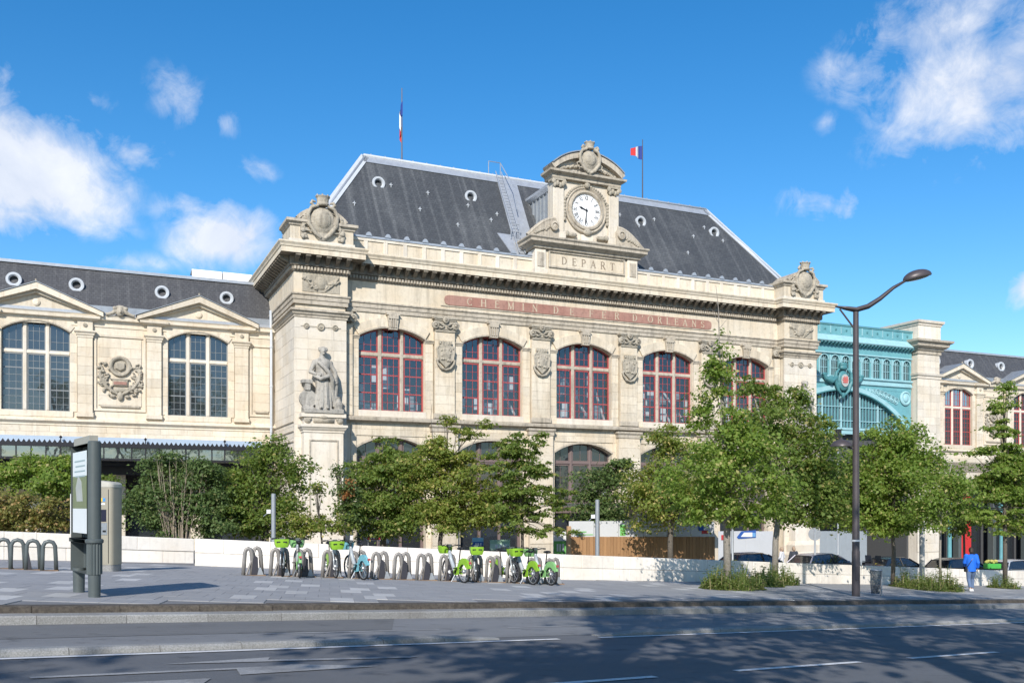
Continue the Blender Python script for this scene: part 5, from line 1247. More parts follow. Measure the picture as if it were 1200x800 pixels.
# arcade of small windows
na = 13; wstep = (G1-G0)/na
aw = MB()
for i in range(na):
    c = G0 + wstep*(i+.5); arch_wall(aw, c-wstep/2, c+wstep/2, 10.62, 12.55, c, .40, 10.75, 12.0, .399, GYY, .2, 12)
aw.build('arcade_wall', TEAL, gal)
for i in range(na):
    c = G0 + wstep*(i+.5)
    MB().prism([(c-.40,10.75),(c+.40,10.75)] + list(reversed(arc_pts(c, .40, 12.0, .395, 10))), GYY+.15, GYY+.16).build('arcade_pane', GLASS_D, gal)
    b_ = MB(); b_.box(c-.02, c+.02, GYY+.08, GYY+.14, 10.75, 12.38); b_.box(c-.4, c+.4, GYY+.08, GYY+.13, 11.35, 11.39); b_.box(c-.4, c+.4, GYY+.08, GYY+.13, 11.97, 12.01); b_.box(c-.21, c-.18, GYY+.09, GYY+.13, 10.75, 12.3); b_.box(c+.18, c+.21, GYY+.09, GYY+.13, 10.75, 12.3)
    for q in (-1, 1): b_.tube([(c, GYY+.1, 12.0), (c+q*.28, GYY+.1, 12.28)], .018, 5)
    b_.build('arcade_bar', TEAL_P, gal)
    r_ = MB(); arch_ring(r_, c, .40, 12.0, .399, .07, GYY-.06, GYY, 12); r_.build('arcade_arch', TEAL_P, gal)
    x = G0 + wstep*i; MB().box(x-.06, x+.06, GYY-.10, GYY, 10.7, 12.4).build('colonnette', TEAL_P, gal)
MB().sweep([(G0, GYY), (G1, GYY)], [(0,10.1),(.12,10.12),(.12,10.3),(.05,10.34),(.05,10.5),(.2,10.56),(.2,10.68),(0,10.72)]).build('ledge', TEAL_P, gal)
MB().box(G0, G1, GYY, GYY+.4, 9.75, 10.1).build('ledge_wall', TEAL, gal)
# great arch
ga = MB(); arch_wall(ga, G0, G1, 6.45, 9.9, GC, 6.95, 6.451, 6.6, 2.95, GYY+.02, .3, 36); ga.build('spandrel', TEAL, gal)
r_ = MB(); arch_ring(r_, GC, 6.95, 6.6, 2.95, .42, GYY-.14, GYY+.02, 36); r_.build('arch_rib', TEAL_P, gal)
r_ = MB(); arch_ring(r_, GC, 6.85, 6.6, 2.9, .10, GYY-.2, GYY+.3, 36); r_.build('arch_edge', TEAL_D, gal)
P = arc_pts(GC, 6.95, 6.6, 2.95, 36); MB().prism([(GC-6.95, 6.5), (GC+6.95, 6.5)] + P[::-1], GYY+.28, GYY+.29).build('lattice_glass', glass_mat('gallery_glass', .30, (.4,.5,.55), .15, .12), gal)
for i in range(41):
    x = GC - 6.8 + 13.6*i/40; zt_ = arcz(x, GC, 6.95, 6.6, 2.95); th = .07 if i % 6 == 2 else .025
    if zt_ > 6.7: MB().box(x-th, x+th, GYY+.16, GYY+.27, 6.5, zt_).build('lattice_bar', TEAL_P if th > .05 else TEAL, gal)
for z in (7.05, 8.2): 
    hw_ = max(abs(p) for p, q in [(x-GC, arcz(x, GC, 6.95, 6.6, 2.95)) for x in [GC-6.95+i*.05 for i in range(279)]] if q > z)
    MB().box(GC-hw_, GC+hw_, GYY+.14, GYY+.26, z-.03, z+.03).build('lattice_rail', TEAL_P, gal)
MB().sweep([(G0, GYY), (G1, GYY)], [(-.3,5.92),(.16,5.92),(.16,6.2),(.24,6.26),(.24,6.42),(-.3,6.5)]).build('sill_beam', TEAL_P, gal)
md = MB().lathe([(.62,0),(.62,.08),(.5,.14),(.46,.06),(.1,.06)], (GC+7.0, GYY-.02, 9.2), 24, 'y'); md.ell((GC+7.0, GYY-.1, 9.2), (.28,.12,.36)); md.build('medallion', TEAL_P, gal, smooth=40)
sc_ = MB(); rs = random.Random(8)
for s_ in (1,):
    for i in range(26): sc_.lathe([(.03,0),(.12,.02),(.10,.06),(.03,.08)], (GC+3.2+rs.random()*3.2, GYY-.0, 9.62-rs.random()*.0), 10, 'y') if False else None
    for i in range(9):
        x = GC+2.6+i*.42; z = (arcz(x, GC, 6.95, 6.6, 2.95)+.45+9.85)/2
        r0 = max(.08, min(.34, (9.85-arcz(x, GC, 6.95, 6.6, 2.95)-.45)/2)); sc_.tube([(x+r0*math.cos(a*.5)*(1-a*.03), GYY-.02, z+r0*math.sin(a*.5)*(1-a*.03)) for a in range(24)], .035, 5)
        sc_.ell((x, GYY, z), (.09,.05,.09), 8, 5)
sc_.build('spandrel_scroll', TEAL_P, gal)
poster_f = plain('crest_cream', (.42,.44,.42), .6, 0, .5, 6)
# crest with a red and white ship-like emblem field
cm = MB()
cm.ell((0,-.1,0), (.62,.22,.85)); 
for s_ in (-1, 1):
    cm.tube([(s_*.2,-.1,-1.15),(s_*.55,-.14,-.8),(s_*.85,-.14,-.1),(s_*.8,-.14,.6),(s_*.45,-.14,.95)], [.10,.14,.16,.14,.1], 8)
    cm.tube([(s_*.8,-.1,.2),(s_*1.3,-.14,-.1),(s_*1.8,-.1,.1),(s_*2.15,-.08,.5)], [.22,.26,.2,.1], 8); cm.ell((s_*1.35,-.16,.05), (.45,.2,.3)); cm.ell((s_*2.0,-.1,.45), (.3,.14,.14))
cm.lathe([(.3,.9),(.42,1.05),(.36,1.15),(.4,1.4),(.3,1.5)], (0,-.1,0), 12, sy=.6); cm.ell((0,-.1,-1.2), (.2,.16,.26))
cme = remesh(cm, .045, 1, 'crest'); cme.materials.append(TEAL_D); cme.transform(Matrix.Translation((45.75-GC, -.22, 10.28-5.9))); crest = link('crest', cme, None, gal)
q = MB(); q.prism([(45.75+.40*math.cos(R(a)), 10.28+.52*math.sin(R(a))) for a in range(0, 360, 20)], GYY-.56, GYY-.5); q.build('crest_field', poster_f, crest)
q = MB()
for zz, ww, hh in ((10.46,.26,.07),(10.31,.32,.08),(10.16,.26,.07)): q.box(45.75-ww, 45.75+ww, GYY-.585, GYY-.555, zz-hh/2, zz+hh/2)
for dx_ in (-.16, 0, .15): q.tube([(45.75+dx_, GYY-.58, 10.05), (45.75+dx_+.08, GYY-.58, 10.62)], .04, 5)
q.build('crest_emblem', plain('emblem_red', (.45,.06,.05), .5, 0, .2), crest)
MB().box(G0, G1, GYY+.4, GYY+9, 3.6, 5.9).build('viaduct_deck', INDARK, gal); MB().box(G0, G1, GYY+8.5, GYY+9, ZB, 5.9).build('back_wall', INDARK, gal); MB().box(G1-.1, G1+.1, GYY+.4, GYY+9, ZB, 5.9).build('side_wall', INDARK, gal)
MB().tube([(43.2, 9, 14.9), (43.2, 9, 20.3)], [.05, .02], 6).build('antenna', GREYP, gal)
# ------------------------------------------------------------------ stone pier right of the gallery
P0, P1, PYY = 53.85, 56.55, 3.4
pier = fthing('stone_pier', 'tall pale stone pier with moulded cap right of the green gallery', 'pier', 55.2, PYY, ZB)
MB().box(P0+.05, P1-.05, PYY+.05, PYY+5, ZB, 13.2).build('core', STONE_W, pier)
blocks(pier, P0, P1, 5.0, 10.9, PYY, STONE_W, .66, 1.4, .08); blocks(pier, P0, P1, -4.0, 5.0, PYY, STONE_W, .75, 1.4, .08); blocks(pier, P0+.1, P1-.1, 11.4, 13.0, PYY+.02, STONE_W, .6, 1.4, .08)
pl = [(P0, PYY+5), (P0, PYY), (P1, PYY), (P1, PYY+5)]
MB().sweep(pl, [(0,10.9),(.06,10.94),(.06,11.1),(.16,11.2),(.20,11.36),(0,11.42)]).build('string_course', STONE_W, pier)
MB().sweep(pl, [(-.1,13.0),(.06,13.04),(.06,13.3),(.18,13.36),(.22,13.5),(.52,13.66),(.55,13.9),(.78,14.02),(.80,14.2),(-.3,14.36)]).build('cap', STONE_G, pier)
MB().box(P0+.02, P1-.02, PYY-.05, PYY+4, 14.3, 15.55).build('block', STONE_W, pier); MB().sweep([(P0+.02, PYY+4), (P0+.02, PYY-.05), (P1-.02, PYY-.05), (P1-.02, PYY+4)], [(0,15.45),(.08,15.5),(.08,15.6),(.22,15.72),(.26,15.92),(-1.5,16.02)]).build('block_cornice', STONE_W, pier)
# white glazed hall roof behind the left wing
u0, z0_ = fpx(226, 312, 15.0); u1, z1_ = fpx(303, 318, 15.0)
hr = fthing('hall_roof', 'white panelled roof of the train hall peeping above the left wing', 'roof', (u0+u1)/2, 15, 12)
for i in range(4):
    a = u0 + i*(u1+4-u0)/4; b = a + (u1+4-u0)/4 - .06
    MB().add([(a,15,z0_-2.2),(b,15,z0_-2.2),(b+(-.0),15.8,z0_),(a+.0,15.8,z0_),(a,17,z0_-.2),(b,17,z0_-.2)], [(0,1,2,3),(3,2,5,4)]).build('roof_panel', WHITE, hr)
MB().box(u0+.2, u1+4, 15.9, 24, 8, z0_-.3).build('hall_body', ZINC, hr)
# ------------------------------------------------------------------ street furniture
def at_g(x, y, dz=0.0): return Vector((x, y, gh(x, y)+dz))
# information panel on two posts
near, far = Vector((-7.22, 16.2)), Vector((-7.95, 17.2)); ax = (far-near).normalized(); mid = (near+far)/2
ip = thing('information_panel', 'grey green double-post information panel standing near the kerb', 'panel', at_g(mid.x, mid.y), math.atan2(ax.y, ax.x))
hl = (far-near).length/2; zt = zpx(517, 16.3) - gh(mid.x, mid.y)
for s_ in (-1, 1):
    dz = gh(*(near if s_ < 0 else far)) - gh(mid.x, mid.y)
    MB().lathe([(.098,dz-.02),(.105,dz+.45)], (s_*hl, 0, 0), 24).build('post', IRON_G, ip, smooth=40)
fl = MB(); n = 32
for k_ in range(n):
    a0 = 2*math.pi*k_/n; r_ = .128 if k_ % 2 else .112
    fl.v += [(-hl+r_*math.cos(a0), r_*math.sin(a0), .40), (-hl+r_*math.cos(a0), r_*math.sin(a0), .93)]
fl.f = [(2*k_, 2*((k_+1)%n), 2*((k_+1)%n)+1, 2*k_+1) for k_ in range(n)] + [tuple(2*k_ for k_ in range(n))]; fl.build('fluted_sleeve', IRON_G, ip)
MB().lathe([(.108,.92),(.108,zt-.02),(.09,zt)], (-hl, 0, 0), 28).build('upper_post', IRON_G, ip, smooth=40)
MB().cbox(-hl, hl+.12, -.118, .118, .40, .93, .01).build('lower_box', IRON_G, ip)
MB().cbox(-hl, hl+.15, -.14, .14, .93, 1.0, .02).build('collar', IRON_G, ip)
MB().lathe([(.13,.93),(.15,.95),(.15,.99),(.13,1.01)], (-hl, 0, 0), 24).build('post_ring', IRON_G, ip, smooth=40)
MB().cbox(-hl, hl+.13, -.11, .11, 1.0, zt-.04, .015).build('case', IRON_G, ip)
MB().box(-hl+.05, hl+.08, -.07, .07, zt-.04, zt+.10).build('top_box', plain('panel_top', (.30,.29,.25), .5, 0, .3), ip)
MB().lathe([(.03,0),(.03,.01)], (0, -.118, .66), 12, 'y').build('lock', BLACK, ip); MB().box(-.02, .02, -.13, -.117, .55, .75).build('handle', BLACK, ip)
def poster(name, col, dirt=.1): return plain(name, col, .35, 0, dirt, 3)
PW, PG, PB = poster('poster_white', (.62,.66,.68)), poster('poster_olive', (.14,.17,.08), .6), poster('poster_grey', (.35,.37,.36), .4)
for s_ in (-1, 1):
    y0 = .1105*s_
    def pan(x0, x1, z0, z1, mat, nm, lift=.0): MB().box(x0, x1, min(y0, y0+s_*(.004+lift)), max(y0, y0+s_*(.004+lift)), z0, z1).build(nm, mat, ip)
    w_ = hl-.06; H0, H1 = 1.10, zt-.16
    pan(-w_, w_, H0, H0+(H1-H0)*.30, PW, 'poster_foot'); pan(-w_, w_, H0+(H1-H0)*.30, H0+(H1-H0)*.70, PG, 'poster_picture'); pan(-w_, w_, H0+(H1-H0)*.70, H1, PW, 'poster_head')
    o = MB(); o.prism([(-.26, H0+.56), (.22, H0+.56), (.30, H0+.80), (.10, H0+1.02), (-.16, H0+.9)], y0-.008, y0+.008); o.build('poster_motif', PB, ip)
    for i in range(4): pan(-w_+.12, w_-.15-.08*(i%2), H1-.18-.09*i, H1-.155-.09*i, poster('poster_ink', (.25,.33,.36)) if i == 0 and s_ < 0 else MATS['poster_ink'], 'poster_line', .003)
# parking kiosk
kx, ky = at(126.5, 25.4); ki = thing('ticket_kiosk', 'tall beige payment kiosk with dark screen behind the information panel', 'kiosk', at_g(kx, ky), R(-14))
BEI = plain('kiosk_beige', (.30,.275,.215), .5, .1, .2, 2); KH = 2.42
pr = [(-.30,.0),(.22,.0)]
def rounded(w, d_, r_, n=5):
    P = []
    for cx_, cy_, a0 in ((w-r_, d_-r_, 0), (-w+r_, d_-r_, 90), (-w+r_, -d_+r_, 180), (w-r_, -d_+r_, 270)):
        P += [(cx_+r_*math.cos(R(a0+90*i/n)), cy_+r_*math.sin(R(a0+90*i/n))) for i in range(n+1)]
    return P
MB().hull(rounded(.29, .24, .10), .0, .18, 2).build('plinth', GRAN, ki, smooth=40); MB().hull(rounded(.30, .25, .11), .18, KH-.16, 2).build('body', BEI, ki, smooth=40)
tp = MB(); P = rounded(.31, .26, .12); 
tp.v = [(x, y, KH-.16) for x, y in P] + [(x*1.0, y, KH-.05+.05*(x/.3)*-.6) for x, y in P] + [(x*.86, y*.86, KH+.0-.03*(x/.3)) for x, y in P]; n = len(P)
tp.f = [(i, (i+1)%n, n+(i+1)%n, n+i) for i in range(n)] + [(n+i, n+(i+1)%n, 2*n+(i+1)%n, 2*n+i) for i in range(n)] + [tuple(2*n+i for i in range(n))]
tp.build('top_cap', poster('kiosk_cap', (.40,.385,.33)), ki, smooth=40)
MB().box(-.26, .14, -.262, -.24, 1.34, 1.66).build('screen', plain('screen_glass', (.02,.022,.04), .12, 0, 0), ki); MB().cbox(-.28, .17, -.266, -.24, .98, 1.30, .01).build('control_plate', METAL, ki)
for x, z, w_, h_, mt_ in ((-.20,1.2,.10,.04,BLACK),(-.02,1.17,.07,.07,METAL),(.09,1.08,.10,.05,BLACK),(-.2,1.06,.06,.1,RED)): MB().box(x-w_/2, x+w_/2, -.274, -.264, z-h_/2, z+h_/2).build('button', mt_, ki)
for i, c in enumerate(((.6,.08,.05),(.75,.5,.04),(.06,.25,.6))): MB().box(-.14+.09*i, -.07+.09*i, -.256, -.249, 1.88, 1.97).build('logo_square', poster('logo%d' % i, c), ki)
MB().box(-.12, .10, -.256, -.249, 1.79, 1.83).build('logo_bar', WHITE, ki); MB().box(.20, .215, -.256, -.249, .22, 2.2).build('seam', BLACK, ki)
# slim posts
def post(px, Y, ztop_px, lab, r_=.05, mat=GREYP, extra=None):
    p = on(px, Y); p.z -= .15; t_ = thing('steel_post', lab, 'post', p); H = zpx(ztop_px, Y) - p.z
    MB().lathe([(r_*1.4,0),(r_*1.4,.05),(r_,.08),(r_,H-.02),(r_*.6,H)], (0,0,0), 16).build('shaft', mat, t_, smooth=40)
    if extra: extra(t_, H, r_)
    return t_
def clampbox(t_, H, r_): MB().cbox(-r_-.16, -r_-.01, -.06, .06, H-.75, H-.6, .01).build('box', WHITE, t_); MB().tube([(-r_-.1,0,H-.7),(-.35,-.1,H-.85)], .015, 5).build('arm', GREYP, t_)
post(320.5, 35, 578, 'grey steel post behind the wall among the shrubs left of centre', .085, extra=clampbox)
post(700, 37.2, 585, 'grey steel post in front of the wooden hoarding', .085, extra=clampbox)
post(84.5, 33.5, 578, 'slim pale post behind the wall left of the information panel', .06, WHITE)
post(858.5, 41, 603, 'slim light steel post behind the slender tree trunk at the wall', .05)
def signface(t_, H, r_):
    MB().lathe([(.02,0),(.34,0),(.34,.02),(.02,.025)], (0, .04, H*.62), 24, 'y').build('sign_back', GREYP, t_); MB().lathe([(.02,0),(.34,0),(.34,.02),(.02,.025)], (.0, .04, H*.62+.75), 24, 'y').build('sign_back', GREYP, t_)
post(955, 50, 592, 'road sign post with round grey sign backs before the stone pier base', .05, extra=signface)
post(1080.5, 44, 612, 'pale concrete post among the weeds by the wall', .12, plain('pale_post', (.5,.48,.44), .8, 0, .5, 5))
# street lamp
lp = on(1003, 29.6); lamp = thing('street_lamp', 'tall dark street lamp with winged arm over the pavement', 'street lamp', lp)
LH = zpx(362, 29.6) - lp.z; k_ = 29.6/F
MB().lathe([(.125,0),(.125,1.4),(.115,1.45),(.10,4.5),(.085,LH)], (0,0,0), 20).build('pole', LAMPM, lamp, smooth=40)
MB().lathe([(.129,.0),(.129,.06)], (0,0,1.72), 20).build('white_band', WHITE, lamp); MB().cbox(-.06, .06, -.135, -.1, .5, .95, .01).build('door', LAMPM, lamp)
arm = [(-24,-3),(-12,-1),(0,1),(14,-3),(28,-12),(44,-25),(58,-33)]; ar = [.04,.11,.15,.15,.13,.10,.07]
MB().tube([(p*k_, 0, LH - q*k_) for p, q in arm], ar, 12, flat=.55).build('arm', LAMPM, lamp, smooth=True)
MB().tube([(-19*k_, 0, LH+.0), (-1*k_, 0, LH-24*k_)], .03, 8).build('brace', LAMPM, lamp)
hd = MB(); hc = Vector((72*k_, 0, LH + 37*k_)); rot = Matrix.Rotation(R(-14), 3, 'Y')
hd.ell(hc, (.46, .26, .24), 24, 12, rot); hd.v = [tuple(Vector(v) if (rot.inverted() @ (Vector(v)-hc)).z > -.03 else hc + rot @ Vector((*(rot.inverted() @ (Vector(v)-hc)).xy, -.03))) for v in hd.v]
lh = hd.build('lamp_head', LAMPM, lamp, smooth=50); g_ = MB(); g_.ell(hc - rot @ Vector((0,0,.035)), (.38, .19, .045), 20, 8, rot); g_.build('lens', plain('lamp_lens', (.22,.24,.19), .15, 0, .1), lh, smooth=True)
zl = zpx(520, 29.6) - lp.z
MB().tube([(0,0,zl-.15), (-.2,0,zl-.12), (-.34,0,zl-.02)], .03, 8).build('side_arm', LAMPM, lamp); MB().lathe([(.34,-.08),(.33,-.02),(.22,.09),(.06,.14),(.02,.2)], (-.46, 0, zl), 20).build('side_lamp', LAMPM, lamp, smooth=40)
MB().lathe([(.28,-.085),(.30,-.07)], (-.46,0,zl), 20).build('side_lens', MATS['lamp_lens'], lamp)
# small traffic camera pole behind the lamp
post(982, 52, 508, 'thin pole with small dark signal head behind the street lamp', .045, GREYP, lambda t_, H, r_: MB().cbox(-.16, .16, -.15, .15, H-.35, H+.25, .04).build('signal_head', BLACK, t_))
# bag litter bin beside the lamp
bp_ = on(1026.5, 30.6); bn = thing('litter_bin', 'litter bin with clear plastic bag hanging beside the street lamp', 'litter bin', bp_)
MB().tube([(.18,.0,0), (.18,0,.86)], .025, 10).build('stand', GREYP, bn); r_ = MB()
pts = [(.0+.19*math.cos(R(a)), .19*math.sin(R(a)), .84) for a in range(0, 361, 20)]; r_.tube(pts, .016, 6); r_.build('ring', METAL, bn)
bgm = glass_mat('clear_bag', .10, (.80,.82,.84), .55, .25, .8); b_ = MB(); n = 28; rs = random.Random(12)
for j in range(9):
    t_ = j/8
    for q in range(n): a = 2*math.pi*q/n; rr_ = (.185 - .05*t_)*(1 + .06*math.sin(5*a+j*1.3) + .05*rs.random()); b_.v.append((-.02*t_+rr_*math.cos(a), rr_*math.sin(a)*.8, .83-.76*t_))
for j in range(8):
    for q in range(n): b_.f.append((j*n+q, j*n+(q+1)%n, (j+1)*n+(q+1)%n, (j+1)*n+q))
b_.f.append(tuple(8*n+q for q in range(n))); b_.build('bag', bgm, bn, smooth=True)
w_ = MB()
for i in range(9): w_.ell((rs.uniform(-.09,.08), rs.uniform(-.07,.07), .12+.2*rs.random()), (.05,.05,.06), 6, 5)
w_.build('rubbish', plain('rubbish', (.35,.33,.3), .8, 0, .6, 20), bn)
# ------------------------------------------------------------------ bike share docks and bikes
DK = plain('dock_paint', (.235,.22,.205), .5, .25, .3, 5); DKD = plain('dock_panel', (.035,.034,.042), .4, 0, .2); RUST = granite('rusty_base', (.30,.19,.11), (.17,.11,.07), .08)
d0, d1 = Vector((-7.1, 26.4)), Vector((1.32, 28.96)); dd = (d1-d0).normalized(); da = math.atan2(dd.y, dd.x)
def dline(px):
    k_ = (px-CXP)/F; t_ = (k_*d0.y - d0.x)/(dd.x - k_*dd.y); p = d0 + dd*t_; return p
def hoop(x0, x1, lean, y, H):
    return [(x0-lean, y-.02, 0), (x0-lean*.4, y-.01, H*.5), (x0, y, H*.84), (x0+(x1-x0)*.18, y, H*.96), (x0+(x1-x0)*.5, y, H), (x0+(x1-x0)*.82, y, H*.96), (x1, y, H*.84), (x1+lean*.4, y+.05, H*.5), (x1+lean*.9, y+.10, 0)]
def dock(px, lab):
    p = dline(px); t_ = thing('bike_dock', lab, 'bike dock', at_g(p.x, p.y), da, 'bike share docks')
    MB().tube(hoop(-.23, -.05, .05, -.05, .76), .036, 8, flat=1.6).build('hoop', DK, t_, smooth=True); MB().tube(hoop(.0, .19, .05, .05, .77), .036, 8, flat=1.6).build('hoop', DK, t_, smooth=True)
    MB().hull([(-.06,.02),(.14,.02),(.12,.50),(.0,.60)], -.05, .03, 1).build('dark_panel', DKD, t_); MB().hull([(.10,.0),(.28,.0),(.2,.22),(.15,.22)], -.07, .03, 1).build('latch_plate', GREYP, t_)
    MB().tube([(-.2,-.04,.02),(-.02,.0,.5),(.06,.02,.76)], .03, 8).build('brace', DK, t_); MB().box(-.33, .33, -.14, .16, -.02, .015).build('base_plate', RUST, t_)
    return t_
DPX = [297, 328.5, 356, 389, 420, 446, 472, 498.5, 525, 557, 579, 603, 627, 648]
DW = ['leftmost bike dock of the long row, standing empty', 'bike dock holding the green bike with its basket facing out, farthest left', 'bike dock behind the leftmost bike that shows its rear wheel', 'bike dock in front of the green bike facing the street left of the blue bike',
      'bike dock that holds the blue bike', 'first empty bike dock right of the blue bike', 'second empty bike dock right of the blue bike', 'third empty bike dock right of the blue bike', 'bike dock left of the green bike in the middle group', 'bike dock under the lone green basket in the right half',
      'empty bike dock right of the lone green basket', 'bike dock behind the third bike from the right end', 'bike dock behind the second bike from the right end', 'last bike dock at the right end of the row']
for px, lb in zip(DPX, DW): dock(px, lb)
LPX = [4, 20.5, 38.5, 57.5]; lw_ = ['cut by the left edge of the picture', 'second from the left edge', 'third from left with a dark wedge', 'nearest to the information panel']
for i, px in enumerate(LPX):
    Y = 24.2; p = on(px, Y); t_ = thing('parking_hoop', 'grey steel parking hoop by the left wall ' + lw_[i], 'parking hoop', p, R(20), 'parking hoops at the left edge')
    MB().tube(hoop(-.14, .14, .02, 0, .76), .036, 8, flat=1.4).build('hoop', IRON_G, t_, smooth=True); MB().box(-.22, .22, -.12, .16, -.02, .012).build('base_plate', RUST, t_)
    if i == 2: MB().hull([(-.2,.02),(-.02,.02),(-.1,.48)], -.03, .02, 1).build('wedge', DKD, t_)
def bike(kind):
    body = MATS['bike_'+kind]; fr = plain('bike_frame_'+kind, (.45,.48,.49), .35, .3, .15)
    t_ = thing('share_bike', 'x', 'bicycle', (0,0,0), 0, 'share bikes'); WR = .335; xr, xf = -.52, .56
    for x, nm in ((xr, 'rear_wheel'), (xf, 'front_wheel')):
        w = MB(); w.tube([(x+WR*math.cos(R(a)), 0, WR+WR*.94*math.sin(R(a))) for a in range(0, 361, 15)], .026, 8, caps=False); wo = w.build(nm, TYRE, t_, smooth=True)
        w = MB(); w.tube([(x+WR*.9*math.cos(R(a)), 0, WR+WR*.85*math.sin(R(a))) for a in range(0, 361, 15)], .014, 6, caps=False); w.build('rim', METAL, wo, smooth=True)
        w = MB()
        for i in range(14): a = 2*math.pi*i/14; w.tube([(x, .02 if i % 2 else -.02, WR), (x+WR*.88*math.cos(a), 0, WR+WR*.83*math.sin(a))], .004, 4)
        w.lathe([(.05,-.05),(.06,-.03),(.06,.03),(.05,.05)], (x, 0, WR), 12, 'y'); w.build('spokes', METAL, wo)
    MB().tube([(.42,0,.88),(.33,0,.66),(.10,0,.36),(-.10,0,.29)], [.05,.058,.06,.055], 12, flat=1.1).build('down_tube', fr, t_, smooth=True)
    MB().tube([(-.10,0,.28),(-.20,0,.62)], .035, 10).build('seat_tube', fr, t_, smooth=True); MB().tube([(-.20,0,.6),(-.29,0,.96)], .018, 8).build('seat_post', BLACK, t_)
    s = MB(); s.ell((-.33,0,.99), (.15,.085,.045), 14, 8); s.ell((-.20,0,.985), (.11,.04,.035), 12, 8); s.build('saddle', BLACK, t_, smooth=True)
    f_ = MB()
    for y in (-.055, .055): f_.tube([(.43,y*.6,.72),(xf,y,WR)], .02, 8)
    f_.tube([(.40,0,.92),(.46,0,.70)], .035, 10); f_.build('fork', fr, t_, smooth=True)
    h = MB(); h.tube([(.30,.30,1.06),(.38,.22,1.07),(.42,.06,1.04),(.42,-.06,1.04),(.38,-.22,1.07),(.30,-.30,1.06)], .016, 8); h.tube([(.40,0,.9),(.43,0,1.05)], .022, 8)
    for y in (-.27, .27): h.tube([(.30,y*1.1,1.06),(.36,y*.85,1.07)], .022, 8)
    h.build('handlebar', BLACK, t_, smooth=True); MB().cbox(.38, .50, -.06, .06, 1.02, 1.10, .015).build('console', IRON_G, t_)
    # curved basket in two wings
    b = MB(); n = 14
    P = [(.50,.06),(.56,.20),(.70,.25),(.86,.22),(.92,.10),(.92,-.10),(.86,-.22),(.70,-.25),(.56,-.20),(.50,-.06)]
    for z, k_ in ((.82,.66),(.90,.82),(1.05,.88),(1.05,.82),(.90,.76),(.85,.60)): b.v += [(.71+(x-.71)*k_, y*k_, z) for x, y in P]
    m_ = len(P)
    for j in range(5): b.f += [(j*m_+i, j*m_+(i+1)%m_, (j+1)*m_+(i+1)%m_, (j+1)*m_+i) for i in range(m_)]
    b.f += [tuple(5*m_+i for i in range(m_)), tuple(i for i in range(m_-1,-1,-1))]; bo = b.build('basket', body, t_, smooth=40)
    for y in (-.11, .11): MB().box(.872, .898, y*.8-.05, y*.8+.05, .96, .99).build('basket_slot', BLACK, bo)
    MB().lathe([(.05,0),(.05,.03)], (.5,0,0), 12).xf(Matrix.Translation((.42,0,.78)) @ Matrix.Rotation(R(90), 4, 'Y')).build('headlamp', WHITE, t_)
    # rear mudguard shroud and chain case
    g = MB(); N = 16
    for i in range(N+1):
        a = R(-10 + 175*i/N); wd = .035
        for r_, y in ((WR+.045, -wd), (WR+.045, wd), (WR*(.62 if 30 < math.degrees(a) < 150 else .8), wd+.012), (WR*(.62 if 30 < math.degrees(a) < 150 else .8), -wd-.012)): g.v.append((xr+r_*math.cos(a), y, WR+r_*math.sin(a)))
    for i in range(N):
        q = 4*i; g.f += [(q,q+1,q+5,q+4),(q+1,q+2,q+6,q+5),(q+3,q,q+4,q+7)]
    g.build('rear_mudguard', body, t_, smooth=40)
    c = MB()
    for y in (-.07, .05): c.hull([(-.30,.24),(-.02,.20),(.03,.32),(-.05,.44),(-.22,.46),(-.32,.40)], y, y+.02, 1)
    co = c.build('chain_case', body, t_); MB().lathe([(.055,-.09),(.055,.09)], (-.10,0,.30), 14, 'y').build('crank_hub', BLACK, t_)
    p = MB(); p.tube([(-.10,-.10,.30),(.02,-.10,.18)], .014, 6); p.tube([(-.10,.10,.30),(-.22,.10,.42)], .014, 6); p.box(-.03, .08, -.19, -.10, .165, .19); p.box(-.28, -.17, .10, .19, .41, .435); p.build('pedals', BLACK, t_)
    cb = MB(); cb.tube([(.34,.22,1.07),(.46,.12,1.12),(.47,.03,1.0),(.44,.02,.7)], .006, 5); cb.tube([(.34,-.22,1.07),(.46,-.12,1.12),(.45,-.03,.98),(.30,-.03,.62),(-.1,-.03,.3),(xr,-.04,WR)], .006, 5); cb.build('cables', BLACK, t_)
    MB().box(xr-.40, xr-.37, -.04, .04, .56, .62).build('rear_lamp', RED, t_); MB().tube([(xr-.02, -.05, WR), (-.12, -.05, .30)], .012, 6).build('chain_stay', fr, t_)
    MB().tube([(-.05,.03,.28),(-.02,.16,.02)], .012, 6).build('kickstand', METAL, t_)
    return t_
plain('bike_green', (.23,.43,.03), .4, 0, .35, 9); plain('bike_blue', (.16,.40,.46), .4, 0, .35, 9); plain('bike_mint', (.22,.45,.17), .4, 0, .35, 9)
protos = {}
def put_bike(kind, px, ang, lab, ofs):
    """px: where the front wheel meets the dock line; ang: heading in degrees; ofs: how far back from the line"""
    if kind not in protos: b = bike(kind); protos[kind] = b
    else: b = copy_tree(protos[kind])
    p = dline(px); h = Vector((math.cos(R(ang)), math.sin(R(ang)))); c = p - h*ofs
    b.location = at_g(c.x, c.y); fz = gh(c.x+h.x*.5, c.y+h.y*.5) - gh(c.x-h.x*.5, c.y-h.y*.5)
    b.rotation_euler = (0, -math.atan(fz), R(ang)); b['label'] = lab
put_bike('green', 331, -78, 'green share bike facing the street, leftmost of all the bikes', .25)
put_bike('mint', 349, 106, 'pale green share bike seen from behind, second bike from the left', .35)
put_bike('green', 391, -66, 'green share bike facing the street next to the blue bike', .30)
put_bike('blue', 411, 122, 'light blue share bike, the only blue one in the row', .42)
put_bike('green', 526, 120, 'green share bike seen from behind right of the three empty docks', .48)
put_bike('green', 557, -82, 'green share bike facing the street with its basket between two empty docks', .28)
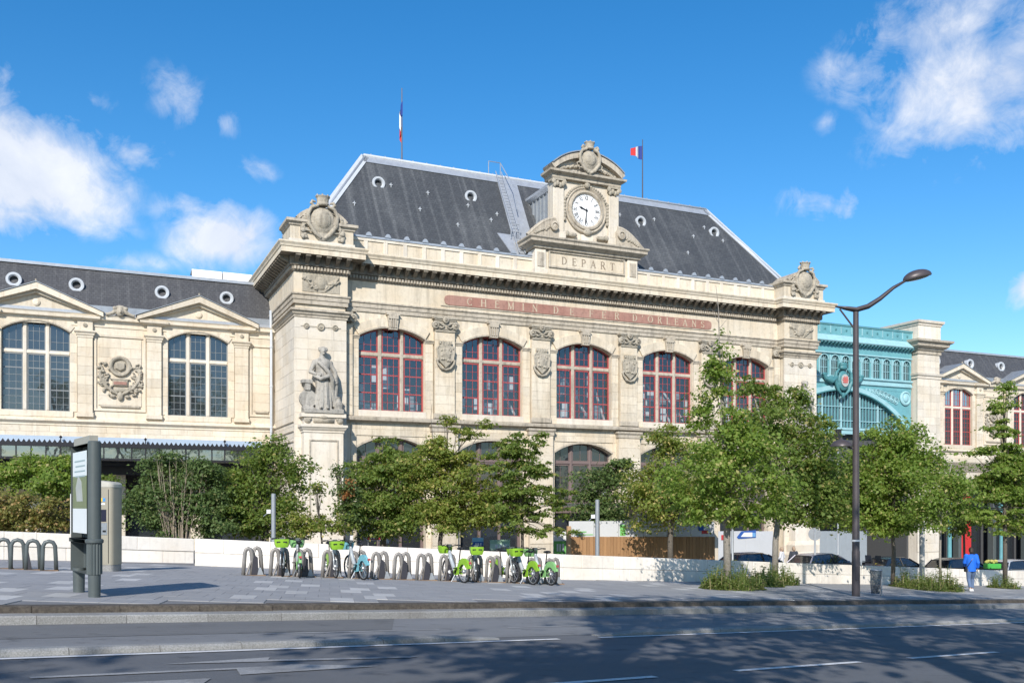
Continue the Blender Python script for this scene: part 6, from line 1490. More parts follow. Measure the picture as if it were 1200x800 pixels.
put_bike('green', 598, -60, 'green share bike facing the street, half hidden by the third bike from the right end', .35)
put_bike('green', 607, 117, 'bright green share bike seen from behind, second from the right end', .45)
put_bike('mint', 627, 118, 'pale green share bike seen from behind, rightmost of the row', .45)
# ------------------------------------------------------------------ hoardings and notices behind the wall
def board_fence(lab, pxa, pxb, Y0, Y1, ztop_px, zbot, mat, n, name, cat, cap=None, wpiece='board'):
    a, b = Vector(at(pxa, Y0)), Vector(at(pxb, Y1)); t_ = thing(name, lab, cat, at_g(a.x, a.y, -.15)); L = (b-a).length; d_ = (b-a)/L; rz = math.atan2(d_.y, d_.x); t_.rotation_euler = (0,0,rz)
    for i in range(n):
        x0, x1 = L*i/n+.004, L*(i+1)/n-.004; xm_ = (x0+x1)/2; p = a + d_*xm_; Yp = p.y; z1 = zpx(ztop_px, Yp) - t_.location.z + random.uniform(-.006,.006); z0 = gh(p.x, p.y) - .15 - t_.location.z
        MB().cbox(x0, x1, random.uniform(-.006,.006), .03, z0, z1, .006).build(wpiece, mat, t_)
    return t_, L
hd_, hL = board_fence('brown timber board hoarding behind the wall with a white banner above', 667, 838, 44, 46, 628.5, 0, WOOD, 44, 'timber_hoarding', 'hoarding')
n = 6; zb0 = zpx(629, 45) - hd_.location.z
for i in range(n):
    MB().box(hL*i/n+.01, hL*(i+1)/n-.01, .06, .08, zb0, zpx(610, 45)-hd_.location.z).build('banner', plain('banner_white', (.52,.53,.54), .6, 0, .15, 1) if i == 0 else MATS['banner_white'], hd_)  # banner white dimmed: the shade over it is put into the colour
LOG = plain('banner_green', (.16,.45,.12), .6); LOGB = plain('banner_blue', (.03,.10,.35), .6); LOGR = plain('banner_red', (.5,.05,.05), .6)
hp = hL/n
for x, w_, z0_, z1_, mt_ in ((hp*.3,.5,.25,.3,LOG),(hp*.25,.9,.12,.16,LOG),(hp*2.05,.28,.08,.6,LOG),(hp*5.3,.3,.28,.6,LOGB),(hp*5.45,.35,.14,.3,LOGR)): MB().box(x, x+w_, .045, .059, zb0+z0_, zb0+z1_).build('banner_print', mt_, hd_)
MB().box(-.1, .08, -.05, .1, 0, zb0+.55).build('corner_post', plain('pale_timber', (.42,.27,.15), .7, 0, .3), hd_); MB().box(hp*1.1, hp*1.1+.12, -.045, -.01, 1.0, zb0+.7).build('corner_post', MATS['pale_timber'], hd_)
bn_, bL = board_fence('white printed hoarding with a blue and white train picture', 842, 906, 56, 58, 622, 0, MATS['banner_white'], 4, 'printed_hoarding', 'hoarding', wpiece='panel')
q = MB(); q.prism([(1.4,2.15),(1.75,2.5),(2.9,2.55),(2.9,2.1),(1.5,2.05)], -.03, -.012); q.build('print', LOGB, bn_); q = MB(); q.prism([(1.7,2.17),(1.95,2.42),(2.6,2.42),(2.6,2.15)], -.045, -.031); q.build('print', WHITE, bn_)
MB().box(.2, .6, -.03, -.012, 2.0, 2.3).build('print', LOGR, bn_); MB().box(2.62, 2.85, -.045, -.031, 2.15, 2.4).build('print', plain('banner_sky', (.15,.35,.6), .6), bn_)
GRH = plain('grey_hoarding_paint', (.33,.36,.38), .6, 0, .2, 2)
g_, gL = board_fence('blue grey metal site hoarding under the green gallery', 961, 1016, 60, 63, 622, 0, GRH, 7, 'site_hoarding', 'hoarding', wpiece='panel')
# small notices
def notice(lab, px, py, Y, w, h, mats, rz=FA):
    p = at(px, Y); z = zpx(py, Y); t_ = thing('notice_board', lab, 'notice board', (p[0], p[1], gh(*p)-.15), rz); zz = z - t_.location.z
    MB().box(-w/2, w/2, 0, .03, zz-h/2, zz+h/2).build('board', mats[0], t_)
    for q in (-.4, .4): MB().box(w*q-.02, w*q+.02, .03, .06, 0, zz).build('leg', GREYP, t_)
    if len(mats) > 1: MB().box(-w/2+.01, w/2-.01, -.012, -.001, zz-h*.42, zz+h*.12).build('band', mats[1], t_)
    if len(mats) > 2:
        for q in (-.25, -.05, .18): MB().box(w*q, w*(q+.13), -.022, -.013, zz-h*.3, zz+h*.0).build('print', mats[2], t_)
    return t_
notice('red and white notice board behind the wall above the blue bike', 438, 628.5, 46, .68, .36, (WHITE, LOGR, WHITE))
notice('small white paper notice right of the red and white board', 453, 634, 46, .25, .2, (WHITE,)); notice('narrow white paper notice left of the red and white board', 412, 630, 46, .14, .24, (WHITE,))
notice('pale blue poster behind the wall above the lone green basket', 560, 636, 47, .6, .55, (poster('sky_poster', (.25,.5,.62)), LOGB, WHITE)); notice('green and white poster behind the wall above the right bikes', 586, 638, 47, 1.1, .5, (poster('green_poster', (.35,.52,.36)), poster('mint_poster', (.45,.6,.5)), WHITE))
notice('green and white kiosk poster left of the timber hoarding', 656, 637, 46, .7, 1.2, (WHITE, LOG, WHITE))
# flat dark awning in front of the pavilion's fourth bay
aw_ = fthing('flat_awning', 'flat dark awning frame over the pavilion doorway behind the post', 'awning', 22.5, -2.6, ZB)
MB().box(17.4, 28.0, -4.2, -.4, -.05, .12).build('deck', IRON_G, aw_); MB().box(17.4, 28.0, -4.25, -4.2, .1, .9).build('parapet_board', LEAD_W, aw_) if False else None
for x in (17.6, 21, 24.4, 27.8): MB().box(x-.05, x+.05, -4.2, -4.1, ZB, -.05).build('leg', IRON_G, aw_); MB().tube([(x, -4.1, -.1), (x+1.2, -4.1, 1.0)], .05, 6).build('strut', GREYP, aw_)
# ------------------------------------------------------------------ vehicles
def car(lab, px, Y, ang, col, roof=1.45, Lc=4.2, kind='hatch'):
    p = at(px, Y); t_ = thing('parked_car', lab, 'car', (p[0], p[1], gh(*p)-.15), R(ang), 'cars parked behind the wall'); pm = plain('car_paint_%d' % px, col, .25, .3, .05, 3, .6); h = Lc/2; k_ = roof/1.45
    S = [(-h,.35),(-h-.02,.62),(-h+.06,.92*k_),(-h+.55,.98*k_),(h-1.25,.95*k_),(h-.25,.78*k_),(h,.62),(h+.02,.36),(h-.4,.2),(-h+.4,.2)]
    m = MB(); secs = ((-.88,.0),(-.86,.03),(-.80,.06))
    W = [(-.80,-.05),(-.89,.0),(-.89,.0),(-.80,-.05)]
    ys = [-.80,-.885,.885,.80]; n_ = len(S); ins = [.05, 0, 0, .05]
    for y, i_ in zip(ys, ins): m.v += [(x*(1-i_*.35), y, .2+(z-.2)*(1-i_*.35)) for x, z in S]
    for j in range(3): m.f += [(j*n_+i, j*n_+(i+1)%n_, (j+1)*n_+(i+1)%n_, (j+1)*n_+i) for i in range(n_)]
    m.f += [tuple(range(n_)), tuple(3*n_+i for i in range(n_-1,-1,-1))]; m.build('body', pm, t_, smooth=35)
    rear = -h+.18 if kind == 'hatch' else -h+.75; G = [(rear,.95*k_),(rear+.42,1.36*k_),(rear+.75,1.42*k_),(h-2.1,1.43*k_),(h-1.75,1.36*k_),(h-1.0,.93*k_)]
    m = MB(); 
    for y, q in ((-.80,0),(-.62,1),(.62,1),(.80,0)): pass
    for sgn in (-1, 1): m.v += [(x, sgn*(.82 - .24*max(0,(z/k_-.95)/.48)), z) for x, z in G]
    n_ = len(G); m.f = [(i, i+1, n_+i+1, n_+i) for i in range(n_-1)] + [tuple(range(n_-1,-1,-1)), tuple(n_+i for i in range(n_))]
    m.build('windows', GLASS_A, t_, smooth=30)
    rf = MB(); T = [(rear+.38,1.355*k_),(rear+.75,1.435*k_),(0,1.455*k_),(h-2.1,1.445*k_),(h-1.72,1.37*k_)]
    for y in (-.62,-.5,.5,.62): rf.v += [(x, y, z+(.012 if abs(y) < .6 else -.012)) for x, z in T]
    n_ = len(T)
    for j in range(3): rf.f += [(j*n_+i, j*n_+i+1, (j+1)*n_+i+1, (j+1)*n_+i) for i in range(n_-1)]
    rf.build('roof', pm, t_, smooth=True)
    for sgn in (-1, 1):
        for (xa, za), (xb, zb) in ((G[0], G[1]), (G[-1], G[-2]), ((-.1,.95*k_), (-.15,1.42*k_))):
            ya, yb = [sgn*(.835-.24*max(0,(z/k_-.95)/.48)) for z in (za, zb)]; MB().tube([(xa,ya,za),(xb,yb,zb)], .04, 6).build('pillar', pm if xa != -.1 else BLACK, t_)
        for x in (-h+.8, h-.8):
            w_ = MB().lathe([(.2,-.1),(.31,-.1),(.325,-.06),(.325,.06),(.31,.1),(.2,.1)], (x, sgn*.80, .32), 20, 'y').build('wheel', TYRE, t_, smooth=40); MB().lathe([(.03,-.11),(.2,-.105),(.2,.105),(.03,.11)], (x, sgn*.80, .32), 16, 'y').build('hub_cap', METAL, w_)
        MB().ell((h-1.3, sgn*.96, 1.0*k_), (.09,.12,.08)).build('mirror', pm, t_, smooth=True); MB().cbox(-h-.03, -h+.12, sgn*.72-.14, sgn*.72+.14, .68, .90, .02).build('tail_lamp', RED, t_); MB().ell((h-.12, sgn*.68, .66), (.16,.17,.09)).build('headlamp', WHITE, t_, smooth=True)
    MB().box(-h-.035, -h-.02, -.26, .26, .52, .63).build('number_plate', WHITE, t_); MB().box(h+.01, h+.03, -.26, .26, .40, .51).build('number_plate', WHITE, t_)
    return t_
car('dark blue car behind the wall between the two street tree trunks', 887, 49, 20, (.05,.06,.09), 1.36, 4.0)
car('lilac grey hatchback behind the wall left of the street lamp', 966, 51, 28, (.26,.25,.29), 1.48, 4.2)
car('black saloon car behind the wall right of the street lamp', 1047, 54, 25, (.018,.019,.023), 1.44, 4.6, 'saloon')
car('black car partly hidden behind the person in blue', 1125, 57, 25, (.02,.02,.023), 1.55, 4.5)
car('white car at the right edge behind the dark tree trunk', 1192, 60, 25, (.55,.55,.55), 1.6, 4.3)
# crate of goods and a scooter
cp = on(1163, 52.6) - Vector((0,0,.15)); cr_ = thing('delivery_tricycle_box', 'green box heaped with yellow goods right of the person in blue', 'box', cp)
MB().cbox(-.38, .38, -.25, .25, 1.02, 1.3, .03).build('box', plain('crate_green', (.06,.36,.06), .5), cr_); MB().box(-.3, .3, -.2, .2, .35, 1.02).build('stand', BLACK, cr_)
for x in (-.25, .25): MB().lathe([(.1,-.04),(.24,-.04),(.24,.04),(.1,.04)], (x, 0, .25), 16, 'y').build('wheel', TYRE, cr_)
g_ = MB(); rs = random.Random(3)
for i in range(12): g_.ell((rs.uniform(-.28,.28), rs.uniform(-.15,.15), 1.36+.1*rs.random()), (.12,.1,.08), 8, 6)
g_.build('goods', plain('goods_yellow', (.45,.42,.12), .7, 0, .5, 8), cr_)
def scooter(px, Y, lab, col):
    t_ = thing('motor_scooter', lab, 'scooter', on(px, Y) - Vector((0,0,.15)), R(35), 'scooters behind the wall'); pm = plain('scooter_paint_%d' % px, col, .3, .2)
    for x in (-.55, .6): MB().lathe([(.12,-.06),(.24,-.06),(.26,0),(.24,.06),(.12,.06)], (x, 0, .26), 16, 'y').build('wheel', TYRE, t_, smooth=40)
    b = MB(); b.ell((-.42,0,.58), (.42,.17,.2)); b.box(-.2, .35, -.14, .14, .28, .36); b.hull([(.3,.3),(.42,.3),(.52,.95),(.42,1.0)], -.2, .2, 1); b.build('body', pm, t_, smooth=40)
    s = MB(); s.ell((-.38,0,.8), (.36,.15,.08)); s.build('seat', BLACK, t_, smooth=True); h = MB(); h.tube([(.6,0,.3),(.44,0,1.05)], .04, 8); h.tube([(.36,-.33,1.12),(.44,0,1.06),(.36,.33,1.12)], .02, 6); h.build('handlebar', BLACK, t_)
    MB().hull([(.44,1.0),(.56,1.0),(.42,1.45),(.38,1.45)], -.18, .18, 1).build('windscreen', GLASS_A, t_); MB().cbox(-.85, -.5, -.18, .18, .8, 1.12, .04).build('top_box', BLACK, t_)
scooter(1012, 52, 'dark motor scooter behind the wall just right of the street lamp', (.05,.05,.06)); scooter(1024, 53, 'yellow topped motor scooter next to the black saloon car', (.5,.42,.06))
# ------------------------------------------------------------------ people
SKIN = plain('skin', (.42,.27,.2), .6, 0, .1)
def person(lab, px, Y, ang, H, top, legs, hair, bag=False, stride=.34, lift=0.0):
    p = on(px, Y); p.z += lift; t_ = thing('person', lab, 'person', p, R(ang)); k_ = H/1.75      # faces +x
    def sc(m): return m.xf(Matrix.Scale(k_, 4))
    def put(m, nm, mat, vox=.012, par=t_):
        me = remesh(sc(m), vox, 2, nm); return link(nm, me, mat, par)
    A = [(.0, s_*.09, .90) for s_ in (-1, 1)]; kn = [(stride*.42+.05, -.095, .49), (-stride*.12+.03, .095, .48)]; an = [(stride*.55, -.09, .09), (-stride*.75, .09, .13)]
    sh = [(-.01, s_*.185, 1.43) for s_ in (-1, 1)]; el = [(-.10, -.24, 1.15), (.04, .24, 1.14)]; wr = [(.02, -.25, .93), (.20, .20, 1.0)]
    b = MB()   # body: one surface from head to feet
    b.tube([(0,0,.86),(-.01,0,1.05),(.0,0,1.28),(-.01,0,1.42),(.0,0,1.48)], [.15,.135,.16,.15,.08], 14, flat=.72)
    b.tube([(0,0,1.44),(.015,0,1.56)], [.062,.055], 10); b.ell((.025,0,1.645), (.098,.078,.118), 16, 12); b.ell((.06,0,1.60), (.06,.056,.07)); b.ell((.125,0,1.635), (.022,.014,.022), 8, 6); b.ell((.112,0,1.59), (.02,.026,.008), 8, 6)
    for i, s_ in enumerate((-1, 1)):
        b.ell((.015, s_*.08, 1.635), (.022,.012,.03), 8, 6); b.ell((.108, s_*.03, 1.66), (.012,.016,.009), 8, 6)
        b.tube([A[i], kn[i], an[i]], [.085,.058,.042], 10); b.tube([sh[i], el[i], wr[i]], [.055,.043,.03], 10); b.ell((an[i][0]+.05, an[i][1], an[i][2]-.05), (.12,.042,.045))
        w_ = Vector(wr[i]); d_ = (w_ - Vector(el[i])).normalized(); b.ell(w_+d_*.055, (.03,.02,.05), 8, 6); sd = Vector((1,0,0)) - d_*d_.x; sd.normalize()
        for j in range(4): o = sd*(-.03+.02*j); b.tube([w_+d_*.08+o, w_+d_*(.125+.008*(j in (1,2)))+o, w_+d_*.15+o*.8+Vector((0,-s_*.02,0))], [.0095,.009,.008], 6)
        b.tube([w_+d_*.03+sd*.03, w_+d_*.075+sd*.052, w_+d_*.11+sd*.045], [.011,.010,.008], 6)
    put(b, 'body', SKIN, .011)
    j = MB(); j.tube([(0,0,.80),(-.005,0,.95),(-.01,0,1.15),(-.005,0,1.32),(-.01,0,1.43),(.0,0,1.49)], [.185,.185,.185,.195,.175,.085], 16, flat=.74)
    for i in (0, 1): j.tube([sh[i], el[i], tuple(Vector(wr[i])*.9+Vector(el[i])*.1)], [.088,.070,.052], 10); j.ell(sh[i], (.09,.085,.085))
    put(j, 'jacket', top, .013)
    l = MB(); l.tube([(0,0,.98),(0,0,.85)], [.165,.16], 14, flat=.75)
    for i in (0, 1): l.tube([A[i], ((A[i][0]+kn[i][0])/2, A[i][1], .68), kn[i], (an[i][0], an[i][1], an[i][2]+.03)], [.112,.098,.078,.065], 12)
    put(l, 'trousers', legs, .013)
    h = MB(); h.ell((-.005,0,1.672), (.112,.095,.115), 14, 10); h.ell((-.06,0,1.60), (.07,.085,.10)); h.box(.075, .2, -.2, .2, 1.5, 1.68) if False else None
    put(h, 'hair', hair, .011)
    for i in (0, 1):
        s = MB(); s.ell((an[i][0]+.05, an[i][1], an[i][2]-.045), (.14,.052,.055)); s.box(an[i][0]-.08, an[i][0]+.17, an[i][1]-.045, an[i][1]+.045, an[i][2]-.10, an[i][2]-.07); put(s, 'shoe', MATS['white_paint'], .011)
    if bag:
        g = MB(); g.tube([(.13,-.09,1.46),(-.10,-.10,1.44),(-.155,.02,1.25),(-.14,.14,1.05),(-.05,.19,.95)], .014, 6); g.tube([(.13,-.09,1.46),(.15,.02,1.25),(.10,.16,1.0)], .014, 6); sc(g).build('strap', BLACK, t_); g = MB().cbox(-.12, .12, .16, .24, .78, .98, .02); sc(g).build('bag', BLACK, t_)
    return t_
CLB = plain('cobalt_jacket', (.012,.13,.62), .75, 0, .2, 5); JEAN = plain('blue_jeans', (.10,.15,.25), .85, 0, .3, 8); HAIRD = plain('dark_hair', (.035,.022,.016), .6, 0, .2); CLW = plain('white_shirt', (.6,.6,.62), .8, 0, .15); CLD = plain('dark_clothes', (.04,.045,.06), .8, 0, .2); HAIRG = plain('light_hair', (.35,.25,.17), .6)
person('person in a cobalt blue jacket and jeans walking away by the wall', 1138, 39.0, 78, 1.80, CLB, JEAN, HAIRD, True)
person('person in white standing behind the wall between the tree trunks', 916, 55, 150, 1.72, CLW, JEAN, HAIRG, stride=.1, lift=-.15); person('person in dark clothes with a blue bag strap behind the wall by the stone pier', 930, 55, 110, 1.78, CLD, CLD, HAIRG, True, stride=.1, lift=-.15)
# ------------------------------------------------------------------ trees and planting
def leaves_mesh(name, C, out, size, rng, droop=.35, aspect=1.5):
    """C: (n,3) leaf positions; out: (n,3) outward directions.  each leaf a small folded quad"""
    n = len(C); nz = rng.normal(0, .55, (n, 3)) + out*.45; nz[:, 2] += .75; nz /= np.linalg.norm(nz, axis=1)[:, None]
    d_ = rng.normal(0, 1, (n, 3)) + out*.7; d_[:, 2] -= droop; d_ -= nz*np.sum(nz*d_, axis=1)[:, None]; d_ /= np.linalg.norm(d_, axis=1)[:, None]
    s_ = np.cross(nz, d_); L = size*(.45 + 1.0*rng.random(n)**1.3)[:, None]; W = L/aspect
    V = np.empty((n, 4, 3)); V[:, 0] = C - d_*L*.45; V[:, 1] = C + s_*W*.5 + nz*L*.10 - d_*L*.02; V[:, 2] = C + d_*L*.55 - nz*L*.06; V[:, 3] = C - s_*W*.5 + nz*L*.10 - d_*L*.02
    me = bpy.data.meshes.new(name); me.vertices.add(4*n); me.vertices.foreach_set('co', V.reshape(-1)); me.loops.add(4*n); me.loops.foreach_set('vertex_index', np.arange(4*n)); me.polygons.add(n); me.polygons.foreach_set('loop_start', np.arange(0, 4*n, 4)); me.update(); me.validate()
    return me
def crown(lobes, rng, dens, leaf, flat=.45, cl=.36, shell=.42):
    """lobes: (centre, radii).  clumps of leaves spread through each lobe, denser towards its skin"""
    C, O, K = [], [], []
    for c, r_ in lobes:
        c = np.array(c); r_ = np.array(r_); area = math.pi*(r_[0]*r_[2]*r_[1])**(2/3); ncl = max(12, int(area*5.6)); per = max(8, int(area*dens*2.3*(.15/leaf)**1.5/ncl))
        for i in range(ncl):
            v = rng.normal(0, 1, 3); v /= np.linalg.norm(v); t_ = rng.uniform(0, 1)**shell
            k_ = c + v*r_*t_*(1 + .12*rng.normal()); K.append((k_, v))
            m = max(4, int(per*rng.uniform(.45, 1.5))); sg = cl*rng.uniform(.55, 1.3)*min(1.0, .28+r_.min()*.5)
            q = rng.normal(0, 1, (m, 3))*np.array([sg, sg, sg*flat]); rad = np.linalg.norm(q[:, :2], axis=1); q[:, 2] -= rad**2*.45
            C.append(k_ + q); o = q/(np.linalg.norm(q, axis=1)[:, None]+1e-6)*.5 + v*.6; O.append(o)
    return np.concatenate(C), np.concatenate(O), K
def tree(name, lab, px, Y, lobes, mat, seed, leaf=.15, dens=330, bark=BARK, tr=.10, group=None, dz=0.0, flat=.45, cl=.36, world=False, fork=.45, extra=None, base=None, cat='tree', shell=.42, twigs=()):
    rng = np.random.default_rng(seed); rd_ = random.Random(seed)
    p = Vector(base) if base else on(px, Y); p.z += dz; t_ = thing(name, lab, cat, p, 0, group)
    if world: LB = [(Vector(c) - p, r_) for c, r_ in lobes]
    else:
        LB = []
        for q in lobes:
            cx_, cy_, rx_, ry_ = q[:4]; dy = q[4] if len(q) > 4 else 0; Yq = Y + dy; x = (cx_-CXP)/F*Yq; rr = rx_/F*Yq; rz = ry_/F*Yq
            LB.append((Vector((x, Yq, zpx(cy_, Yq))) - p, (rr, max(.35, min(rr, 1.25*rz+.3)), rz)))
    C, O, K = crown(LB, rng, dens, leaf, flat, cl, shell)
    me = leaves_mesh('crown', C, O, leaf, rng); link('crown', me, mat, t_)
    if extra:
        me, sz, mt_ = extra; C2, O2, _ = crown([(Vector(((q[0]-CXP)/F*Y, Y-.3, zpx(q[1], Y))) - p, (q[2]/F*Y, q[2]/F*Y, q[3]/F*Y)) for q in me], rng, sz, leaf, flat, .22); link('turning_leaves', leaves_mesh('turning_leaves', C2, O2, leaf*.9, rng), mt_, t_)
    zlo = min(c.z - r_[2] for c, r_ in LB); zhi = max(c.z + r_[2]*.8 for c, r_ in LB); cx_ = sum((c.x*r_[0]*r_[2] for c, r_ in LB))/sum(r_[0]*r_[2] for c, r_ in LB); cy_ = sum((c.y*r_[0]*r_[2] for c, r_ in LB))/sum(r_[0]*r_[2] for c, r_ in LB)
    top = max(LB, key=lambda q: q[0].z + q[1][2]); zf = max(.5, zlo + (zhi-zlo)*.2)
    w = MB(); ctl = [Vector((0,0,-.05)), Vector((rd_.uniform(-.04,.04), rd_.uniform(-.04,.04), zf*.5)), Vector((cx_*.25, cy_*.25, zf)), Vector((top[0].x*.6+cx_*.2, top[0].y*.6+cy_*.2, zf+(zhi-zf)*.55)), Vector((top[0].x, top[0].y, zhi*.97))]
    w.tube(ctl, [tr*1.15, tr, tr*.85, tr*.45, .02], 10); trunk = w.build('trunk', bark, t_, smooth=True)
    b = MB(); idx = list(range(len(K))); rd_.shuffle(idx)
    for i in idx[:min(len(idx), 46)]:
        k_ = Vector(K[i][0]); f = rd_.uniform(.15, .85); z = zf*.92 + max(.1, (k_.z - zf))*f*.75
        if z > zhi*.93: z = zhi*.9
        # point on the trunk at that height
        a = ctl[2]
        for q0_, q1_ in zip(ctl, ctl[1:]):
            if q0_.z <= z <= q1_.z: a = q0_.lerp(q1_, (z-q0_.z)/max(.01, q1_.z-q0_.z))
        md = a.lerp(k_, .5) + Vector((rd_.uniform(-.1,.1), rd_.uniform(-.1,.1), rd_.uniform(.0,.25)))
        b.tube([a, md, k_], [tr*.30, tr*.18, .008], 5, caps=False)
    b.build('limbs', bark, trunk, smooth=True)
    if twigs:
        tw = MB()
        for pts, r_ in twigs: tw.tube([Vector(((x-CXP)/F*Y, Y, zpx(y, Y))) - p for x, y in pts], r_, 5)
        tw.build('bare_twigs', bark, trunk)
    return t_
FZ = -.15
tree('street_tree', 'tallest bright green street tree in front of the wall with a narrow leafy spire', 853, 30.4, [(855,548,66,50),(812,578,40,28),(898,580,34,28),(852,500,40,30),(846,458,23,32),(843,418,14,26),(822,483,13,7),(882,522,36,30),(838,600,40,16),(870,606,34,14)], LF_G, 1, .125, 300, BARK_P, .115, twigs=[([(843,400),(842,362),(839,334)], [.02,.014,.006]), ([(843,385),(852,374)], [.01,.004]), ([(842,378),(834,362)], [.01,.004])])
tree('street_tree', 'dark green street tree with pale trunk right of the tallest street tree', 908, 38.2, [(938,545,52,52),(902,500,42,38),(915,468,30,22),(965,572,26,34),(905,592,28,16),(952,500,24,26),(880,455,16,14),(940,604,40,15),(976,600,22,20),(955,560,30,40)], LF_M, 2, .15, 330, BARK_P, .12, cl=.4)
tree('street_tree', 'yellowing round street tree behind the wall above the timber hoarding', 786, 43, [(792,562,55,48),(755,578,32,38),(782,516,28,22),(822,592,38,28)], LF_Y, 3, .15, 330, BARK, .13, dz=FZ)
tree('small_tree', 'small dark green tree behind the grey post left of the hoarding', 706, 46, [(705,576,30,40),(726,552,20,24),(700,604,26,13),(690,590,14,20)], LF_D, 4, .15, 360, BARK, .08, dz=FZ)
tree('young_tree', 'slender tiered young tree in front of the third lower arch', 612, 41, [(605,555,28,38),(640,600,32,9),(640,575,30,8),(600,520,18,18),(632,548,24,8),(625,520,14,8),(640,622,34,9),(600,600,34,26),(633,510,9,6),(655,588,22,7),(590,532,20,24),(612,545,22,26),(608,585,34,26)], LF_M, 5, .14, 300, BARK, .07, dz=FZ, flat=.28, cl=.3)
tree('young_tree', 'light green tree with a thin tuft reaching the window sill, behind the middle bikes', 515, 41, [(525,578,45,42),(505,548,36,28),(545,602,45,28),(540,508,24,9),(524,492,11,6),(572,580,26,34),(506,520,10,10),(535,540,26,14),(570,498,10,6),(515,532,26,20),(550,552,28,24),(525,600,40,24)], LF_Y, 6, .14, 310, BARK, .10, dz=FZ, flat=.32, twigs=[([(512,600),(510,540),(505,490),(506,474)], [.03,.02,.012,.006]), ([(535,560),(534,520),(534,505)], [.02,.012,.006])])
tree('street_tree', 'broad mid green tree behind the wall above the three empty docks', 450, 42, [(445,582,45,42),(472,602,45,28),(430,556,28,20),(482,562,28,28),(412,602,18,24),(455,545,26,16),(440,618,46,12),(448,528,26,16),(470,545,24,20)], LF_M, 7, .15, 330, BARK, .11, dz=FZ, flat=.34)
tree('small_tree', 'small feathery dark tree with dry orange leaves beside the pavilion pedestal', 404, 40, [(404,572,14,20),(398,553,8,11),(408,600,14,18)], LF_D, 8, .12, 300, BARK, .05, dz=FZ, extra=([(411,572,7,9),(406,580,6,6)], 220, LF_B), flat=.6)
tree('shrub', 'low yellow green shrub behind the wall left of the blue bike', 378, 36.5, [(365,612,26,14),(396,614,20,12),(372,572,9,9),(345,615,20,14)], LF_Y, 9, .12, 300, BARK, .04, dz=FZ, cat='shrub')
tree('small_tree', 'tall bushy green tree hiding the left pavilion corner', 312, 38, [(315,562,40,42),(318,528,24,20),(345,548,22,22),(285,578,30,38),(340,600,28,28),(300,605,34,20),(300,618,60,10)], LF_M, 10, .14, 340, BARK, .10, dz=FZ, cl=.38)
tree('shrub', 'dark green shrub with bare pale stems left of the bushy tree', 215, 37, [(185,590,34,36),(226,588,36,38),(252,572,28,36),(178,552,18,22),(256,606,28,20),(210,612,40,14),(205,556,30,26),(238,548,22,18)], LF_D, 11, .12, 360, BARK, .06, dz=FZ, cat='shrub')
tree('shrub', 'small green shrub half hidden by the payment kiosk', 132, 38, [(128,562,14,8),(138,590,10,22),(122,600,16,18)], LF_M, 12, .12, 280, BARK, .04, dz=FZ, cat='shrub')
tree('shrub', 'fresh green shrub at the left edge under the canopy', 50, 38, [(58,560,36,24),(18,552,26,20),(92,566,22,24),(0,565,20,25),(70,545,20,14),(38,545,26,14),(95,548,20,14)], LF_G, 13, .14, 330, BARK, .05, dz=FZ, cat='shrub')
tree('shrub', 'russet tipped shrub in front of the green one at the left edge', 40, 35, [(24,596,40,27),(66,602,34,22),(94,594,14,26),(-5,600,26,24)], LF_T, 14, .12, 380, BARK, .05, dz=FZ, cat='shrub')
tree('street_tree', 'broad street tree with a dark trunk between the lamp and the right wing', 1046, 41, [(1040,562,50,52),(1045,512,34,24),(1076,542,36,36),(1012,582,26,42),(1062,602,42,22),(1022,537,24,28),(1000,600,20,22),(1050,620,42,10),(1030,610,30,16)], LF_G, 15, .15, 330, BARK, .085, cl=.4)
tree('young_tree', 'thin young tree with a pale trunk rising from the weeds at the right', 1102, 37.8, [(1100,578,32,36),(1086,602,20,16),(1115,555,18,20),(1125,590,14,22)], LF_G, 16, .12, 300, BARK_P, .045)
tree('street_tree', 'tiered conical green tree with dark trunk at the right edge', 1178, 45.5, [(1176,452,9,14),(1176,476,17,9),(1172,502,26,10),(1168,528,30,10),(1178,552,40,12),(1180,578,46,13),(1182,602,50,15),(1150,606,22,12),(1176,520,12,60),(1188,535,26,14),(1160,570,30,12),(1190,615,40,10),(1180,560,30,40)], LF_G, 17, .15, 320, BARK, .10, flat=.25, cl=.36)
tree('street_tree', 'dark tree cut by the right edge of the picture', 1216, 51, [(1212,560,30,42),(1205,600,28,28)], LF_M, 18, .16, 320, BARK, .10)
tree('small_tree', 'mid green small tree behind the wall under the right wing windows', 1130, 49, [(1132,590,26,26),(1120,610,22,16)], LF_M, 19, .15, 320, BARK, .06, dz=FZ)
# bare pale stems of the dead shrub
bs = thing('bare_shrub', 'leafless pale stems rising from the dark shrub left of centre', 'shrub', on(208, 36.2) + Vector((0,0,FZ)), 0); rs = random.Random(31)
for i in range(26):
    x0 = rs.uniform(-.35, .35); x1 = x0*1.6 + rs.uniform(-.55, .4); y1 = rs.uniform(-.5, .4); h = rs.uniform(2.2, 4.1); m = MB()
    m.tube([(x0, rs.uniform(-.3,.2), 0), (x0*.7+x1*.3, y1*.3, h*.4), (x1*.85, y1*.7, h*.75), (x1, y1, h)], [.022,.016,.010,.004], 5)
    for j in range(5): t_ = rs.uniform(.35, .95); bx = x0*(1-t_)+x1*t_; m.tube([(bx, y1*t_, h*t_), (bx+rs.uniform(-.3,.3), y1*t_+rs.uniform(-.2,.2), h*t_+rs.uniform(.2,.5))], [.006,.003], 4)
    m.build('stem', TWIG, bs)
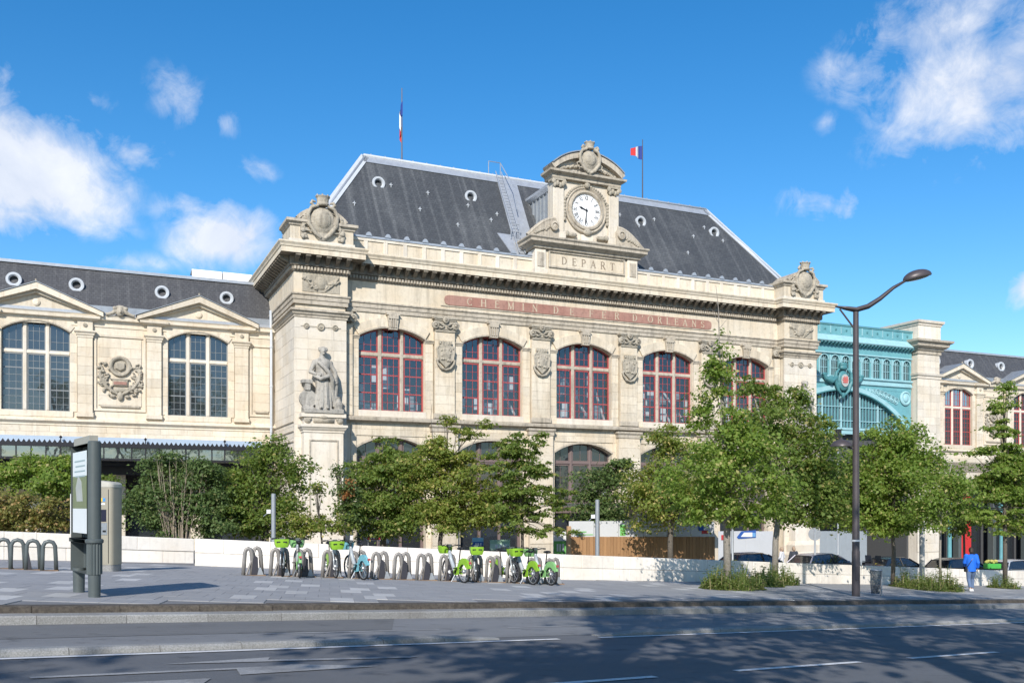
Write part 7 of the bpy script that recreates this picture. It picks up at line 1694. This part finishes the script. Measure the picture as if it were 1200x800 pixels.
# tall trees on the river side of the road, behind the photographer: they shade the carriageway
def quay(lab, x, y, seed, H, r_):
    p = Vector((x, y, gh(x, y)-.2)); rg = random.Random(seed); L = []
    for i in range(15):
        a = rg.uniform(0, 6.28); q = rg.uniform(.15, .85)*r_; z = p.z + H*rg.uniform(.40, .94); k_ = r_*rg.uniform(.28, .46); L.append(((x+q*math.cos(a), y+q*math.sin(a), z), (k_, k_, k_*.8)))
    tree('plane_tree', lab, 0, 0, L, LF_M, seed, .34, 62, BARK_P, .28, 'plane trees on the quay behind the viewpoint', world=True, base=p, cl=.6)
QL = ['leftmost of the row', 'second from the left end', 'third from the left end', 'third from the right end', 'second from the right end', 'rightmost of the row']
for i, (s_, H, r_) in enumerate(((-13.5, 15.5, 3.4), (-3.6, 18.5, 3.8), (3.2, 19, 4.2), (10.2, 19.5, 4.4), (17.5, 19, 4.4), (25.5, 19, 4.6))):
    x, y = rd(s_, -2.6); quay('tall plane tree on the quay behind the viewpoint, ' + QL[i], x, y, 41+i, H, r_)
# weeds round the street trees
def weeds(lab, spots, seed, n, hmin, hmax):
    rng = np.random.default_rng(seed); rr = random.Random(seed); V = []; Fc = []
    for i in range(n):
        px, Y, rx, ry = spots[rr.randrange(len(spots))]; c = at(px, Y); a = rr.uniform(0, 6.28); q = math.sqrt(rr.random()); x, y = c[0]+rx*q*math.cos(a), c[1]+ry*q*math.sin(a); z = gh(x, y); h = (hmin + (hmax-hmin)*rr.random()**2.2)*(1.2-q*.8)
        b = rr.uniform(0, 6.28); dx, dy = math.cos(b), math.sin(b); w_ = rr.uniform(.010, .022); ln = rr.uniform(.1, .5)*h; k_ = len(V)
        V += [(x-dy*w_, y+dx*w_, z), (x+dy*w_, y-dx*w_, z), (x+dx*ln*.4+dy*w_*.8, y+dy*ln*.4-dx*w_*.8, z+h*.6), (x+dx*ln, y+dy*ln, z+h), (x+dx*ln*.4-dy*w_*.8, y+dy*ln*.4+dx*w_*.8, z+h*.6)]; Fc += [(k_, k_+1, k_+2, k_+4), (k_+4, k_+2, k_+3)]
        if rr.random() < .75:
            for j in range(6):
                zz = z + h*rr.uniform(.3, 1); e = rr.uniform(0, 6.28); s_ = rr.uniform(.03, .085); xx, yy = x+dx*ln*.5+rr.uniform(-.05,.05), y+dy*ln*.5+rr.uniform(-.05,.05); k_ = len(V); ex, ey = math.cos(e)*s_, math.sin(e)*s_
                V += [(xx, yy, zz), (xx+ex-ey*.5, yy+ey+ex*.5, zz+.02), (xx+2*ex, yy+2*ey, zz-.01), (xx+ex+ey*.5, yy+ey-ex*.5, zz+.02)]; Fc.append((k_, k_+1, k_+2, k_+3))
    m = MB(); m.v = V; m.f = Fc; me = bpy.data.meshes.new('weeds'); me.from_pydata(V, [], Fc); o = link('weeds', me, GRASSM, None); o['label'] = lab; o['category'] = 'weeds'; o['kind'] = 'stuff'; return o
weeds('tangled green weeds round the two left street trees', [(853,30.4,.9,.8),(842,30.2,.55,.6),(875,31.5,.6,.8),(905,37.0,.9,.9),(915,37.4,.7,.9),(895,35,.7,1.2)], 51, 1500, .08, 1.05)
weeds('tangled green weeds round the thin young tree at the right', [(1102,37.6,.9,.9),(1075,40,.9,1.2),(1110,38.0,.5,.6),(1060,41,.6,.8),(1176,45.3,.7,.8),(1088,38.6,.9,.9)], 52, 1200, .08, 1.05)

# repeats of a kind share a group
GR = {'street_tree': 'street trees along the wall', 'small_tree': 'small trees behind the wall', 'young_tree': 'young slender trees', 'shrub': 'shrubs behind the wall', 'steel_post': 'slim posts along the wall', 'notice_board': 'notices behind the wall', 'low_stone_wall': 'low limestone walls', 'station_wing': 'side wings of the station', 'person': 'people on foot', 'red_door': 'red shop doors', 'ground_floor_arcade': 'ground floor arcades'}
for o in SC.objects:
    if o.parent is None and o.get('category') and not o.get('group'):
        k_ = o.name.split('.')[0]
        if k_ in GR: o['group'] = GR[k_]
